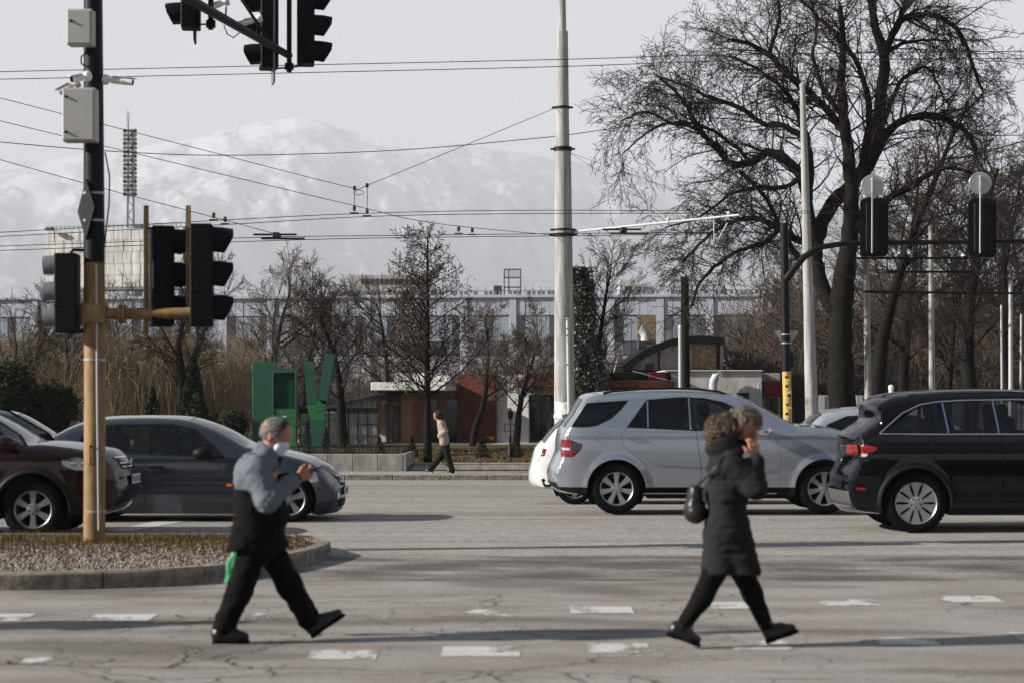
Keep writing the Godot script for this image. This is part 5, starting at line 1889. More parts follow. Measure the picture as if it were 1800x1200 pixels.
	# grey fur hat band and brown pony tail
	var hb := clumps(head + up * 0.03, Vector3(0.112, 0.098, 0.098), 2200, 0.035, lin(112, 103, 94), Vector3(-0.3, 0.2, 0), func(d: Vector3) -> bool: return d.dot(up) > 0.10 - d.dot(f) * 0.12)
	part("hair", hb, M.hair, o)
	hb = clumps(J.call(1263, 753, 0), Vector3(0.064, 0.085, 0.058), 1500, 0.075, lin(96, 78, 62), Vector3(-0.2, -1, 0), func(_d: Vector3) -> bool: return true)
	var hh := clumps(J.call(1284, 750, 0), Vector3(0.075, 0.10, 0.09), 1100, 0.06, lin(74, 60, 50), Vector3(-0.6, -0.8, 0), func(_d: Vector3) -> bool: return true)
	join(hb, hh)
	var solid := MB.new()
	solid.col = lin(92, 70, 54)
	solid.sphere(J.call(1263, 753, 0), Vector3(0.06, 0.082, 0.054), 16)
	solid.col = lin(46, 36, 30)
	solid.sphere(J.call(1284, 750, 0), Vector3(0.072, 0.097, 0.088), 16)
	join(hb, solid)
	part("pony_tail", hb, M.hair, o)
	var cap := MB.new()
	cap.col = lin(84, 79, 74)
	cap.sphere(head + up * 0.045, Vector3(0.103, 0.074, 0.092), 16)
	part("hair_base", cap, M.hair, o)
	var scarf := []
	scarf.append([head + f * 0.03 - up * 0.115, head + f * 0.0 - up * 0.15, 0.06, 0.075, w])
	scarf.append([head - f * 0.045 - up * 0.05, head - f * 0.03 - up * 0.12, 0.05, 0.06, w])
	var sm := flesh(scarf, 0.008, 0.03, 0.006)
	for q in sm.c.size(): sm.c[q] = lin(15, 15, 17)
	part("scarf", sm, M.cloth, o)
	var ph := MB.new()
	ph.bbox(wrr + Vector3(-0.028, 0.115, -0.05), Vector3(0.012, 0.14, 0.07), 0.004, Basis(Vector3(0, 0, 1), -0.35))
	tag(part("mobile_phone", ph, M.phone_black), "dark phone held to the ear by the woman in the long coat", "phone")
	# black shoulder bag against her back
	var bo := thing("shoulder_bag", "black leather bag hanging behind the woman in the long coat", "bag", Vector3(X(1222, z), 0.7, -z + 0.05))
	var bg := []
	var bc := w
	bg.append([J.call(1222, 862, 0.04), J.call(1222, 900, 0.02), 0.045, 0.068, bc])
	bg.append([J.call(1222, 862, -0.06), J.call(1220, 900, -0.09), 0.045, 0.068, bc])
	bg.append([J.call(1226, 900, -0.08), J.call(1226, 900, 0.02), 0.068, 0.068, bc])
	part("pouch", flesh(bg, 0.01, 0.04, 0.006), M.leather, bo)
	var sp := MB.new()
	sp.tube([J.call(1222, 856, 0.03), J.call(1234, 842, 0.09), J.call(1248, 826, 0.2), J.call(1266, 801, 0.2), J.call(1282, 795, 0.14)], [0.008], 6)
	part("strap", sp, M.leather, bo)

func build_far_woman() -> void:
	var z := 51.2
	var gy := -0.318
	var J := func(px: float, py: float, dz: float) -> Vector3: return P(px, py, z) + Vector3(0, 0, dz)
	var o := thing("person", "dark-haired woman in a beige jacket walking on the far pavement", "person", Vector3(X(775, z), gy, -z))
	var w := Color.WHITE
	var f := Vector3(-0.96, -0.28, 0).normalized()
	var up := Vector3(-0.28, 0.96, 0).normalized()
	var head: Vector3 = J.call(769.5, 730, 0)
	var neck: Vector3 = J.call(773, 738, 0)
	var sk := head_bones(head, f, up, 1.05)
	sk.append([head, neck, 0.05, 0.055, w])
	var hip: Vector3 = J.call(783, 780, 0)
	var kb: Vector3 = J.call(787, 800, 0.07)
	var ab: Vector3 = J.call(795, 826, 0.07)
	var kf: Vector3 = J.call(774, 803, -0.07)
	var af: Vector3 = J.call(757, 824, -0.07)
	for q in [[neck, hip, 0.08, 0.11], [hip, kb, 0.07, 0.05], [kb, ab, 0.05, 0.035], [hip, kf, 0.07, 0.05], [kf, af, 0.05, 0.035]]: sk.append([q[0], q[1], q[2], q[3], w])
	part("body", flesh(sk, 0.014, 0.02), M.skin, o)
	var jc := lin(150, 136, 127)
	var jk := []
	for s in [-1.0, 1.0]:
		jk.append([J.call(776, 745, 0.08 * s), J.call(781, 776, 0.09 * s), 0.11, 0.125, jc])
		jk.append([J.call(776, 744, 0.17 * s), J.call(783, 757, 0.2 * s), 0.068, 0.06, jc])
		jk.append([J.call(783, 757, 0.2 * s), J.call(772, 766, 0.15 * s), 0.06, 0.05, jc])
	jk.append([neck, J.call(775, 742, 0), 0.08, 0.09, jc])
	part("jacket", flesh(jk, 0.016, 0.05, 0.014), M.cloth, o)
	var tc := lin(22, 22, 25)
	part("trousers", flesh([[hip + Vector3(0, 0, 0.07), kb, 0.11, 0.08, tc], [kb, ab, 0.08, 0.075, tc], [hip - Vector3(0, 0, 0.07), kf, 0.11, 0.08, tc], [kf, af, 0.08, 0.075, tc]], 0.016, 0.05, 0.006), M.cloth, o)
	for q in [[ab, 0.07], [af, -0.07]]:
		var h: Vector3 = q[0] + Vector3(0.05, 0, 0)
		h.y = gy + (0.05 if q[1] > 0 else 0.06)
		var t: Vector3 = h + Vector3(-0.2, -0.035, 0)
		var sb := part("shoe", boot(h, t, Vector3(0.17, -0.98, 0) * -1.0, q[0], tc, 0.02, 0.9, 0.012), M.leather, o)
		var hb := MB.new()
		hb.cyl(h + Vector3(-0.02, 0.01, 0), Vector3(h.x, gy + 0.003, h.z), 0.022, 0.012, 8)
		part("heel", hb, M.leather, sb)
	var hr := clumps(head + up * 0.02, Vector3(0.115, 0.11, 0.1), 900, 0.09, lin(34, 28, 26), Vector3(0.5, -0.8, 0), func(d: Vector3) -> bool: return d.dot(f) < 0.35)
	hr.col = lin(26, 22, 20)
	hr.sphere(head + up * 0.03 - f * 0.03, Vector3(0.105, 0.105, 0.1), 14)
	hr.sphere(head - up * 0.08 - f * 0.06, Vector3(0.085, 0.12, 0.1), 14)
	part("hair", hr, M.hair, o)

# someone at the wheel: head and shoulders
func driver(at: Vector3, label: String, coat: Color, hat: Color, facing := 1.0) -> void:
	var o := thing("person", label, "person", at)
	var w := Color.WHITE
	var h := at + Vector3(0, 0.62, 0)
	var f := Vector3(facing, 0, 0)
	var b := head_bones(h, f, Vector3.UP, 1.0)
	b.append([h, at + Vector3(0, 0.42, 0), 0.055, 0.06, w])
	b.append([at + Vector3(0, 0.4, 0), at + Vector3(0.0, 0.05, 0), 0.09, 0.12, w])
	part("body", flesh(b, 0.014, 0.03), M.skin, o)
	part("coat", flesh([[at + Vector3(0, 0.36, -0.12), at + Vector3(0, 0.36, 0.12), 0.11, 0.11, coat], [at + Vector3(0, 0.3, 0), at + Vector3(0, 0.02, 0), 0.15, 0.16, coat], [at + Vector3(0.02, 0.36, 0.18), at + Vector3(0.2 * facing, 0.18, 0.22), 0.065, 0.055, coat]], 0.018, 0.05, 0.01), M.cloth, o)
	var c := MB.new()
	c.col = hat
	c.sphere(h + Vector3(-0.01, 0.035, 0), Vector3(0.108, 0.095, 0.098), 14)
	part("hat", c, M.cloth, o)

# ---- poles, signals, wires --------------------------------------------------------------------
# A signal head; o: centre of the housing, f: where the lenses look, s: lens spacing
func signal_head(o: Vector3, f: Vector3, s: float, label: String, opt := {}) -> Node3D:
	var d: float = opt.get("depth", 0.24)
	var wid: float = s * 1.06
	var t := thing("traffic_light", label, "traffic light", o, opt.get("group", ""))
	var r := f.cross(Vector3.UP).normalized()
	var bs := Basis(r, Vector3.UP, -f)      # local -z looks along f
	var lens := s * 0.41
	var b := MB.new()
	b.bbox(o, Vector3(wid, s * 3.0, d), 0.014, bs)
	for k in 2: b.bbox(o + Vector3(0, (k - 0.5) * s, 0), Vector3(wid + 0.006, 0.012, d + 0.004), 0.003, bs)
	var hs := part("housing", b, M.signal_black, t)
	for k in 3:
		var y := (1 - k) * s
		b = MB.new()
		b.lathe([Vector2(0.001, 0.012), Vector2(lens * 0.6, 0.009), Vector2(lens, 0.0)], Transform3D(Basis(r, f, r.cross(f)), o + Vector3(0, y, 0) + f * (d * 0.5 + 0.002)), 20)
		part("lens", b, M[["signal_red", "signal_amber", "signal_green"][k]], hs)
		# visor: the upper two thirds of a tube, longer at the top
		b = MB.new()
		var L: float = opt.get("visor", 0.17)
		for lay in 2:
			var rows := []
			for q in 25:
				var a := lerpf(-0.65, PI + 0.65, q / 24.0)
				var ll: float = L * (opt.get("tunnel", 0.45) + (1.0 - opt.get("tunnel", 0.45)) * clampf(sin(a) * 0.7 + 0.6, 0.0, 1.0))
				var rr := lens + 0.014 - 0.005 * lay
				var c := o + Vector3(0, y, 0) + f * (d * 0.5 - 0.004) + (r * cos(a) + Vector3.UP * sin(a)) * rr
				var row := [c, c + f * ll * 0.5 - Vector3(0, 0.006, 0), c + f * ll - Vector3(0, 0.018 * ll / 0.17, 0)]
				if lay == 0: row.reverse()
				rows.append(row)
			b.grid(rows)
		part("visor", b, M[opt.get("visor_mat", "signal_black")], hs)
	if opt.has("board"):
		# rounded backing board
		var bw: float = opt.board.x
		var bh: float = opt.board.y
		var poly := PackedVector2Array()
		var cr := bw * 0.2
		for q in 4:
			var sg: Vector2 = [Vector2(1, 1), Vector2(-1, 1), Vector2(-1, -1), Vector2(1, -1)][q]
			for a in 7:
				var an := PI / 2 * (q + a / 6.0)
				poly.append(Vector2(sg.x * (bw * 0.5 - cr), sg.y * (bh * 0.5 - cr)) + Vector2(cos(an), sin(an)) * cr)
		b = MB.new()
		var off: float = opt.get("board_off", 0.03)
		b.prism(poly, -0.012, 0.012, Transform3D(bs, o + f * off + Vector3(0, opt.get("board_y", 0.0), 0)))
		part("backing_board", b, M[opt.get("board_mat", "signal_black")], t)
	return t

func strap(o: Vector3, r: float, parent: Node, m: Material) -> void:
	var b := MB.new()
	b.lathe([Vector2(r, -0.012), Vector2(r + 0.005, -0.012), Vector2(r + 0.005, 0.012), Vector2(r, 0.012)], Transform3D(Basis.IDENTITY, o), 20, 0.9)
	part("clamp_band", b, m, parent)

func build_left_pole() -> void:
	mat("signal_red", 70, 16, 14, 0.2)
	mat("signal_amber", 84, 56, 14, 0.2)
	mat("signal_green", 14, 60, 44, 0.2)
	var z := 21.7
	var base := Vector3(X(165, z), 0.12, -z)
	var o := thing("signal_mast", "tall signal mast painted yellow below and black above on the gravel island", "signal mast", base)
	var ax := func(py: float) -> Vector3: return Vector3(X(lerpf(167.0, 163.0, (945.0 - py) / 945.0), z), Y(py, z), -z)
	var b := MB.new()
	b.tube([base - Vector3(0, 0.03, 0), ax.call(700.0), ax.call(462.0)], [0.118, 0.116, 0.114], 28)
	var lower := part("lower_shaft", b, M.yellow_paint, o)
	b = MB.new()
	b.tube([ax.call(462.5), ax.call(200.0), ax.call(-20.0), ax.call(-150.0)], [0.114, 0.108, 0.10, 0.098], 28)
	part("upper_shaft", b, M.black_metal, o)
	# weld seam conduit, inspection hatch, bands
	b = MB.new()
	b.tube([ax.call(930.0) + Vector3(0.06, 0, 0.11), ax.call(700.0) + Vector3(0.05, 0, 0.112), ax.call(466.0) + Vector3(0.045, 0, 0.108)], [0.012], 8)
	part("conduit", b, M.steel_grey, o)
	b = MB.new()
	b.bbox(ax.call(797.0) + Vector3(-0.02, 0, 0.108), Vector3(0.06, 0.22, 0.03), 0.01)
	var ht := part("hatch", b, M.yellow_paint, lower)
	b = MB.new()
	b.cyl(ax.call(783.0) + Vector3(-0.02, 0, 0.12), ax.call(783.0) + Vector3(-0.02, 0, 0.135), 0.012, -1, 8)
	part("hatch_bolt", b, M.black_metal, lower)
	for py in [632.0, 898.0]: strap(ax.call(py), 0.118, o, M.galvanised)
	for py in [388.0, 340.0]: strap(ax.call(py), 0.112, o, M.galvanised)
	# side bracket with flange
	var ay := Y(552.0, z)
	b = MB.new()
	b.tube([Vector3(X(165, z), ay, -z), Vector3(X(337, z), ay + 0.006, -z)], [0.064, 0.064], 18)
	var arm := part("bracket_arm", b, M.yellow_paint, o)
	b = MB.new()
	var ty := Transform3D(Basis(Vector3(0, -1, 0), Vector3(1, 0, 0), Vector3(0, 0, 1)), Vector3(X(214, z), ay, -z))
	b.lathe([Vector2(0.06, -0.05), Vector2(0.105, -0.035), Vector2(0.105, -0.004), Vector2(0.095, 0.0), Vector2(0.105, 0.004), Vector2(0.105, 0.035), Vector2(0.06, 0.05)], ty, 22)
	part("flange", b, M.yellow_paint, arm)
	b = MB.new()
	b.bbox(Vector3(X(165, z), ay, -z), Vector3(0.27, 0.25, 0.26), 0.03)
	part("bracket_collar", b, M.yellow_paint, o)
	for px in [254.0, 328.5]:
		b = MB.new()
		b.bbox(Vector3(X(px, z), Y(474.0, z), -z - 0.08), Vector3(0.052, (588.0 - 360.0) / F * z, 0.03), 0.004)
		part("hanger_bar", b, M.yellow_paint, o)
	# mast arm out over the carriageway
	var a0 := P(165, -96, z)
	var a1 := P(508, 98, 27.4)
	b = MB.new()
	b.tube([a0, a0.lerp(a1, 0.5), a1], [0.075, 0.06, 0.05], 14)
	part("mast_arm", b, M.black_metal, o)
	b = MB.new()
	b.tube([P(165, -260, z), P(405, -30, 25.6), P(478, 80, 27.0)], [0.02, 0.02, 0.02], 8)
	part("stay_rod", b, M.black_metal, o)
	for q in [[370.0, 25.2, -60.0, 52.0], [508.0, 27.4, -60.0, 127.0]]:
		b = MB.new()
		b.cyl(P(q[0], q[3], q[1]), P(q[0], q[2], q[1]), 0.035, -1, 10)
		b.lathe([Vector2(0.035, -0.05), Vector2(0.062, -0.045), Vector2(0.062, 0.045), Vector2(0.035, 0.05)], Transform3D(Basis.IDENTITY, P(q[0], q[3] - 10, q[1])), 12)
		part("drop_post", b, M.black_metal, o)
	# heads beside the mast
	signal_head(Vector3(X(120, z), Y(516, z), -z + 0.06), Vector3(-1, 0, 0.06).normalized(), 0.285, "traffic light on the yellow mast with grey hoods, nearest the left frame edge", {"visor_mat": "signal_grey", "visor": 0.14, "tunnel": 0.85})
	b = MB.new()
	b.tube([Vector3(X(126, z), Y(446, z), -z + 0.06), Vector3(X(130, z), Y(440, z), -z + 0.05), Vector3(X(150, z), Y(440, z), -z)], [0.018], 8)
	b.tube([Vector3(X(124, z), Y(584, z), -z + 0.06), Vector3(X(150, z), Y(583, z), -z)], [0.02], 8)
	part("head_bracket", b, M.black_metal, o)
	signal_head(Vector3(X(279, z), Y(485, z), -z - 0.16), Vector3(1, 0, -0.28).normalized(), 0.365, "black traffic light on the bracket arm, the inner one next to the mast", {"visor": 0.22})
	signal_head(Vector3(X(355, z), Y(485, z), -z + 0.02), Vector3(1, 0, -0.10).normalized(), 0.37, "black traffic light at the outer end of the yellow bracket arm", {"visor": 0.22})
	b = MB.new()
	for q in [[254.0, 279.0, -0.16], [328.5, 355.0, 0.02]]:
		for py in [400.0, 560.0]:
			b.cyl(Vector3(X(q[0], z), Y(py, z), -z - 0.08), Vector3(X(q[1] - 8, z), Y(py, z), -z + q[2]), 0.014, -1, 8)
	part("head_bracket", b, M.black_metal, o)
	# cabinets
	cabinet(Vector3(X(149, z), Y(55.5, z), -z + 0.20), Vector3(0.275, 0.385, 0.19), "upper small grey cabinet strapped to the black signal mast", [[-0.085, 0.06]])
	cabinet(Vector3(X(148.5, z), Y(208, z), -z + 0.21), Vector3(0.355, 0.575, 0.20), "larger grey cabinet below the cameras on the black signal mast", [[-0.135, 0.19], [-0.135, -0.19]])
	# cable loop and hanging cable
	b = MB.new()
	b.tube([P(152, 92, z - 0.14), P(142, 100, z - 0.17), P(142, 112, z - 0.17), P(152, 117, z - 0.14), P(158, 116, z - 0.12)], [0.009], 6)
	b.tube([P(184, 268, z), P(192, 310, z - 0.02), P(191, 360, z - 0.02), P(184, 420, z), P(180, 466, z)], [0.008], 6)
	part("cable", b, M.black_plastic, o)
	# cameras
	camera_unit(P(152, 134, z - 0.16), Vector3(-0.55, -0.25, 0.6).normalized(), "white bullet camera with a black snout on the signal mast", 0.17)
	camera_unit(P(186, 140, z), Vector3(0.93, -0.1, 0.1).normalized(), "white bullet camera pointing away from the mast over the road", 0.27)
	camera_unit(P(134, 146, z + 0.1), Vector3(-0.85, -0.45, 0.0).normalized(), "slim white camera tilted down on the road side left of the mast", 0.18)
	# sign seen edge-on
	var sg := thing("road_sign", "diamond road sign seen almost edge-on, fixed to the black mast", "road sign", P(140, 368, z - 0.1))
	b = MB.new()
	var h := 53.0 / F * z
	var tb := Basis(Vector3.UP, deg_to_rad(-62.0))
	b.prism(PackedVector2Array([Vector2(0, h), Vector2(-h, 0), Vector2(0, -h), Vector2(h, 0)]), -0.006, 0.006, Transform3D(tb, P(151, 368, z - 0.10)))
	part("sign_plate", b, M.black_metal, sg)
	# overhead heads on the arm
	signal_head(P(335, -22, 25.0), Vector3(-1, 0, 0.12).normalized(), 0.345, "overhead traffic light at the mast arm's inner end, cut by the top edge", {"visor": 0.2, "board": Vector2(0.50, 1.34), "board_off": -0.05, "board_y": -0.02})
	signal_head(P(472, 52, 27.2), Vector3(-1, 0, 0.2).normalized(), 0.36, "overhead traffic light at the arm's end, hoods turned towards the yellow mast", {"visor": 0.22, "board": Vector2(0.42, 1.36), "board_off": -0.06, "board_mat": "signal_grey", "board_y": -0.06})
	signal_head(P(537, 46, 27.6), Vector3(1, 0, -0.12).normalized(), 0.36, "overhead traffic light at the arm's end, hoods turned away from the yellow mast", {"visor": 0.25})
	b = MB.new()
	b.tube([P(349, 43, 25.0), P(370, 42, 25.2)], [0.012], 6)
	b.tube([P(487, 120, 27.2), P(508, 119, 27.4), P(532, 115, 27.6)], [0.014], 6)
	part("head_bracket", b, M.black_metal, o)
	camera_unit(P(397, 3, 25.9), Vector3(-0.75, -0.35, 0.3).normalized(), "small white camera on top of the overhead arm", 0.2)
	camera_unit(P(455, 32, 26.7), Vector3(-0.85, -0.35, 0.3).normalized(), "beige tube camera on the overhead arm beside the middle signal", 0.24)
	b = MB.new()
	b.tube([P(393, 44, 26.0), P(399, 60, 26.0), P(410, 66, 26.1), P(420, 58, 26.2)], [0.008], 6)
	b.cyl(P(397, 12, 25.9), P(396, 40, 25.95), 0.012, -1, 6)
	b.cyl(P(452, 45, 26.7), P(452, 64, 26.75), 0.012, -1, 6)
	part("cable", b, M.black_plastic, o)

func cabinet(o: Vector3, s: Vector3, label: String, locks: Array) -> void:
	var t := thing("control_cabinet", label, "cabinet", o)
	var b := MB.new()
	b.bbox(o, s, 0.008)
	part("case", b, M.cabinet_grey, t)
	b = MB.new()
	b.bbox(o + Vector3(-0.006, 0, s.z * 0.5 + 0.004), Vector3(s.x - 0.03, s.y - 0.03, 0.016), 0.006)
	var d := part("door", b, M.cabinet_grey, t)
	for k in locks:
		b = MB.new()
		b.lathe([Vector2(0.001, 0.022), Vector2(0.012, 0.022), Vector2(0.016, 0.012), Vector2(0.016, 0.0)], Transform3D(Basis(Vector3(1, 0, 0), Vector3(0, 0, 1), Vector3(0, -1, 0)), o + Vector3(k[0], k[1], s.z * 0.5 + 0.011)), 10)
		part("lock", b, M.black_plastic, d)
	b = MB.new()
	b.box(o + Vector3(0.04, s.y * 0.3, -s.z * 0.5 - 0.03), Vector3(0.08, 0.03, 0.06))
	b.box(o + Vector3(0.04, -s.y * 0.3, -s.z * 0.5 - 0.03), Vector3(0.08, 0.03, 0.06))
	part("mounting_bracket", b, M.steel_grey, t)

func camera_unit(o: Vector3, f: Vector3, label: String, L: float) -> void:
	var t := thing("security_camera", label, "camera", o)
	var up := Vector3.UP
	var r := f.cross(up).normalized()
	var u := r.cross(f)
	var b := MB.new()
	b.lathe([Vector2(0.001, -0.03), Vector2(0.055, -0.03), Vector2(0.058, 0.0), Vector2(0.045, 0.03), Vector2(0.001, 0.035)], Transform3D(Basis(r, f, r.cross(f)), o), 18)
	part("mount", b, M.white_plastic, t)
	b = MB.new()
	var c := o + f * (L * 0.55 + 0.04)
	b.cyl(o, c - f * L * 0.3, 0.016, -1, 8)
	part("arm", b, M.white_plastic, t)
	b = MB.new()
	b.lathe([Vector2(0.001, -L * 0.5), Vector2(0.034, -L * 0.48), Vector2(0.038, -L * 0.3), Vector2(0.038, L * 0.42), Vector2(0.034, L * 0.42)], Transform3D(Basis(r, f, r.cross(f)), c), 16)
	b.bbox(c + u * 0.042 + f * 0.02, Vector3(0.085, 0.006, L * 0.95), 0.002, Basis(r, u, -f))
	part("barrel", b, M.white_plastic, t)
	b = MB.new()
	b.lathe([Vector2(0.034, L * 0.42), Vector2(0.030, L * 0.36), Vector2(0.001, L * 0.36)], Transform3D(Basis(r, f, r.cross(f)), c), 16)
	part("lens", b, M.phone_black, t)

# wires are sagging curves through picture points at given distances
func wire(pts: Array, r: float, label: String, group := "overhead wires of the trolley line") -> void:
	var b := MB.new()
	var q := []
	for p in pts: q.append(P(p[0], p[1], p[2]))
	var out := []
	for k in q.size() - 1:
		var a: Vector3 = q[maxi(k - 1, 0)]
		var d: Vector3 = q[mini(k + 2, q.size() - 1)]
		for s in 8: out.append(q[k].cubic_interpolate(q[k + 1], a, d, s / 8.0))
	out.append(q[q.size() - 1])
	b.tube(out, [r], 5, false)
	var o := part("overhead_wire", b, M.wire)
	tag(o, label, "wire", group)

func hanger(px: float, py: float, px2: float, py2: float, z: float, label: String) -> void:
	var o := thing("wire_hanger", label, "wire fitting", P(px2, py2, z), "insulated hangers on the trolley wires")
	var b := MB.new()
	if py2 - py > 12.0:
		b.tube([P(px, py, z), P(px2 + 0.5, (py + py2) * 0.5, z), P(px2, py2 - 8, z)], [0.009], 5)
		b.bbox(P(px, py, z), Vector3(0.07, 0.1, 0.05), 0.01)
		part("drop_rod", b, M.wire, o)
	b = MB.new()
	b.lathe([Vector2(0.012, -0.06), Vector2(0.04, -0.05), Vector2(0.03, -0.01), Vector2(0.045, 0.0), Vector2(0.035, 0.05), Vector2(0.012, 0.07)], Transform3D(Basis.IDENTITY, P(px2, py2 - 5, z)), 10)
	part("insulator", b, M.terracotta, o)
	b = MB.new()
	b.bbox(P(px2, py2 + 2.5, z), Vector3(0.2, 0.03, 0.04), 0.008)
	part("wire_clamp", b, M.wire, o)

func crossing_box(px: float, py: float, wpx: float, z: float, label: String) -> void:
	var o := thing("wire_crossing", label, "wire fitting", P(px, py, z))
	for k in 2:
		var b := MB.new()
		var w: float = wpx * 0.85 / F * z
		b.bbox(P(px + (k - 0.5) * 14.0, py + (k - 0.5) * 7.0, z - k * 0.3), Vector3(w, 0.045, 0.05), 0.008)
		part("runner_bar", b, M.wire, o)
	var b := MB.new()
	b.bbox(P(px - 4, py - 2, z - 0.15), Vector3(0.16, 0.12, 0.4), 0.02)
	part("crossing_block", b, M.wire, o)

func build_wires() -> void:
	var z := 42.0
	wire([[-60, 127.3, z], [500, 115, z], [985, 104.5, z], [1300, 96, z], [1900, 89, z]], 0.009, "uppermost of the two high contact wires crossing the whole sky")
	wire([[-60, 140.5, z + 0.6], [500, 128.5, z + 0.6], [985, 117, z + 0.6], [1300, 107, z + 0.6], [1900, 102, z + 0.6]], 0.009, "lower of the two high contact wires crossing the whole sky")
	wire([[-60, 244, 48], [180, 265, 49], [400, 273, 50], [700, 264, 51], [976, 240, 51.5]], 0.011, "sagging black span cable ending at the white pole above the mountain")
	wire([[1000, 237, 51.5], [1130, 217, 53], [1260, 190, 55]], 0.011, "black span cable leaving the white pole into the big tree")
	wire([[-60, 157, 42], [300, 249, 44], [622, 331, 46], [645, 326, 46.5], [976, 190, 51.5]], 0.008, "cable that dips to the paired hangers and climbs to the white pole")
	wire([[-60, 198, 42], [300, 285, 44], [620, 361, 46], [760, 392, 48], [976, 414, 51.5]], 0.008, "cable falling from upper left past the hangers to the white pole's collar")
	wire([[-60, 264, 42], [180, 331, 43], [375, 382, 44], [490, 413, 45]], 0.008, "cable falling from the left edge to the wire crossing")
	wire([[-60, 412, 44], [375, 388, 44.5], [622, 376, 46], [900, 370, 47], [1300, 371, 49], [1900, 372, 52]], 0.009, "upper contact wire of the pair below the mountain")
	wire([[-60, 419, 44.5], [395, 395, 45], [645, 381, 46.5], [900, 376, 47.5], [1300, 375, 49.5], [1900, 376, 52.5]], 0.009, "lower contact wire of the pair below the mountain")
	wire([[-60, 435, 45], [440, 418, 45], [700, 414, 46], [976, 411, 47], [1300, 408, 49]], 0.009, "upper contact wire of the lowest pair above the tree tops")
	wire([[-60, 443, 45.5], [455, 424, 45.5], [700, 418, 46.5], [976, 415, 47.5], [1300, 411, 49.5]], 0.009, "lower contact wire of the lowest pair above the tree tops")
	wire([[1360, -6, 50], [1560, 22, 50], [1900, 76, 50]], 0.008, "thin cable slanting down across the upper right sky")
	wire([[1000, 268, 51.5], [1080, 318, 53], [1190, 392, 55], [1260, 440, 57]], 0.005, "steeper thin guy wire from the white pole's collar")
	wire([[1000, 268, 51.5], [1100, 303, 53], [1240, 352, 56]], 0.005, "flatter thin guy wire from the white pole's collar")
	wire([[1410, 452, 47], [1600, 514, 70], [1900, 520, 74]], 0.008, "dark cable strung behind the right signal heads")
	hanger(623, 331, 622.5, 372, 46, "trolley wire hanger with the longer rod, nearer the mountain peak")
	hanger(645, 326, 645, 377, 46.5, "trolley wire hanger with the longer rod, nearer the white pole")
	hanger(375, 381, 375, 384, 44.5, "short trolley wire hanger just above the outer bracket signal, farther from the wire crossing")
	hanger(395, 388, 395, 391, 45, "short trolley wire hanger just beside the outer bracket signal, nearer the wire crossing")
	hanger(806, 405, 806, 408, 46.5, "trolley wire hanger left of the white pole, farther from it")
	hanger(830, 407, 830, 410, 47, "trolley wire hanger left of the white pole, nearer to it")
	crossing_box(490, 416, 90, 45, "black trolley wire crossing hanging above the bare trees on the left")
	crossing_box(1100, 407, 80, 47.5, "black trolley wire crossing beside the white pole's arm")
	hanger(1532, 88, 1532, 89, 42, "dark wire hanger on the upper high wire inside the big tree crown")
	hanger(1633, 100, 1633, 100, 42.6, "dark wire hanger on the lower high wire beside the big tree crown")

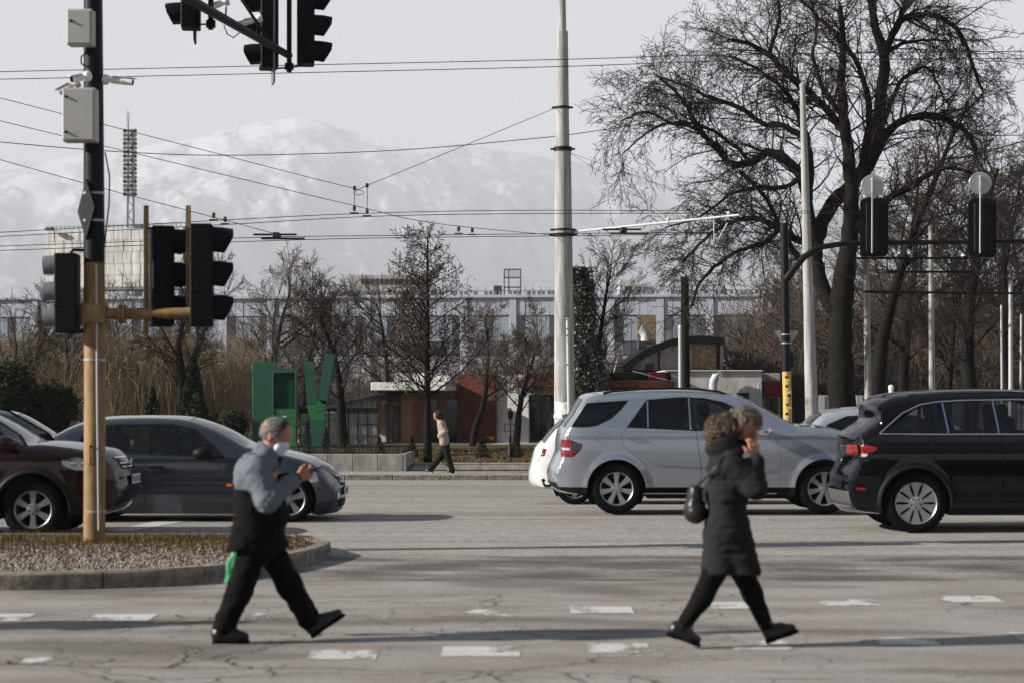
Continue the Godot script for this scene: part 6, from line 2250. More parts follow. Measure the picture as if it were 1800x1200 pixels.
func build_white_pole() -> void:
	var z := 51.6
	var gy := -0.315
	var base := Vector3(X(993, z), gy, -z)
	var o := thing("trolley_pole", "thick white trolley-wire pole with black collars standing on the far pavement", "pole", base)
	var at := func(py: float) -> Vector3: return Vector3(X(lerpf(993.0, 988.0, (830.0 - py) / 830.0), z), Y(py, z), -z)
	var b := MB.new()
	var k := z / F
	b.tube([base - Vector3(0, 0.02, 0), at.call(700.0), at.call(420.0), at.call(262.0)], [18.5 * k, 18.0 * k, 15.5 * k, 14.0 * k], 28)
	part("lower_shaft", b, M.weathered_white, o)
	b = MB.new()
	b.tube([at.call(263.0), at.call(55.0)], [11.5 * k, 10.0 * k], 28)
	part("upper_shaft", b, M.weathered_white, o)
	b = MB.new()
	b.tube([at.call(56.0), at.call(-30.0), at.call(-200.0)], [7.0 * k, 6.5 * k, 6.0 * k], 20)
	part("top_shaft", b, M.weathered_white, o)
	for q in [[262.0, 16.0, 7.0], [189.0, 13.0, 4.0], [413.0, 19.0, 5.0], [404.0, 17.0, 3.0]]:
		b = MB.new()
		var r: float = q[1] * k
		var h: float = q[2] * k * 0.5
		b.lathe([Vector2(r * 0.7, -h), Vector2(r, -h), Vector2(r, h), Vector2(r * 0.7, h)], Transform3D(Basis.IDENTITY, at.call(q[0])), 24, 0.9)
		b.bbox(at.call(q[0]) + Vector3(-r - 0.03, 0, 0), Vector3(0.12, 0.05, 0.06), 0.01)
		b.bbox(at.call(q[0]) + Vector3(r + 0.03, 0, 0), Vector3(0.1, 0.05, 0.06), 0.01)
		part("collar", b, M.black_metal, o)
	# small conduit pipe in front
	b = MB.new()
	b.tube([at.call(745.0) + Vector3(0.12, 0, 0.28), at.call(560.0) + Vector3(0.09, 0, 0.27)], [0.055, 0.045], 12)
	part("conduit", b, M.white_tube, o)
	for py in [590.0, 640.0, 562.0, 578.0]:
		b = MB.new()
		b.bbox(at.call(py) + Vector3(0.09, 0, 0.27), Vector3(0.14, 0.025, 0.12), 0.006)
		part("conduit_clip", b, M.galvanised, o)
	# torn paper and tape on the shaft
	for q in [[986, 716, 0.16, 0.3], [979, 730, 0.14, 0.12], [998, 722, 0.2, 0.16]]:
		b = MB.new()
		var rows := []
		for yy in 5:
			var row := []
			for xx in 6:
				var an: float = lerpf(-0.5, 0.5, xx / 5.0) * q[2] / 0.28 * 2.0 + (q[0] - 993.0) / 18.5
				row.append(Vector3(X(993, z) + sin(an) * (0.285 + 0.03 * rng.randf()), Y(q[1], z) + (yy / 4.0 - 0.5) * q[3] + rng.randf_range(-0.02, 0.02), -z + cos(an) * (0.285 + 0.02 * rng.randf())))
			rows.append(row)
		b.grid(rows)
		part("torn_poster", b, M.paper_white, o)
	# bracket arm with a hanging frame
	b = MB.new()
	var a0: Vector3 = P(1005, 408, z)
	var a1 := P(1300, 378, 48.5)
	b.tube([a0, a1], [0.034, 0.028], 10)
	var arm := part("bracket_arm", b, M.white_tube, o)
	b = MB.new()
	b.tube([P(1255, 383, 49), P(1256, 424, 49), P(1264, 420, 49), P(1279, 392, 48.8)], [0.018], 6)
	b.tube([P(1258, 420, 49), P(1266, 420, 49)], [0.018], 6)
	part("pull_off_frame", b, M.white_tube, arm)
	for px in [1175, 1281]:
		b = MB.new()
		b.lathe([Vector2(0.015, -0.09), Vector2(0.05, -0.06), Vector2(0.02, -0.02), Vector2(0.05, 0.02), Vector2(0.015, 0.08)], Transform3D(Basis.IDENTITY, P(px, 404 - (px - 1005) * 0.1, 49.3)), 10)
		part("insulator", b, M.white_plastic, arm)

func plain_pole(called: String, label: String, px: float, base_py: float, top_px: float, top_py: float, z: float, r0: float, r1: float, m: Material, gy := -0.2) -> Node3D:
	var base := Vector3(X(px, z), gy, -z)
	var o := thing(called, label, "pole", base)
	var b := MB.new()
	b.tube([base - Vector3(0, 0.03, 0), (base + P(top_px, top_py, z)) * 0.5, P(top_px, top_py, z)], [r0, (r0 + r1) * 0.5, r1], 14)
	part("shaft", b, m, o)
	b = MB.new()
	b.lathe([Vector2(r1 * 1.15, -0.05), Vector2(r1 * 1.15, 0.03), Vector2(r1 * 0.6, 0.07), Vector2(0.001, 0.075)], Transform3D(Basis.IDENTITY, P(top_px, top_py, z)), 12)
	part("cap", b, m, o)
	return o

func build_right_poles() -> void:
	# black mast with a curved arm carrying two signals seen from behind
	var z := 44.0
	var gy := road_y(z)
	var base := Vector3(X(1386, z), gy, -z)
	var o := thing("signal_mast", "black signal mast with stickered yellow base and long curved arm beside the big tree", "signal mast", base)
	var b := MB.new()
	b.tube([base - Vector3(0, 0.03, 0), P(1384.5, 700, z), P(1383, 652, z)], [0.10, 0.098, 0.096], 20)
	part("lower_shaft", b, M.bright_yellow, o)
	b = MB.new()
	b.tube([P(1383, 652.5, z), P(1380.5, 520, z), P(1379, 392, z)], [0.098, 0.095, 0.092], 20)
	part("upper_shaft", b, M.black_metal, o)
	b = MB.new()
	b.tube([P(1382, 492, z - 0.1), P(1395, 474, z - 0.12), P(1414, 452, z - 0.14), P(1440, 435, z - 0.15), P(1480, 429, z - 0.15), P(1560, 427, z - 0.15), P(1690, 425.5, z - 0.15), P(1830, 424, z - 0.15), P(2050, 423, z - 0.15)], [0.085, 0.08, 0.072, 0.066, 0.06, 0.055, 0.05, 0.045, 0.04], 14)
	part("mast_arm", b, M.black_metal, o)
	for py in [588.0, 603.0]: strap(P(1382, py, z), 0.098, o, M.galvanised)
	# stickers on the yellow sleeve
	for k in 16:
		b = MB.new()
		var p := P(1384.5 + rng.randf_range(-4, 4), 662.0 + k * 5.4, z)
		b.bbox(p + Vector3(0, 0, 0.1), Vector3(rng.randf_range(0.03, 0.08), rng.randf_range(0.02, 0.06), 0.006), 0.001)
		part("sticker", b, M.plate_white if k % 3 else M.plate_ink, o)
	b = MB.new()
	b.bbox(P(1387, 632, z + 0.06), Vector3(0.2, 0.3, 0.12), 0.02)
	part("junction_box", b, M.black_metal, o)
	# give-way sign facing the other way
	var sg := thing("road_sign", "inverted triangle sign seen from behind on the black signal mast", "road sign", P(1385, 592, z + 0.12))
	b = MB.new()
	b.prism(PackedVector2Array([P2(1363, 581, z), P2(1406, 581, z), P2(1385, 618, z)]), -0.006, 0.006, Transform3D(Basis.IDENTITY, Vector3(0, 0, -z - 0.12)))
	part("sign_plate", b, M.galvanised, sg)
	for k in 2:
		var px: float = [1536.0, 1726.0][k]
		var hd := signal_head(P(px + 1, [400.0, 401.0][k], z - 0.2), Vector3(0, 0, -1), 0.36, ["black traffic light seen from behind on the curved arm, nearer its mast", "black traffic light seen from behind on the curved arm, farther from its mast"][k], {"board": Vector2(0.62, 1.29), "board_off": 0.0, "visor": 0.2})
		b = MB.new()
		b.cyl(P(px - 2.5, 445, z - 0.36), P(px - 2, [312.0, 308.0][k], z - 0.36), 0.018, -1, 8)
		part("mounting_tube", b, M.galvanised, hd)
		var rs := thing("road_sign", ["round sign seen from behind above the nearer arm signal", "round sign seen from behind above the farther arm signal"][k], "road sign", P(px - 2, [327.0, 322.0][k], z - 0.33))
		b = MB.new()
		b.lathe([Vector2(0.001, -0.006), Vector2(0.245, -0.006), Vector2(0.25, 0.0), Vector2(0.245, 0.006), Vector2(0.001, 0.006)], Transform3D(Basis(Vector3(1, 0, 0), Vector3(0, 0, 1), Vector3(0, -1, 0)), P(px - 2, [327.0, 322.0][k], z - 0.33)), 36)
		part("sign_plate", b, M.galvanised, rs)
		for dy in [-10.0, 11.0]:
			b = MB.new()
			b.bbox(P(px - 2, [327.0, 322.0][k] + dy, z - 0.35), Vector3(0.1, 0.03, 0.04), 0.006)
			part("clamp", b, M.galvanised, rs)
	# concrete and steel posts among the trees
	plain_pole("lamp_post", "tall pale octagonal concrete lamp post just right of the black signal mast", 1430, 800, 1411, 150, 56.0, 0.20, 0.075, M.weathered_white)
	plain_pole("timber_pole", "dark weathered timber pole in front of the curved roof", 1207, 760, 1204, 490, 66.0, 0.15, 0.13, M.bark)
	plain_pole("steel_pole", "slim white steel pole next to the dark timber pole", 1197, 760, 1196, 575, 65.5, 0.07, 0.06, M.white_tube)
	plain_pole("concrete_pole", "pale concrete pole under the nearer arm signal", 1528, 790, 1523, 445, 62.0, 0.12, 0.09, M.weathered_white)
	plain_pole("concrete_pole", "pale concrete pole between the two arm signals", 1640, 790, 1637, 400, 64.0, 0.11, 0.075, M.weathered_white)
	plain_pole("steel_pole", "tall white steel pole close to the right frame edge", 1778, 790, 1777, 497, 66.0, 0.085, 0.06, M.white_tube)
	plain_pole("steel_pole", "thin white pole just left of the tall white steel pole", 1763, 790, 1761, 540, 68.0, 0.045, 0.035, M.white_tube)
	plain_pole("steel_pole", "thin white pole touching the right frame edge", 1795, 790, 1796, 556, 67.0, 0.045, 0.035, M.white_tube)
	plain_pole("bollard", "short white post seen above the black car's tail", 1569, 790, 1567, 680, 58.0, 0.09, 0.07, M.white_plastic)
	plain_pole("concrete_pole", "pale concrete pole half hidden by the big tree's trunk", 1497, 790, 1494, 480, 70.0, 0.10, 0.08, M.weathered_white)
	# camera gantry behind the arm
	var g := thing("camera_gantry", "thin camera gantry with crossbars strung between poles behind the signal arm", "gantry", Vector3(X(1523, 61.0), -0.2, -61.0))
	for q in [[1500, 454, 1705, 454], [1560, 478, 1710, 478], [1520, 513, 1795, 516]]:
		b = MB.new()
		b.cyl(P(q[0], q[1], 61.0), P(q[2], q[3], 61.0), 0.035, -1, 8)
		part("crossbar", b, M.black_metal, g)
	for px in [1560, 1620, 1682, 1708]:
		b = MB.new()
		b.cyl(P(px, 454, 61.0), P(px, 478, 61.0), 0.02, -1, 6)
		part("upright", b, M.black_metal, g)
	camera_unit(P(1581, 441, 60.9), Vector3(-0.2, -0.4, 0.9).normalized(), "white gantry camera nearest the closer arm signal", 0.34)
	camera_unit(P(1597, 441, 60.9), Vector3(-0.1, -0.4, 0.9).normalized(), "white gantry camera, second of the close pair", 0.34)
	camera_unit(P(1688, 444, 60.9), Vector3(0.1, -0.4, 0.9).normalized(), "white gantry camera beside the farther arm signal", 0.34)
	camera_unit(P(1495, 437, 60.9), Vector3(-0.1, -0.7, 0.7).normalized(), "white camera at the trunk end of the gantry", 0.34)
	# small lantern on the lawn
	var lz := 60.0
	var lo := thing("park_lantern", "short dark lantern post with an open square frame on the lawn", "lamp", Vector3(X(897, lz), -0.2, -lz))
	b = MB.new()
	b.lathe([Vector2(0.09, 0.0), Vector2(0.08, 0.25), Vector2(0.045, 0.3), Vector2(0.04, 0.6), Vector2(0.05, 0.63), Vector2(0.03, 0.66), Vector2(0.028, 1.5)], Transform3D(Basis.IDENTITY, Vector3(X(897, lz), -0.2, -lz)), 12)
	part("post", b, M.black_metal, lo)
	b = MB.new()
	var c := P(897, 751, lz)
	for s in [-1.0, 1.0]:
		b.box(c + Vector3(0.17 * s, 0, 0), Vector3(0.02, 0.22, 0.02))
		b.box(c + Vector3(0, 0.11 * s, 0), Vector3(0.36, 0.02, 0.02))
	part("frame", b, M.black_metal, lo)
	b = MB.new()
	b.lathe([Vector2(0.03, -0.06), Vector2(0.075, 0.0), Vector2(0.095, 0.16), Vector2(0.03, 0.24), Vector2(0.001, 0.28)], Transform3D(Basis.IDENTITY, c + Vector3(0, 0.30, 0)), 8)
	part("lantern_head", b, M.black_metal, lo)

func P2(px: float, py: float, z: float) -> Vector2:
	var p := P(px, py, z)
	return Vector2(p.x, p.y)

# ---- trees and plants -------------------------------------------------------------------------
func perp(d: Vector3, ang: float) -> Vector3:
	var a := d.cross(Vector3(rng.randfn(), rng.randfn(), rng.randfn()))
	if a.length_squared() < 1e-5: a = d.cross(Vector3(1, 0.3, 0.2))
	return d.rotated(a.normalized(), ang)

# c: kids[level], ratio[level], up[level], ang, wob, levels, rmin, twist
func grow(bt: MB, bc: MB, p: Vector3, d: Vector3, L: float, r: float, lev: int, c: Dictionary, tips = null) -> void:
	var n: int = 6 if lev == 0 else (4 if lev < c.levels else 3)
	var pts := [p]
	var rr := [r]
	var up: float = c.up[mini(lev, c.up.size() - 1)]
	for k in n:
		d = (d + Vector3(rng.randfn(), rng.randfn(), rng.randfn()) * (c.get("wob0", c.wob) if lev == 0 else c.wob) + Vector3(0, up, 0)).normalized()
		p += d * (L / n)
		pts.append(p)
		rr.append(maxf(c.rmin * 0.7, r * lerpf(1.0, 0.16 if lev == 0 else 0.3, (k + 1.0) / n)))
	(bt if lev <= c.get("thick", 1) else bc).tube(pts, rr, 9 if lev == 0 else (6 if r > 0.05 else (4 if r > 0.02 else 3)), false)
	if tips != null and lev >= c.levels - 1: tips.append(p)
	if lev >= c.levels: return
	var kids: int = c.kids[lev]
	for k in kids:
		var t := lerpf(c.get("from", 0.3) if lev == 0 else 0.2, 1.0, (k + rng.randf()) / kids)
		var s := clampf(t, 0.0, 0.999) * n
		var q: Vector3 = pts[int(s)].lerp(pts[int(s) + 1], s - int(s))
		var dd: Vector3 = (pts[int(s) + 1] - pts[int(s)]).normalized()
		var cr: float = lerpf(rr[int(s)], rr[int(s) + 1], s - int(s))
		var shape: float = lerpf(1.0, c.get("taper", 0.6), t)
		var Lc: float = L * c.ratio[lev] * rng.randf_range(0.65, 1.15) * shape
		grow(bt, bc, q, perp(dd, c.ang * rng.randf_range(0.7, 1.3)), Lc, maxf(c.rmin, minf(cr * 0.7, Lc * 0.0135)), lev + 1, c, tips)

func tree(label: String, px: float, z: float, top: float, r: float, c: Dictionary, lean := 0.0, gy := -0.2, twig := "twig", leaves := 0) -> Node3D:
	var base := Vector3(X(px, z), gy, -z)
	var o := thing(c.get("called", "bare_tree"), label, "tree", base, c.get("group", ""))
	var bt := MB.new()
	var bc := MB.new()
	var tips := []
	var h := Y(top, z) - gy
	grow(bt, bc, base - Vector3(0, 0.08, 0), Vector3(lean, 1, rng.randf_range(-0.04, 0.04)).normalized(), h * c.get("stem", 0.9), r, 0, c, tips)
	part("trunk", bt, M.bark, o)
	part("crown", bc, M[twig], o)
	if leaves > 0 and tips.size() > 0:
		var lb := MB.new()
		for k in leaves:
			var p: Vector3 = tips[rng.randi() % tips.size()]
			if p.y > gy + h * c.get("leaf_top", 0.7) * rng.randf_range(0.5, 1.1): continue
			leaf(lb, p + Vector3(rng.randfn(), rng.randfn(), rng.randfn()) * 0.10, rng.randf_range(0.025, 0.05), Color(1, 0.8, 0.68), 0.5)
		part("leaves", lb, M.dry_leaf, o).set_meta("kind", "stuff")
	return o

func leaf(b: MB, p: Vector3, s: float, base: Color, vary: float) -> void:
	var a := Vector3(rng.randfn(), rng.randfn(), rng.randfn()).normalized()
	var d := perp(a, PI / 2)
	var e := a.cross(d)
	var g := rng.randf_range(1.0 - vary, 1.0 + vary * 0.6)
	b.col = Color(base.r * g, base.g * g * rng.randf_range(0.9, 1.1), base.b * g)
	b.quad(p - d * s, p + e * s * 0.55, p + d * s, p - e * s * 0.55)

func conifer(called: String, label: String, px: float, z: float, top: float, w: float, gy: float, n: int, size: float, group := "") -> void:
	var base := Vector3(X(px, z), gy, -z)
	var h := Y(top, z) - gy
	var o := thing(called, label, "shrub", base, group)
	var b := MB.new()
	b.tube([base - Vector3(0, 0.05, 0), base + Vector3(0, h * 0.85, 0)], [0.05 * w + 0.015, 0.008], 6)
	part("stem", b, M.bark, o)
	b = MB.new()
	for k in n:
		var t := pow(rng.randf(), 1.35)
		var a := rng.randf() * TAU
		var lump := 0.8 + 0.25 * sin(a * 3.0 + t * 9.0) + rng.randf_range(-0.12, 0.12)
		var rr := w * 0.5 * (1.0 - t * 0.97) * (0.72 + 0.28 * minf(1.0, t * 7.0)) * lump * sqrt(rng.randf_range(0.45, 1.0))
		var p := base + Vector3(cos(a) * rr, 0.03 + t * h, sin(a) * rr)
		leaf(b, p, size * rng.randf_range(0.6, 1.3), Color(1, 1, 1), 0.5)
	part("foliage", b, M.evergreen, o)

func bush(label: String, px: float, py: float, z: float, rad: Vector3, n: int, size: float) -> void:
	var c := P(px, py, z)
	var o := thing("evergreen_bush", label, "shrub", Vector3(c.x, -0.2, -z))
	var b := MB.new()
	for k in 9:
		var a := rng.randf() * TAU
		b.tube([Vector3(c.x + cos(a) * 0.1, -0.25, -z + sin(a) * 0.1), c + Vector3(cos(a) * rad.x * 0.6, rad.y * 0.5, sin(a) * rad.z * 0.6)], [0.035, 0.012], 5)
	part("stems", b, M.bark, o)
	b = MB.new()
	var nz := noise(int(px), 0.9, 3)
	for k in n:
		var d := Vector3(rng.randfn(), rng.randfn(), rng.randfn()).normalized()
		var s := 0.8 + 0.45 * nz.get_noise_3dv(d * 3.0)
		var p := c + d * rad * s * pow(rng.randf_range(0.2, 1.0), 0.4)
		if p.y < -0.2: continue
		leaf(b, p, size * rng.randf_range(0.6, 1.4), Color(1, 1, 1), 0.5)
	part("foliage", b, M.evergreen, o)

func willow(label: String, px: float, z: float, top: float, spread: float, strands: int) -> void:
	var gy := -0.2
	var base := Vector3(X(px, z), gy, -z)
	var o := thing("weeping_willow", label, "tree", base, "weeping willows behind the saloon")
	var h := Y(top, z) - gy
	var bt := MB.new()
	var bc := MB.new()
	var c := {"kids": [11, 7, 0], "ratio": [0.75, 0.6, 0.5], "up": [0.02, -0.05, -0.1], "ang": 0.95, "wob": 0.13, "levels": 2, "rmin": 0.012, "from": 0.35, "taper": 0.8}
	var tips := []
	grow(bt, bc, base - Vector3(0, 0.1, 0), Vector3(0.05, 1, 0).normalized(), h * 0.72, 0.28, 0, c, tips)
	part("trunk", bt, M.bark, o)
	part("crown", bc, M.brown_twig, o)
	bc = MB.new()
	for k in strands:
		var t: Vector3 = tips[rng.randi() % tips.size()]
		var q := base + Vector3(rng.randfn() * spread * 0.42, h * rng.randf_range(0.45, 1.0), rng.randfn() * spread * 0.35)
		var p := t.lerp(q, rng.randf_range(0.3, 1.0))
		var rx := (p.x - base.x) / spread
		var lim := gy + h * (1.0 - 0.45 * rx * rx)
		p.y = minf(p.y, lim)
		var out := Vector3(signf(p.x - base.x) * rng.randf_range(0.0, 0.6) + rng.randfn() * 0.35, rng.randf_range(0.1, 0.7), rng.randf_range(-0.4, 0.4))
		var pts := [p]
		var L := minf(rng.randf_range(0.5, 2.4), p.y - gy - 0.3)
		var v := out
		for s in 6:
			v = v.lerp(Vector3(rng.randfn() * 0.22, -1.0, rng.randfn() * 0.2), 0.4)
			p += v.normalized() * L / 6.0
			pts.append(p)
			if s in [1, 3] and rng.randf() < 0.7:
				var q2 := p + Vector3(rng.randfn() * 0.16, -rng.randf_range(0.1, 0.35), rng.randfn() * 0.16)
				bc.tube([p, p.lerp(q2, 0.5) + Vector3(rng.randfn() * 0.03, 0.03, 0), q2], [0.006, 0.005, 0.004], 3, false)
		bc.tube(pts, [0.008, 0.007, 0.006, 0.006, 0.005, 0.005, 0.004], 3, false)
	part("strands", bc, M.willow_twig, o).set_meta("kind", "stuff")

func build_big_tree() -> void:
	var z := 60.0
	var base := Vector3(X(1482, z), -0.2, -z)
	var o := thing("old_tree", "huge gnarled bare tree towering over the black car and signal arm", "tree", base)
	var bt := MB.new()
	var bc := MB.new()
	var k := z / F
	# limbs: picture points, distance, half width in pixels
	var limbs := [
		[[1484, 820, 0, 36], [1481, 700, 0, 30], [1478, 610, 0, 27], [1480, 540, 0, 26], [1486, 480, 0, 24], [1494, 420, 0, 20], [1498, 360, 0.3, 16], [1494, 290, 0.6, 13], [1486, 220, 0.8, 11], [1480, 150, 1.0, 9], [1484, 80, 1.2, 7], [1478, 10, 1.4, 5]],
		[[1478, 560, 0, 18], [1452, 520, -0.3, 17], [1436, 470, -0.5, 16], [1434, 425, -0.6, 16], [1465, 358, -0.8, 17], [1504, 319, -1.0, 16], [1536, 272, -1.0, 15], [1542, 244, -1.0, 14], [1549, 165, -1.0, 12], [1556, 100, -1.0, 11], [1540, 50, -1.0, 9], [1532, 0, -1.0, 7], [1528, -60, -1.0, 5]],
		[[1545, 258, -1.0, 10], [1572, 222, -0.9, 9], [1608, 205, -0.7, 8], [1644, 204, -0.5, 7], [1690, 224, -0.3, 6], [1718, 262, 0, 4]],
		[[1554, 105, -1.0, 9], [1566, 68, -1.1, 8], [1582, 40, -1.2, 8], [1605, 27, -1.2, 7], [1640, 27, -1.2, 6], [1676, 44, -1.2, 5], [1700, 82, -1.2, 4.5], [1712, 120, -1.2, 4], [1728, 158, -1.2, 2.5]],
		[[1582, 40, -1.2, 7], [1590, 10, -1.2, 6], [1612, -14, -1.2, 5], [1640, -50, -1.2, 4]],
		[[1562, 90, -1.0, 4.5], [1590, 76, -1.4, 4], [1632, 70, -1.6, 3], [1672, 73, -1.7, 1.6]],
		[[1488, 240, 0.7, 9], [1470, 215, 0.6, 8], [1447, 183, 0.4, 8], [1407, 149, 0.2, 7.5], [1384, 128, 0.2, 7], [1353, 97, 0.2, 6], [1314, 76, 0.2, 4.5], [1278, 70, 0.2, 2]],
		[[1353, 97, 0.2, 4.5], [1362, 60, 0.2, 4], [1371, 35, 0.2, 3.6], [1368, 0, 0.2, 3]],
		[[1440, 440, -0.5, 13], [1424, 380, -0.4, 12], [1408, 310, -0.3, 11], [1376, 278, -0.4, 10], [1350, 268, -0.6, 9], [1320, 285, -0.8, 8], [1284, 287, -0.9, 7], [1262, 262, -0.9, 6], [1232, 229, -0.9, 5], [1212, 196, -0.9, 4.5], [1194, 168, -0.9, 3.5], [1160, 138, -0.9, 2.5]],
		[[1420, 360, -0.4, 9], [1424, 300, 0.2, 8.5], [1418, 242, 0.4, 8], [1400, 190, 0.4, 6.5], [1380, 160, 0.4, 5], [1340, 128, 0.3, 3.5], [1290, 100, 0.2, 2.2]],
		[[1424, 250, 0.4, 7], [1380, 222, 0.2, 6.5], [1340, 215, 0.0, 5.5], [1300, 190, -0.2, 5], [1250, 172, -0.4, 4], [1200, 150, -0.6, 2.6], [1150, 130, -0.7, 1.6]],
		[[1436, 430, -0.6, 9], [1400, 420, -1.0, 8], [1370, 400, -1.3, 7], [1330, 385, -1.6, 6], [1290, 390, -1.7, 4.6], [1240, 420, -1.8, 3.4], [1200, 460, -1.8, 2.2]],
		[[1440, 470, -0.5, 8], [1404, 452, -0.8, 7], [1370, 395, -0.8, 5], [1340, 340, -0.8, 4.5], [1300, 300, -0.7, 3.5]],
		[[1378, 400, -1.0, 5], [1340, 430, -1.0, 5], [1300, 440, -1.0, 4.5], [1262, 465, -1.0, 4], [1232, 495, -1.0, 3], [1215, 540, -1.0, 2]],
		[[1494, 420, 0, 11], [1520, 380, 0.4, 10], [1560, 350, 0.7, 8], [1600, 330, 1.0, 7], [1650, 300, 1.2, 5], [1700, 300, 1.3, 3.4], [1742, 330, 1.3, 2]],
		[[1496, 340, 0.4, 9], [1516, 290, 0.5, 8], [1530, 200, 0.5, 7], [1510, 120, 0.5, 5.5], [1470, 60, 0.5, 4.5], [1430, 22, 0.5, 3.4], [1400, -10, 0.5, 2.4]],
		[[1480, 200, 0.9, 6], [1450, 160, 0.9, 5], [1430, 100, 0.9, 4], [1436, 40, 0.9, 3], [1420, -20, 0.9, 2]],
		[[1540, 262, -1.0, 7], [1575, 160, -1.4, 5], [1600, 130, -1.5, 4.4], [1630, 118, -1.6, 3.6], [1650, 150, -1.6, 2.6], [1672, 190, -1.6, 1.6]],
		[[1408, 310, -0.3, 6], [1380, 330, -0.7, 5], [1330, 330, -0.9, 4.2], [1280, 345, -1.1, 3.4], [1230, 380, -1.3, 2.4], [1170, 400, -1.3, 1.5]],
		[[1320, 284, -0.8, 5], [1270, 240, -1.2, 4], [1210, 215, -1.4, 3.2], [1150, 225, -1.5, 2.3], [1095, 270, -1.5, 1.4]],
		[[1232, 229, -0.9, 4], [1180, 216, -1.0, 3], [1130, 195, -1.0, 2.2], [1090, 215, -1.0, 1.4]],
	]
	var c := {"kids": [0, 8, 5, 0], "ratio": [0.5, 0.55, 0.5, 0.5], "up": [0.0, -0.02, -0.05, -0.06], "ang": 0.75, "wob": 0.16, "levels": 3, "rmin": 0.0085, "thick": 0}
	for li in limbs.size():
		var pts := []
		var rr := []
		for q in limbs[li]:
			pts.append(P(q[0], q[1], z - q[2]))
			rr.append(q[3] * k * (0.78 if li < 2 and q[3] > 16 else 0.86))
		var fine := []
		var fr := []
		for j in pts.size() - 1:
			var a: Vector3 = pts[maxi(j - 1, 0)]
			var d: Vector3 = pts[mini(j + 2, pts.size() - 1)]
			for s in 4:
				fine.append(pts[j].cubic_interpolate(pts[j + 1], a, d, s / 4.0) + Vector3(rng.randfn(), rng.randfn(), rng.randfn()) * 0.018)
				fr.append(lerpf(rr[j], rr[j + 1], s / 4.0) * rng.randf_range(0.93, 1.07))
		fine.append(pts[pts.size() - 1])
		fr.append(rr[rr.size() - 1])
		bt.tube(fine, fr, 10 if li < 3 else 7)
		# boughs, branches and twigs along the limb
		var from := int(fine.size() * (0.42 if li == 0 else (0.4 if li == 1 else 0.12)))
		var step := 0.0
		for j in range(from, fine.size()):
			var n := 1 if fr[j] > 0.12 else 2
			for e in n:
				var dd: Vector3 = (fine[mini(j + 1, fine.size() - 1)] - fine[maxi(j - 1, 0)]).normalized()
				var out := perp(dd, rng.randf_range(0.5, 1.25))
				out.y += 0.12
				grow(bt, bc, fine[j], out.normalized(), rng.randf_range(0.7, 2.1), clampf(fr[j] * 0.3, 0.011, 0.035), 1, c)
	part("trunk", bt, M.bark, o)
	part("crown", bc, M.twig, o)
	# a second stem close behind
	var c2 := {"called": "bare_tree", "kids": [20, 12, 9, 4], "ratio": [0.42, 0.5, 0.45, 0.5], "up": [0.03, 0.05, 0.0, -0.03], "ang": 0.8, "wob": 0.11, "levels": 3, "rmin": 0.009, "from": 0.4}
	tree("straight dark trunk rising just right of the huge gnarled tree", 1532, 66.0, 120, 0.30, c2, 0.0)

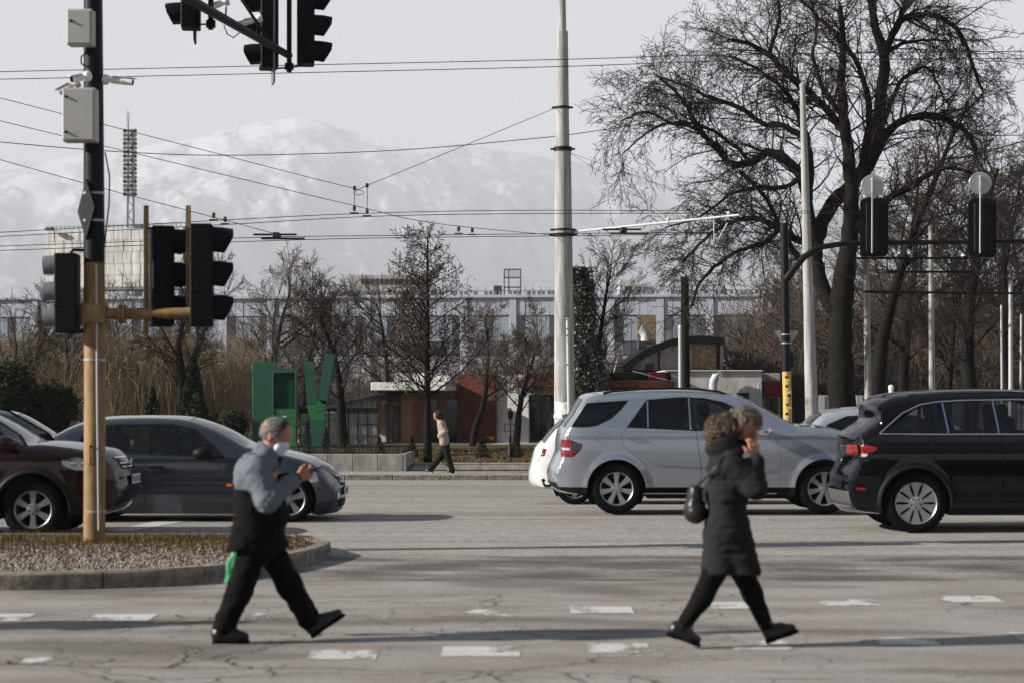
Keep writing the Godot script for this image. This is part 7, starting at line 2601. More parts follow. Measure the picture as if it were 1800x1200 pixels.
func build_trees() -> void:
	build_big_tree()
	# young street tree before the restaurant, some brown leaves left on it
	tree("young street tree with a straight trunk and withered leaves before the restaurant", 752, 54.8, 405, 0.125, {"called": "street_tree", "wob0": 0.012, "kids": [62, 15, 10, 0], "ratio": [0.46, 0.42, 0.42, 0.4], "up": [0.05, 0.05, 0.03, 0.0], "ang": 0.95, "wob": 0.06, "levels": 3, "rmin": 0.0065, "from": 0.26, "taper": 0.32, "stem": 0.98, "leaf_top": 0.85}, 0.0, -0.2, "twig", 8000)
	var sp := {"kids": [18, 14, 11, 4], "ratio": [0.62, 0.5, 0.45, 0.45], "up": [0.02, 0.06, 0.03, 0.0], "ang": 0.75, "wob": 0.12, "levels": 3, "rmin": 0.009, "from": 0.3, "group": "bare trees behind the far pavement"}
	tree("bare spreading tree rising behind the green V-shaped panels", 606, 70.0, 500, 0.2, sp, -0.05)
	tree("bare tree seen behind the bracket signals, its fan of boughs over the willow", 326, 66.0, 480, 0.26, sp, 0.0)
	tree("bare rounded tree between the outer signal and the green panels", 462, 84.0, 470, 0.2, sp, -0.06, -0.2, "brown_twig")
	tree("bare tree close behind the young street tree, towards the green panels", 690, 86.0, 500, 0.18, sp, 0.02, -0.2, "brown_twig")
	tree("low bare tree with brown leaves left of the white pole", 905, 70.0, 570, 0.15, sp, 0.03, -0.2, "brown_twig", 3600)
	tree("low bare tree with brown leaves between the street tree and the restaurant's white wall", 830, 73.0, 545, 0.15, sp, -0.03, -0.2, "brown_twig", 2600)
	tree("low brown tree just left of the white pole, behind the dark shopfront", 962, 76.0, 575, 0.14, sp, 0.0, -0.2, "brown_twig", 2200)
	tree("bare tree at the left frame edge above the dark bushes", -8, 80.0, 500, 0.2, sp, 0.03)
	tree("bare bushy tree behind the leftmost signal", 112, 72.0, 545, 0.16, sp, 0.0, -0.2, "brown_twig")
	tree("bare tree far left behind the corrugated block's foot", 210, 92.0, 520, 0.18, sp, 0.0, -0.2, "brown_twig")
	tree("bare tree behind the green panels' louvres", 540, 90.0, 520, 0.18, sp, 0.02, -0.2, "brown_twig")
	var tall := {"kids": [26, 14, 11, 4], "ratio": [0.42, 0.5, 0.45, 0.45], "up": [0.03, 0.03, 0.0, -0.02], "ang": 0.85, "wob": 0.10, "levels": 3, "rmin": 0.0095, "from": 0.28, "group": "park trees on the right"}
	tree("bare park tree with a pale leaning trunk between the arm signals, left of its neighbours", 1592, 74.0, 260, 0.26, tall, -0.04)
	tree("slim dark park tree right of the middle concrete pole", 1668, 72.0, 270, 0.15, tall, 0.0)
	tree("thick forked park tree below the farther arm signal", 1700, 70.0, 230, 0.34, tall, 0.06)
	tree("bare park tree near the right frame edge, its crown against the sky", 1770, 80.0, 250, 0.22, tall, 0.03)
	tree("bare park tree half out of frame on the right", 1830, 84.0, 300, 0.22, tall, -0.06)
	tree("background park tree behind the big tree, towards the curved roof", 1395, 96.0, 430, 0.24, tall, -0.03, -0.2, "brown_twig")
	tree("background park tree behind the nearer arm signal", 1545, 100.0, 340, 0.24, tall, 0.03, -0.2, "brown_twig")
	tree("background park tree behind the farther arm signal", 1735, 104.0, 350, 0.24, tall, 0.0, -0.2, "brown_twig")
	tree("background park tree behind the middle concrete pole", 1625, 108.0, 360, 0.24, tall, -0.02, -0.2, "brown_twig")
	tree("background park tree behind the concrete lamp post", 1440, 92.0, 470, 0.2, tall, 0.02, -0.2, "brown_twig")
	# ivy-clad tree beside the white pole
	var iv := tree("ivy-covered tree standing right behind the white pole", 1034, 62.0, 420, 0.16, {"called": "ivy_tree", "kids": [24, 11, 8, 0], "ratio": [0.36, 0.5, 0.5, 0.4], "up": [0.05, 0.08, 0.03, 0.0], "ang": 0.75, "wob": 0.09, "levels": 3, "rmin": 0.008, "from": 0.45}, -0.01, -0.2, "twig", 500)
	var b := MB.new()
	var nz := noise(303, 1.0, 3)
	for k in 14000:
		var t := rng.randf()
		var py := lerpf(815.0, 470.0, t)
		var a := rng.randf() * TAU
		var w := lerpf(0.68, 0.30, pow(t, 1.2)) * (0.72 + 1.0 * nz.get_noise_3d(cos(a) * 1.2, t * 7.0, sin(a) * 1.2) + rng.randf() * 0.3)
		var r := w * sqrt(rng.randf_range(0.35, 1.0))
		var c := Vector3(X(1034 + 6.0 * sin(t * 5.0) - t * 6.0, 62.0), Y(py, 62.0), -62.0)
		leaf(b, c + Vector3(cos(a) * r, 0, sin(a) * r), rng.randf_range(0.03, 0.065), Color(1, 1, 1), 0.55)
	part("ivy", b, M.ivy_leaf, iv).set_meta("kind", "stuff")
	# willows and evergreens on the left
	willow("golden weeping willow filling the space behind the yellow mast", 245, 72.0, 560, 3.6, 3000)
	willow("golden weeping willow right of the yellow mast, behind the pointed conifer", 385, 76.0, 575, 2.8, 1700)
	willow("golden weeping willow at the left frame edge", 40, 82.0, 560, 2.8, 1500)
	conifer("pointed_conifer", "dark pointed conifer behind the grey saloon's roof", 340, 58.0, 628, 1.75, -0.2, 9000, 0.05)
	conifer("pointed_conifer", "slender dark conifer right behind the yellow mast", 268, 60.0, 680, 1.2, -0.2, 4200, 0.05)
	bush("dark evergreen bush against the left frame edge", 15, 690, 60.0, Vector3(1.0, 1.15, 0.8), 7000, 0.055)
	bush("dark evergreen bush above the maroon car's windscreen", 88, 715, 61.0, Vector3(1.05, 0.95, 0.8), 7000, 0.055)
	bush("low evergreen bush between the conifer and the green panels", 410, 745, 62.0, Vector3(0.55, 0.5, 0.5), 2600, 0.045)
	# clipped little conifers along the lawn
	var names := [[540, 742, "left of the green V", 0.5], [573, 752, "below the green V", 0.42], [611, 772, "before the pavilion's glazing", 0.5], [667, 768, "at the restaurant's slanted post", 0.48], [724, 768, "beside the street tree's trunk", 0.52], [848, 768, "before the brick wall", 0.62], [910, 771, "right of the park lantern", 0.42]]
	for q in names:
		conifer("dwarf_conifer", "small clipped conifer " + q[2], q[0], 60.0, q[1], q[3], -0.2, 900, 0.03, "clipped conifers along the lawn")
	# brown leaf litter on the lawn
	var lf := MB.new()
	lf.quad(Vector3(-1, 0, 0), Vector3(0, 0.25, 0.6), Vector3(1, 0, 0), Vector3(0, 0.15, -0.6))
	var lm := lf.mesh()
	var tr := []
	var cl := []
	for k in 9000:
		var x := rng.randf_range(-9.5, 3.0)
		var zz := rng.randf_range(54.1, 70.0)
		tr.append(Transform3D(Basis.from_euler(Vector3(rng.randf_range(-0.6, 0.6), rng.randf() * 6.2, rng.randf_range(-0.6, 0.6))).scaled(Vector3.ONE * rng.randf_range(0.025, 0.055)), Vector3(x, -0.185, -zz)))
		var g := rng.randf_range(0.5, 1.5)
		cl.append(Color(g, g * 0.86, g * 0.7))
	scatter("fallen_leaves", lm, M.dry_leaf, tr, cl)
	# a brown thicket closes the view at the back
	var tb := MB.new()
	var cc := {"kids": [9, 6, 0], "ratio": [0.5, 0.5, 0.5], "up": [0.05, 0.04, 0.0], "ang": 0.7, "wob": 0.13, "levels": 2, "rmin": 0.011, "thick": -1, "from": 0.15}
	for k in 9:
		var a := rng.randf() * TAU
		grow(tb, tb, Vector3(cos(a) * 0.3, 0, sin(a) * 0.3), Vector3(cos(a) * 0.5, 1, sin(a) * 0.5).normalized(), rng.randf_range(2.2, 4.0), 0.03, 0, cc)
	var tm := tb.mesh()
	for zone in [[1330, 1900, 86.0, 125.0, 150, 1.5], [-60, 520, 84.0, 115.0, 60, 1.0], [520, 1120, 95.0, 125.0, 60, 0.9]]:
		tr = []
		cl = []
		for k in zone[4]:
			var zz := rng.randf_range(zone[2], zone[3])
			tr.append(Transform3D(Basis(Vector3.UP, rng.randf() * TAU).scaled(Vector3.ONE * zone[5] * rng.randf_range(0.7, 1.35)), Vector3(X(rng.randf_range(zone[0], zone[1]), zz), -0.3, -zz)))
			cl.append(Color.WHITE)
		scatter("bare_thicket", tm, M.brown_twig, tr, cl)

# ---- buildings and the mountain ---------------------------------------------------------------
func slab(called: String, xa: float, xb: float, ya: float, yb: float, za: float, zb: float, m: Material, parent: Node, e := 0.02) -> MeshInstance3D:
	var b := MB.new()
	b.bbox(Vector3((xa + xb) * 0.5, (ya + yb) * 0.5, -(za + zb) * 0.5), Vector3(absf(xb - xa), absf(yb - ya), absf(zb - za)), e)
	return part(called, b, m, parent)

# slab from picture columns and rows at the front distance
func pslab(called: String, pa: float, pb: float, ta: float, tb: float, z: float, depth: float, m: Material, parent: Node, e := 0.02) -> MeshInstance3D:
	return slab(called, X(pa, z), X(pb, z), Y(tb, z), Y(ta, z), z, z + depth, m, parent, e)

func build_office() -> void:
	var z := 150.0
	var gy := -0.6
	var o := thing("office_block", "long grey panelled office block behind the bare trees", "building", Vector3(X(700, z), gy, -z))
	o.rotation.y = deg_to_rad(-5.0)
	slab("core_wall", X(-120, z), X(1470, z), gy, Y(524, z), z + 0.35, z + 18, M.panel_grey, o)
	var step := 14.3
	var pm := {}
	for q in [["panel", 525.0, 555.5], ["window", 557.0, 600.0], ["lower_window", 601.5, 624.0], ["base_panel", 626.0, 700.0]]:
		var b := MB.new()
		b.bbox(Vector3.ZERO, Vector3((step - 0.7) / F * z, (q[2] - q[1]) / F * z, 0.12), 0.01)
		pm[q[0]] = b.mesh()
	var alt := mat("panel_grey_pale", 172, 176, 184, 0.6)
	var dim := mat("facade_glass_dim", 52, 58, 64, 0.08, 0.0, {"spec": 0.8})
	var k := 0
	var px := -120.0
	while px < 1466.0:
		var x := X(px + step * 0.5, z)
		if k % 6 == 5:
			slab("pilaster", X(px + 0.6, z), X(px + 13.6, z), gy, Y(519, z), z - 0.15, z + 0.3, M.panel_grey, o)
		else:
			var jig := Vector3(0, 0, rng.randf_range(-0.015, 0.015))
			var turn := Basis(Vector3.UP, rng.randf_range(-0.012, 0.012)) * Basis(Vector3.RIGHT, rng.randf_range(-0.01, 0.01))
			piece("panel", pm.panel, M.panel_grey if (k * 7) % 5 else alt, Vector3(x, Y(540.2, z), -z) + jig, o)
			piece("window", pm.window, M.facade_glass if (k * 11) % 4 else dim, Vector3(x, Y(578.5, z), -z - 0.08), o, turn)
			if px > 460.0:
				piece("lower_window", pm.lower_window, dim if (k * 5) % 3 else M.facade_glass, Vector3(x, Y(612.7, z), -z - 0.08), o, turn)
		px += step
		k += 1
	pslab("base_wall", -120, 1466, 626, 712, z, 0.3, M.panel_grey, o)
	pslab("parapet", -122, 1472, 519.5, 524.5, z - 0.25, 18.5, M.panel_grey, o)
	# ventilators along the edge, rails and roof gear
	var vb := MB.new()
	vb.bbox(Vector3.ZERO, Vector3(0.26, 0.34, 0.3), 0.03)
	var vm := vb.mesh()
	for j in 100:
		if rng.randf() < 0.25: continue
		piece("roof_ventilator", vm, M.mullion, Vector3(X(560 + j * 8.6 + rng.randf_range(-1.5, 1.5), z), Y(516.5, z), -z - 0.6), o)
	var rb := MB.new()
	for j in 60:
		var x := X(600 + j * 14.0, z)
		rb.box(Vector3(x, Y(512, z), -z - 1.2), Vector3(0.035, 0.85, 0.035))
	rb.box(Vector3(X(1013, z), Y(511, z), -z - 1.2), Vector3(840.0 / F * z, 0.05, 0.05))
	part("roof_rail", rb, M.mullion, o)
	var fb := MB.new()
	for j in 26:
		fb.box(Vector3(X(840 + j * 22.0, z), Y(504, z), -z - 6.0), Vector3(0.04, 1.5, 0.04))
	fb.box(Vector3(X(1115, z), Y(489, z), -z - 6.0), Vector3(550.0 / F * z, 0.03, 0.03))
	part("roof_fence", fb, M.panel_grey, o)
	for q in [[867, 879, 503], [1096, 1109, 505]]:
		pslab("chimney_box", q[0], q[1], q[2], 521, z + 0.8, 1.0, M.dark_frame, o)
	var cg := MB.new()
	for q in [[885, 475], [893, 473], [914, 473]]:
		cg.box(Vector3(X(q[0], z), Y(497, z), -z - 1.0), Vector3(0.08, 46.0 / F * z, 0.08))
	for py in [473.5, 488.0, 505.0]:
		cg.box(Vector3(X(900, z), Y(py, z), -z - 1.0), Vector3(30.0 / F * z, 0.09, 0.09))
	for j in 9: cg.box(Vector3(X(886 + j * 3.5, z), Y(481, z), -z - 1.0), Vector3(0.03, 14.0 / F * z, 0.03))
	part("access_cage", cg, M.dark_frame, o)
	# a bright poster behind some of the panes
	pslab("poster", 1120, 1170, 556, 600, z - 0.12, 0.02, M.mural, o, 0.004)

func build_far_blocks() -> void:
	# white corrugated hall on stilts
	var z := 190.0
	var o := thing("corrugated_hall", "white corrugated building with a raised upper storey behind the left signals", "building", Vector3(X(204, z), -0.6, -z))
	o.rotation.y = deg_to_rad(-17.0)      # its long side is turned to the sun
	o.scale = Vector3(1.05, 1, 1)
	pslab("upper_core", 74, 336, 402, 505, z + 0.2, 1.6, M.mullion, o)
	for r in 5:
		var step := 16.0
		for k in 16:
			var pa := 72.0 + k * step + (r % 2) * 2.0
			var b := MB.new()
			var ya := Y(402 + r * 20.6, z)
			var yb := Y(402 + r * 20.6 + 20.0, z)
			var n := 6
			var off := rng.randf_range(-0.03, 0.03)
			var rows := []
			for yy in 2:
				var row := []
				for q in n * 2 + 1:
					row.append(Vector3(X(pa + (step - 0.4) * q / (n * 2.0), z), lerpf(yb, ya, yy), -z + off + (0.05 if q % 2 else 0.0)))
				rows.append(row)
			b.grid(rows)
			part("panel", b, M.panel_white, o)
	pslab("soffit_beam", 68, 338, 505, 510, z - 0.3, 2.4, M.mullion, o)
	for px in [72, 150, 235, 316]: pslab("column", px, px + 8, 510, 560, z + 0.4, 0.8, M.panel_white, o)
	pslab("lower_storey", 66, 345, 529, 640, z + 1.5, 3.0, M.panel_grey, o)
	pslab("lower_storey", -120, 60, 531, 640, z - 1, 3.0, M.panel_white, o)
	var rb := MB.new()
	for k in 32: rb.box(Vector3(X(74 + k * 8.3, z), Y(398.5, z), -z), Vector3(0.05, 0.45, 0.05))
	rb.box(Vector3(X(204, z), Y(396.5, z), -z), Vector3(264.0 / F * z, 0.06, 0.06))
	part("roof_rail", rb, M.mullion, o)
	for px in [74, 242]:
		pslab("floodlight", px, px + 14, 397, 402, z - 1.0, 0.5, M.dark_frame, o)
	# pale flats above the office roof
	var z2 := 240.0
	o = thing("apartment_block", "pale low block rising above the office roof behind the street tree", "building", Vector3(X(670, z2), -0.6, -z2))
	pslab("wall", 612, 742, 483, 640, z2, 14.0, M.panel_white, o)
	for k in 12: pslab("window", 634 + k * 8.6, 640 + k * 8.6, 490, 499, z2 - 0.1, 0.15, M.dark_glass, o)
	z2 = 520.0
	o = thing("apartment_block", "faint white high-rise far beyond the office roof right of the white pole", "building", Vector3(X(1125, z2), -0.6, -z2))
	pslab("wall", 1090, 1118, 492, 690, z2, 14.0, M.panel_white, o)
	pslab("wall", 1119, 1152, 502, 690, z2 + 6, 14.0, M.panel_white, o)
	for k in 6:
		for r in 4: pslab("window", 1122 + k * 5.0, 1125 + k * 5.0, 505 + r * 6.0, 508 + r * 6.0, z2 + 5.8, 0.2, M.dark_glass, o)
	# stadium floodlight mast
	var z3 := 420.0
	o = thing("floodlight_mast", "tall lattice stadium floodlight mast against the mountain", "floodlight mast", Vector3(X(229, z3), -0.6, -z3))
	var b := MB.new()
	for s in [-1.0, 1.0]:
		for t in [-1.0, 1.0]:
			b.cyl(Vector3(X(229, z3) + 0.9 * s, -0.6, -z3 + 0.9 * t), Vector3(X(229, z3) + 0.5 * s, Y(228, z3), -z3 + 0.5 * t), 0.12, 0.1, 5)
	for k in 34:
		var y := lerpf(2.0, Y(230, z3), k / 34.0)
		var y2 := lerpf(2.0, Y(230, z3), (k + 1) / 34.0)
		var w := lerpf(0.9, 0.5, k / 34.0)
		var sg := 1.0 if k % 2 else -1.0
		for t in [-1.0, 1.0]:
			b.cyl(Vector3(X(229, z3) - w * sg, y, -z3 + w * t), Vector3(X(229, z3) + w * sg, y2, -z3 + w * t), 0.05, -1, 4)
	part("lattice", b, M.dark_frame, o)
	b = MB.new()
	b.cyl(Vector3(X(225, z3), Y(230, z3), -z3), Vector3(X(224, z3), Y(193, z3), -z3), 0.14, 0.05, 5)
	for k in 5: b.cyl(Vector3(X(221, z3), Y(222 - k * 5, z3), -z3), Vector3(X(228, z3), Y(218 - k * 5, z3), -z3), 0.05, -1, 4)
	part("antenna", b, M.dark_frame, o)
	var lb := MB.new()
	lb.lathe([Vector2(0.001, -0.4), Vector2(0.3, -0.3), Vector2(0.45, 0.1), Vector2(0.4, 0.12), Vector2(0.001, 0.1)], Transform3D(Basis(Vector3(1, 0, 0), Vector3(0, -0.35, 0.94), Vector3(0, -0.94, -0.35)), Vector3.ZERO), 8)
	var lm := lb.mesh()
	for r in 16:
		var rbm := MB.new()
		rbm.box(Vector3(X(229, z3), Y(232 + r * 7.4, z3), -z3 + 0.6), Vector3(22.0 / F * z3, 0.12, 0.2))
		part("lamp_bar", rbm, M.dark_frame, o)
		for k in 4:
			piece("floodlight", lm, M.galvanised if (r + k) % 3 else M.dark_frame, Vector3(X(220.5 + k * 6.0, z3), Y(231 + r * 7.4, z3), -z3 + 1.0), o)
	# radio mast far right
	var z4 := 600.0
	o = thing("radio_mast", "faint radio mast beyond the big tree's right side", "radio mast", Vector3(X(1673, z4), -0.6, -z4))
	b = MB.new()
	for s in [-1.0, 1.0]: b.cyl(Vector3(X(1673, z4) + 1.6 * s, -0.6, -z4), Vector3(X(1672, z4) + 0.4 * s, Y(122, z4), -z4), 0.16, 0.1, 5)
	for k in 60:
		var y := lerpf(0, Y(124, z4), k / 60.0)
		var w := lerpf(1.6, 0.4, k / 60.0)
		b.cyl(Vector3(X(1673, z4) - w, y, -z4), Vector3(X(1673, z4) + w, y + 1.6, -z4), 0.07, -1, 4)
	b.box(Vector3(X(1672, z4), Y(176, z4), -z4), Vector3(3.4, 0.3, 3.4))
	part("lattice", b, M.dark_frame, o)

func build_restaurant() -> void:
	var z := 78.0
	var gy := -0.19
	var o := thing("restaurant", "single-storey restaurant with white canopy and brick-red wall behind the street tree", "building", Vector3(X(800, z), gy, -z))
	o.rotation.y = deg_to_rad(-13.0)
	pslab("canopy", 662, 800, 671, 686, z - 1.6, 6.0, M.panel_white, o, 0.03)
	pslab("canopy_soffit", 668, 800, 686.5, 690, z - 1.2, 5.0, M.brick_render, o)
	pslab("roof_box", 668, 770, 655, 671, z + 2.0, 4.0, M.white_render, o)
	pslab("brick_wall", 803, 872, 656, 790, z, 6.0, M.brick_render, o)
	pslab("white_wall", 872.3, 931, 657, 790, z + 0.2, 6.0, M.white_render, o)
	pslab("back_wall", 722, 803, 687, 790, z + 0.9, 4.0, M.orange_render, o)
	pslab("pilaster", 703, 722, 690, 790, z - 0.2, 1.2, M.orange_render, o)
	# leaning corner post
	var b := MB.new()
	b.prism(PackedVector2Array([P2(660, 790, z - 0.8), P2(667, 790, z - 0.8), P2(672.5, 685, z - 0.8), P2(666, 685, z - 0.8)]), -0.15, 0.15, Transform3D(Basis.IDENTITY, Vector3(0, 0, -z + 0.8)))
	part("corner_post", b, M.orange_render, o)
	# shop window of panes
	for q in [[673, 681, 697, 707], [682, 692, 697, 707], [693, 702.5, 697, 707], [673, 681, 708.5, 780], [682, 692, 708.5, 780], [693, 702.5, 708.5, 780]]:
		var w := pslab("window", q[0], q[1], q[2], q[3], z + 0.05, 0.03, M.facade_glass, o, 0.004)
	pslab("window_frame", 672, 703, 695, 696.8, z - 0.05, 0.12, M.orange_render, o, 0.01)
	pslab("window_frame", 672, 703, 707.2, 708.3, z - 0.05, 0.12, M.orange_render, o, 0.004)
	pslab("interior_wall", 670, 706, 690, 785, z + 1.6, 0.2, M.polycarbonate, o)
	pslab("floor_edge", 658, 725, 780, 786, z - 1.2, 3.0, M.white_render, o)
	for q in [[735, 760], [775, 800]]:
		pslab("door", q[0], q[1], 700, 784, z + 0.82, 0.08, M.dark_glass, o)
	# dark shopfront under an orange fascia
	pslab("fascia", 911, 1012, 668, 680, z - 0.6, 2.0, M.brick_render, o)
	pslab("fascia_end", 910.5, 918, 668.5, 679.5, z - 0.66, 0.06, M.orange_render, o, 0.004)
	pslab("upper_wall", 931, 1012, 681, 693, z + 0.2, 3.0, M.white_render, o)
	for k in 4: pslab("shop_window", 932 + k * 20, 950.5 + k * 20, 693.5, 784, z + 0.3, 0.06, M.dark_glass, o, 0.006)
	pslab("shop_core", 931, 1012, 694, 790, z + 1.4, 4.0, M.roof_black, o)
	pslab("dark_roof", 905, 1065, 655, 668, z + 1.2, 8.0, M.roof_black, o)
	pslab("entrance_paving", 700, 1000, 783, 786.5, z - 2.2, 2.0, M.paving, o)
	# glazed pavilion with a sloping roof
	var z2 := 76.0
	o = thing("glazed_pavilion", "low glazed pavilion with a sloping dark roof between the green panels and the restaurant", "building", Vector3(X(600, z2), gy, -z2))
	o.rotation.y = deg_to_rad(-10.0)
	b = MB.new()
	b.prism(PackedVector2Array([P2(515, 718, z2), P2(516, 713, z2), P2(600, 703, z2), P2(667, 689, z2), P2(668, 694, z2), P2(600, 709, z2)]), -5.0, 0.6, Transform3D(Basis.IDENTITY, Vector3(0, 0, -z2)))
	part("roof", b, M.dark_frame, o)
	for k in 8:
		var pa := 524.0 + k * 17.6
		for q in [[726, 744], [746, 764], [766, 786]]:
			pslab("pane", pa + 0.6, pa + 16.8, q[0], q[1], z2 + 0.05, 0.04, M.polycarbonate, o, 0.004)
		pslab("mullion", pa - 0.7, pa + 0.5, 716, 790, z2 - 0.02, 0.16, M.dark_frame, o, 0.006)
	pslab("corner_column", 597, 604, 712, 790, z2 - 0.06, 0.2, M.dark_frame, o)
	for py in [725.0, 745.0, 765.0]: pslab("transom", 522, 664, py - 0.7, py + 0.7, z2 - 0.03, 0.14, M.dark_frame, o, 0.006)
	for q in [[606, 635], [638, 662]]: pslab("clerestory_pane", q[0], q[1], 706 if q[0] < 620 else 703, 716, z2 + 0.05, 0.04, M.polycarbonate, o, 0.004)
	pslab("head_beam", 522, 664, 717, 723, z2 - 0.05, 0.2, M.dark_frame, o)
	pslab("rear_wall", 522, 664, 712, 790, z2 + 4.6, 0.2, M.wall_concrete, o)

func build_right_buildings() -> void:
	var z := 85.0
	var gy := -0.5
	var o := thing("curved_roof_hall", "hall with a dark barrel-shaped roof and a mural panel right of the white pole", "building", Vector3(X(1190, z), gy, -z))
	var top := []
	var under := []
	for q in [[1091, 645], [1110, 630], [1130, 616], [1155, 604], [1180, 596], [1207, 591], [1235, 590], [1272, 594]]:
		top.append(P2(q[0], q[1], z))
	for q in [[1272, 607], [1235, 603], [1207, 604], [1180, 609], [1155, 618], [1130, 631], [1112, 645], [1096, 655]]:
		under.append(P2(q[0], q[1], z))
	var b := MB.new()
	b.prism(PackedVector2Array(top + under), -9.0, 0.5, Transform3D(Basis.IDENTITY, Vector3(0, 0, -z)))
	part("roof", b, M.roof_black, o)
	b = MB.new()
	var wl := under.duplicate()
	wl.append(P2(1096, 700, z))
	wl.append(P2(1270, 700, z))
	b.prism(PackedVector2Array(wl), -8.5, -0.02, Transform3D(Basis.IDENTITY, Vector3(0, 0, -z)))
	part("gable_wall", b, M.wall_concrete, o)
	pslab("gable_post", 1157, 1161, 612, 654, z - 0.06, 0.1, M.brick_render, o)
	pslab("hatch", 1135, 1150, 638, 650, z - 0.04, 0.06, M.dark_frame, o)
	pslab("mural_panel", 1217, 1260, 604, 650, z - 0.1, 0.08, M.mural, o)
	pslab("wall_edge", 1261, 1266, 603, 652, z - 0.12, 0.5, M.roof_black, o)
	for k in 3: pslab("steel_post", 1267 + k * 4, 1268.5 + k * 4, 606, 652, z + 1 + k, 0.1, M.brick_render, o)
	pslab("gutter", 1096, 1268, 650, 653, z - 0.2, 0.3, M.roof_black, o)
	# hooded ventilator on the slope
	b = MB.new()
	b.tube([P(1136, 602, z + 3), P(1136, 590, z + 3), P(1132, 582, z + 3), P(1126, 578, z + 3)], [0.25, 0.24, 0.23, 0.22], 12)
	part("roof_ventilator", b, M.white_render, o)
	pslab("ventilator_box", 1122, 1138, 599, 612, z + 2.5, 1.0, M.dark_frame, o)
	pslab("ventilator_box", 1139, 1152, 595, 604, z + 2.7, 0.8, M.terracotta, o)
	# white annex
	var z2 := 80.0
	o = thing("white_annex", "white rendered annex with a bent vent pipe and red awning behind the silver SUV", "building", Vector3(X(1255, z2), gy, -z2))
	pslab("wall", 1171, 1340, 652, 800, z2, 4.5, M.white_render, o)
	pslab("side_wall", 1340.5, 1372, 655, 800, z2 + 1.4, 3.0, M.wall_concrete, o)
	pslab("coping", 1169, 1342, 650, 652.3, z2 - 0.1, 4.7, M.white_render, o)
	pslab("window", 1296, 1317, 692, 720, z2 - 0.04, 0.08, M.dark_glass, o)
	pslab("window_frame", 1294, 1319, 689.5, 692, z2 - 0.08, 0.1, M.dark_frame, o)
	for k in 3: pslab("side_window", 1347 + k * 8, 1352 + k * 8, 698, 740, z2 + 1.32, 0.1, M.dark_glass, o)
	b = MB.new()
	var pts := []
	for q in [[1254, 690], [1254, 676], [1255, 668], [1259, 661], [1264, 658], [1266, 663]]: pts.append(P(q[0], q[1], z2 - 0.35))
	b.tube(pts, [0.17, 0.17, 0.17, 0.17, 0.17, 0.17], 16)
	var vp := part("vent_pipe", b, M.white_tube, o)
	for k in 6:
		b = MB.new()
		b.lathe([Vector2(0.16, -0.015), Vector2(0.185, 0.0), Vector2(0.16, 0.015)], Transform3D(Basis.IDENTITY, P(1254, 689 - k * 3.4, z2 - 0.35)), 16)
		part("pipe_ring", b, M.white_tube, vp)
	b = MB.new()
	b.tube([P(1334, 720, z2 - 0.1), P(1334, 675, z2 - 0.1), P(1338, 671, z2 - 0.3)], [0.035], 8)
	part("small_pipe", b, M.steel_grey, o)
	# rounded awning
	b = MB.new()
	var rows := []
	for k in 9:
		var a := PI / 2 * k / 8.0
		var row := []
		for q in 9:
			var px := lerpf(1346.0, 1380.0, q / 8.0)
			var sag := 0.03 * sin(q * PI)
			row.append(Vector3(X(px, z2), Y(697, z2) + sin(a) * 0.66 + sag, -z2 - 1.3 + cos(a) * 0.95))
		rows.append(row)
	b.grid(rows)
	for s in [0, 8]:
		for k in 8: b.tri(Vector3(rows[k][s].x, rows[0][s].y, -z2 - 1.3), rows[k][s], rows[k + 1][s])
	part("awning", b, M.red_fabric, o)
	# brown-edged flat roof to the left of it
	o = thing("flat_roof_kiosk", "low kiosk with brown fascia and red gable beside the ivy tree", "building", Vector3(X(1120, 76.0), gy, -76.0))
	pslab("fascia", 1062, 1186, 668, 681, 75.5, 5.0, M.brick_render, o)
	pslab("wall", 1066, 1182, 681.5, 800, 76.0, 4.0, M.roof_black, o)
	pslab("roof", 1068, 1180, 654, 667.5, 78.0, 3.0, M.roof_black, o)
	pslab("red_gable", 1141, 1171, 653.5, 667.5, 77.4, 0.4, M.red_fabric, o)
	b = MB.new()
	b.tube([P(1112, 652, 75.3), P(1130, 656, 75.3), P(1150, 662, 75.3), P(1172, 667, 75.3)], [0.02], 6)
	part("cable", b, M.white_tube, o)
	b = MB.new()
	b.lathe([Vector2(0.001, 0.0), Vector2(0.2, 0.03), Vector2(0.38, 0.12), Vector2(0.4, 0.13), Vector2(0.2, 0.05), Vector2(0.001, 0.02)], Transform3D(Basis(Vector3(0, 0, -1), Vector3(-0.8, 0.2, 0.57).normalized(), Vector3(0.2, 1, 0)).orthonormalized(), P(1088, 641, 79.0)), 20)
	b.cyl(P(1088, 655, 79.2), P(1089, 641, 79.1), 0.03, -1, 6)
	part("satellite_dish", b, M.galvanised, o)
	# metal fence panels seen under the branches
	o = thing("sheet_fence", "grey-green sheet fence behind the cars below the big tree", "fence", Vector3(X(1500, 74.0), -0.2, -74.0))
	for k in 36:
		var pa := 1440.0 + k * 11.0
		pslab("sheet", pa, pa + 10.4, 694 + (k % 5) * 0.4, 792, 74.0 + (k % 2) * 0.06, 0.04, M.polycarbonate if k % 4 else M.panel_grey, o, 0.004)

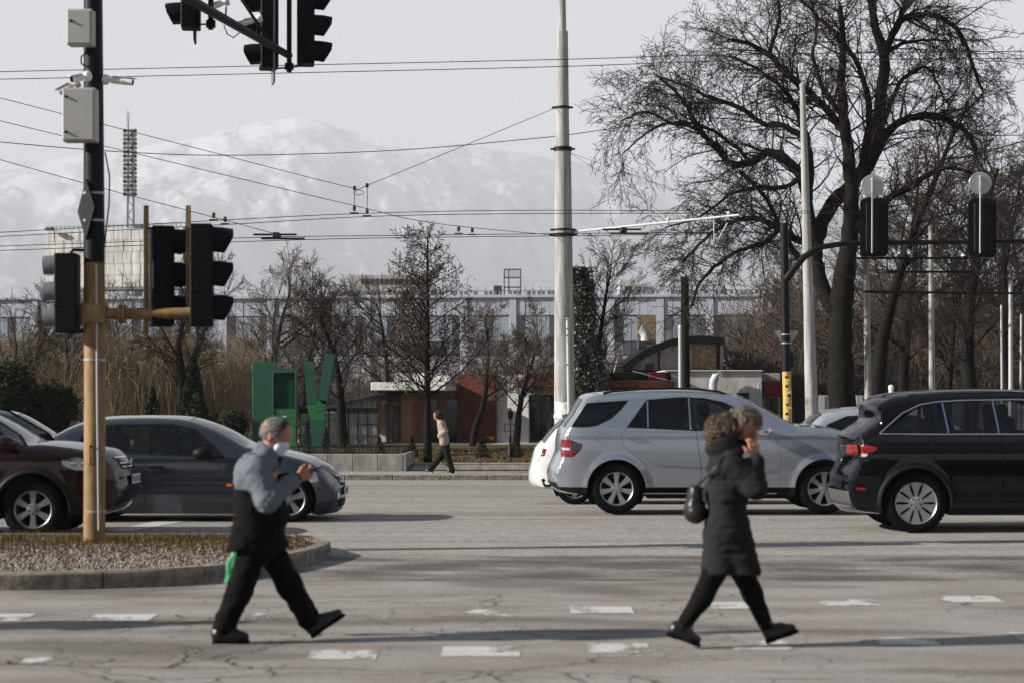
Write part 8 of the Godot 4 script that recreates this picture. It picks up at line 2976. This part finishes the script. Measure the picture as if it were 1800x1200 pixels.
func build_green_panels() -> void:
	var z := 62.0
	var gy := -0.2
	var o := thing("green_sculpture", "tall green metal panels shaped like a slab, a louvre and a letter V", "sculpture", Vector3(X(515, z), gy, -z))
	pslab("slab_panel", 443, 485, 636, 815, z, 0.22, M.green_panel, o, 0.01)
	pslab("louvre_frame", 478, 480.5, 648, 815, z - 0.30, 0.4, M.green_panel, o, 0.006)
	pslab("louvre_frame", 518, 520.5, 648, 815, z - 0.30, 0.4, M.green_panel, o, 0.006)
	pslab("louvre_head", 480.6, 517.9, 648, 655, z - 0.30, 0.3, M.green_panel, o, 0.006)
	pslab("louvre_back", 480.6, 517.9, 655, 718, z - 0.05, 0.04, M.roof_black, o, 0.004)
	var b := MB.new()
	b.bbox(Vector3.ZERO, Vector3(37.0 / F * z, 0.030, 0.09), 0.004, Basis(Vector3.RIGHT, 0.5))
	var lm := b.mesh()
	for k in 22: piece("louvre_slat", lm, M.green_panel, Vector3(X(499.2, z), Y(657.0 + k * 2.8, z), -z + 0.18), o)
	pslab("painted_panel", 480.7, 517.8, 718.4, 815, z - 0.28, 0.3, M.green_bright, o, 0.006)
	pslab("label_plate", 497, 503, 730, 732.5, z - 0.29, 0.012, M.plate_white, o, 0.001)
	# V: two leaning boards, closed and painted at the joint
	var left := PackedVector2Array([P2(535, 634, z), P2(551, 634, z), P2(559, 704, z), P2(557, 710, z), P2(541, 710, z)])
	var right := PackedVector2Array([P2(572, 622, z), P2(590, 622, z), P2(575, 712, z), P2(560, 702, z)])
	var foot := PackedVector2Array([P2(541, 710.3, z), P2(558, 708, z), P2(558.5, 702.5, z), P2(574.8, 703, z), P2(571, 738, z), P2(546, 738, z)])
	var stem := PackedVector2Array([P2(545.8, 738.3, z), P2(571, 738.3, z), P2(563, 815, z), P2(549, 815, z)])
	var t := Transform3D(Basis.IDENTITY, Vector3(0, 0, -z))
	for q in [["leaning_board", left, M.green_panel], ["leaning_board", right, M.green_panel], ["painted_joint", foot, M.green_bright], ["stem_board", stem, M.green_panel]]:
		b = MB.new()
		b.prism(q[1], 0.0, 0.3, t)
		part(q[0], b, q[2], o)
	# pierced edge of the taller board
	b = MB.new()
	for k in 26:
		var p := P(lerpf(590.6, 576, k / 25.0), lerpf(626, 706, k / 25.0), z)
		b.box(p + Vector3(0.03, 0, 0.1), Vector3(0.06, 0.03, 0.16))
	part("edge_teeth", b, M.green_panel, o)

func build_planter() -> void:
	var z := 52.4
	var gy := -0.32
	var o := thing("planter_wall", "long low concrete planter wall with iron railing on the far pavement", "planter", Vector3(X(600, z), gy, -z))
	for k in 9:
		var pa := 708.0 - (k + 1) * 44.0
		pslab("wall_section", pa + 0.25, pa + 43.75, 797.5, 850, z, 0.22, M.wall_concrete, o, 0.012)
	# angled return
	var p0 := Vector3(X(708, z), 0, -z)
	var p1 := Vector3(X(724, 55.0), 0, -55.0)
	var d := (p1 - p0)
	var yb := gy
	var yt := Y(797.5, z)
	var b := MB.new()
	b.bbox(p0 + d * 0.5 + Vector3(-0.02, (yb + yt) * 0.5, 0), Vector3(d.length() - 0.02, yt - yb, 0.2), 0.012, Basis(Vector3.UP, -atan2(d.z, d.x)))
	part("return_wall", b, M.wall_concrete, o)
	b = MB.new()
	b.prism(PackedVector2Array([Vector2(X(330, z), z + 0.2), Vector2(X(708, z) - 0.1, z + 0.2), Vector2(X(722, 55.0), 55.0), Vector2(X(330, 55.0), 55.0)]), yb, yt - 0.06, Transform3D(Basis(Vector3(1, 0, 0), Vector3(0, 0, -1), Vector3(0, 1, 0)), Vector3.ZERO))
	part("planter_soil", b, M.soil, o)
	var r := thing("iron_railing", "low dark iron railing on top of the planter wall", "railing", Vector3(X(600, z), yt, -z - 0.1))
	var bm := MB.new()
	bm.box(Vector3.ZERO, Vector3(0.014, 0.17, 0.014))
	var bar := bm.mesh()
	var ym := yt + 0.085
	for k in 46:
		piece("baluster", bar, M.black_metal, Vector3(X(360 + k * 7.5, z), ym, -z - 0.1), r)
	for k in 9:
		var t := (k + 0.5) / 9.0
		piece("baluster", bar, M.black_metal, Vector3(p0.x, ym, p0.z - 0.1) + d * t, r)
	b = MB.new()
	b.box(Vector3((X(355, z) + p0.x) * 0.5, yt + 0.185, -z - 0.1), Vector3(p0.x - X(355, z), 0.028, 0.04))
	b.box(Vector3((X(355, z) + p0.x) * 0.5, yt + 0.03, -z - 0.1), Vector3(p0.x - X(355, z), 0.016, 0.02))
	part("hand_rail", b, M.black_metal, r)
	b = MB.new()
	b.box(p0 + d * 0.5 + Vector3(0, yt + 0.185, -0.1), Vector3(d.length(), 0.028, 0.04), Basis(Vector3.UP, -atan2(d.z, d.x)))
	b.box(p0 + d * 0.5 + Vector3(0, yt + 0.03, -0.1), Vector3(d.length(), 0.016, 0.02), Basis(Vector3.UP, -atan2(d.z, d.x)))
	part("hand_rail", b, M.black_metal, r)
	# a few stems growing in the planter
	var g := thing("planter_shrub", "row of dry leafless shrubs inside the railing", "shrub", Vector3(X(580, z), yt - 0.06, -z - 0.5))
	b = MB.new()
	var c := {"kids": [5, 3], "ratio": [0.6, 0.5], "up": [0.1, 0.05], "ang": 0.6, "wob": 0.2, "levels": 2, "rmin": 0.004, "thick": -1}
	for k in 70:
		grow(b, b, Vector3(X(rng.randf_range(380, 705), z), yt - 0.07, -z - rng.randf_range(0.3, 1.6)), Vector3(rng.randfn() * 0.3, 1, rng.randfn() * 0.3).normalized(), rng.randf_range(0.15, 0.32), 0.007, 0, c)
	part("stems", b, M.brown_twig, g).set_meta("kind", "stuff")

func build_mountain() -> void:
	var ridge := [[-700, 420], [-400, 350], [-200, 318], [0, 285], [200, 262], [330, 240], [400, 222], [460, 210], [520, 202], [560, 207], [600, 222], [640, 232], [740, 245], [840, 252], [900, 262], [980, 276], [1080, 290], [1250, 322], [1500, 372], [1800, 420], [2200, 470], [2600, 520]]
	var cv := Curve2D.new()
	var n1 := noise(12, 1.0, 5)
	var n2 := noise(13, 1.0, 4)
	var n3 := noise(15, 1.0, 4)
	n3.fractal_type = FastNoiseLite.FRACTAL_RIDGED
	var b := MB.new()
	var rows := []
	var h := 170
	var w := 560
	for y in h:
		var t := y / (h - 1.0)
		var row := []
		for x in w:
			var px := lerpf(-700.0, 2600.0, x / (w - 1.0))
			var rp := 400.0
			for k in ridge.size() - 1:
				if px >= ridge[k][0] and px <= ridge[k + 1][0]:
					rp = lerpf(ridge[k][1], ridge[k + 1][1], smoothstep(0.0, 1.0, (px - ridge[k][0]) / (ridge[k + 1][0] - ridge[k][0])) * 0.5 + 0.5 * (px - ridge[k][0]) / (ridge[k + 1][0] - ridge[k][0]))
			var z := lerpf(8600.0, 11500.0, t)
			# foot of the slope at the plain, ridge at the back; spurs and gullies between
			var prof := pow(t, 0.85)
			var top := (HY - rp) / F * 11500.0
			var spur := n1.get_noise_2d(px * 0.006, t * 2.6) * 60.0 + n3.get_noise_2d(px * 0.0045 + t * 0.8, t * 1.6) * 70.0 + n2.get_noise_2d(px * 0.02, t * 9.0) * 10.0
			var yy := top * prof + spur * sin(t * PI) + n2.get_noise_2d(px * 0.06, t * 30.0) * 5.0
			row.append(Vector3(X(px, z), EYE - 15.0 + yy, -z))
		rows.append(row)
	b.grid(rows)
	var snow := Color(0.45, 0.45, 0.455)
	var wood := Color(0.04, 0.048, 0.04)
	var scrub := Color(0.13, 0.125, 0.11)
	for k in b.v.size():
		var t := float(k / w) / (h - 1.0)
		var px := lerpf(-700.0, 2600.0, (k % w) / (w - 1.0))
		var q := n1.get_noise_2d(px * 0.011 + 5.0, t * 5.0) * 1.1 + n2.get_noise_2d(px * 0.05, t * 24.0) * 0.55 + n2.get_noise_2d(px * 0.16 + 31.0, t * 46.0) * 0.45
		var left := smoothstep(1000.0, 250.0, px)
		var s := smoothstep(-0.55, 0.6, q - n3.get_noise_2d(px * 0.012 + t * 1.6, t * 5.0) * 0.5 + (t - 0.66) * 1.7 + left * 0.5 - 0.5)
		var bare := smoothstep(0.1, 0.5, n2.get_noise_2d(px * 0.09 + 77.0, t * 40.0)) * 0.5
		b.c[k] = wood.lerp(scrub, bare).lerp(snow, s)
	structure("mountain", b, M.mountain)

# the street front across the road behind the viewer: out of view, it is what the car flanks mirror
func build_street_front() -> void:
	for k in 4:
		var o := thing("apartment_block", ["ochre", "grey", "brown", "plastered"][k] + " apartment block of the street front facing the junction, out of view", "building", Vector3(-58.0 + k * 34.0, 0, 34.0), "street front out of view")
		var x := -58.0 + k * 34.0
		var h := 7.0 + (k * 7 % 4) * 0.4
		slab("wall", x, x + 33.0, 0, h, -34.0, -46.0, [M.mullion, M.concrete, M.brick_render, M.mullion][k], o)
		slab("roof", x - 0.4, x + 33.4, h, h + 0.5, -33.6, -46.4, M.roof_black, o)
		var wb := MB.new()
		wb.bbox(Vector3.ZERO, Vector3(1.5, 1.7, 0.14), 0.02)
		var wm := wb.mesh()
		for r in 2:
			for c in 11: piece("window", wm, M.dark_glass, Vector3(x + 1.8 + c * 2.95, 2.0 + r * 2.9, 33.96), o)

func _ready() -> void:
	rng.seed = 20240207
	setup_view()
	setup_materials()
	build_mountain()
	build_ground()
	build_island()
	build_office()
	build_far_blocks()
	build_restaurant()
	build_right_buildings()
	build_street_front()
	build_planter()
	build_green_panels()
	build_trees()
	build_left_pole()
	build_white_pole()
	build_right_poles()
	build_wires()
	build_cars()
	build_people()
	# someone walking just outside the frame, whose shadow reaches in
	var w := get_node("person_001").duplicate()
	w.name = numbered("person")
	add_child(w)
	w.position = Vector3(-5.75, 0, -14.55)
	tag(w, "walker in a dark coat outside the left frame edge, seen only by the shadow", "person")
	driver(Vector3(X(287, 27.5), 0.50, -27.35), "passenger with a red cap inside the dark grey saloon", lin(40, 44, 48), lin(150, 40, 46))
	driver(Vector3(X(1478, 33.6), 0.42, -33.6), "driver inside the pale silver hatchback", lin(30, 30, 32), lin(30, 26, 24))
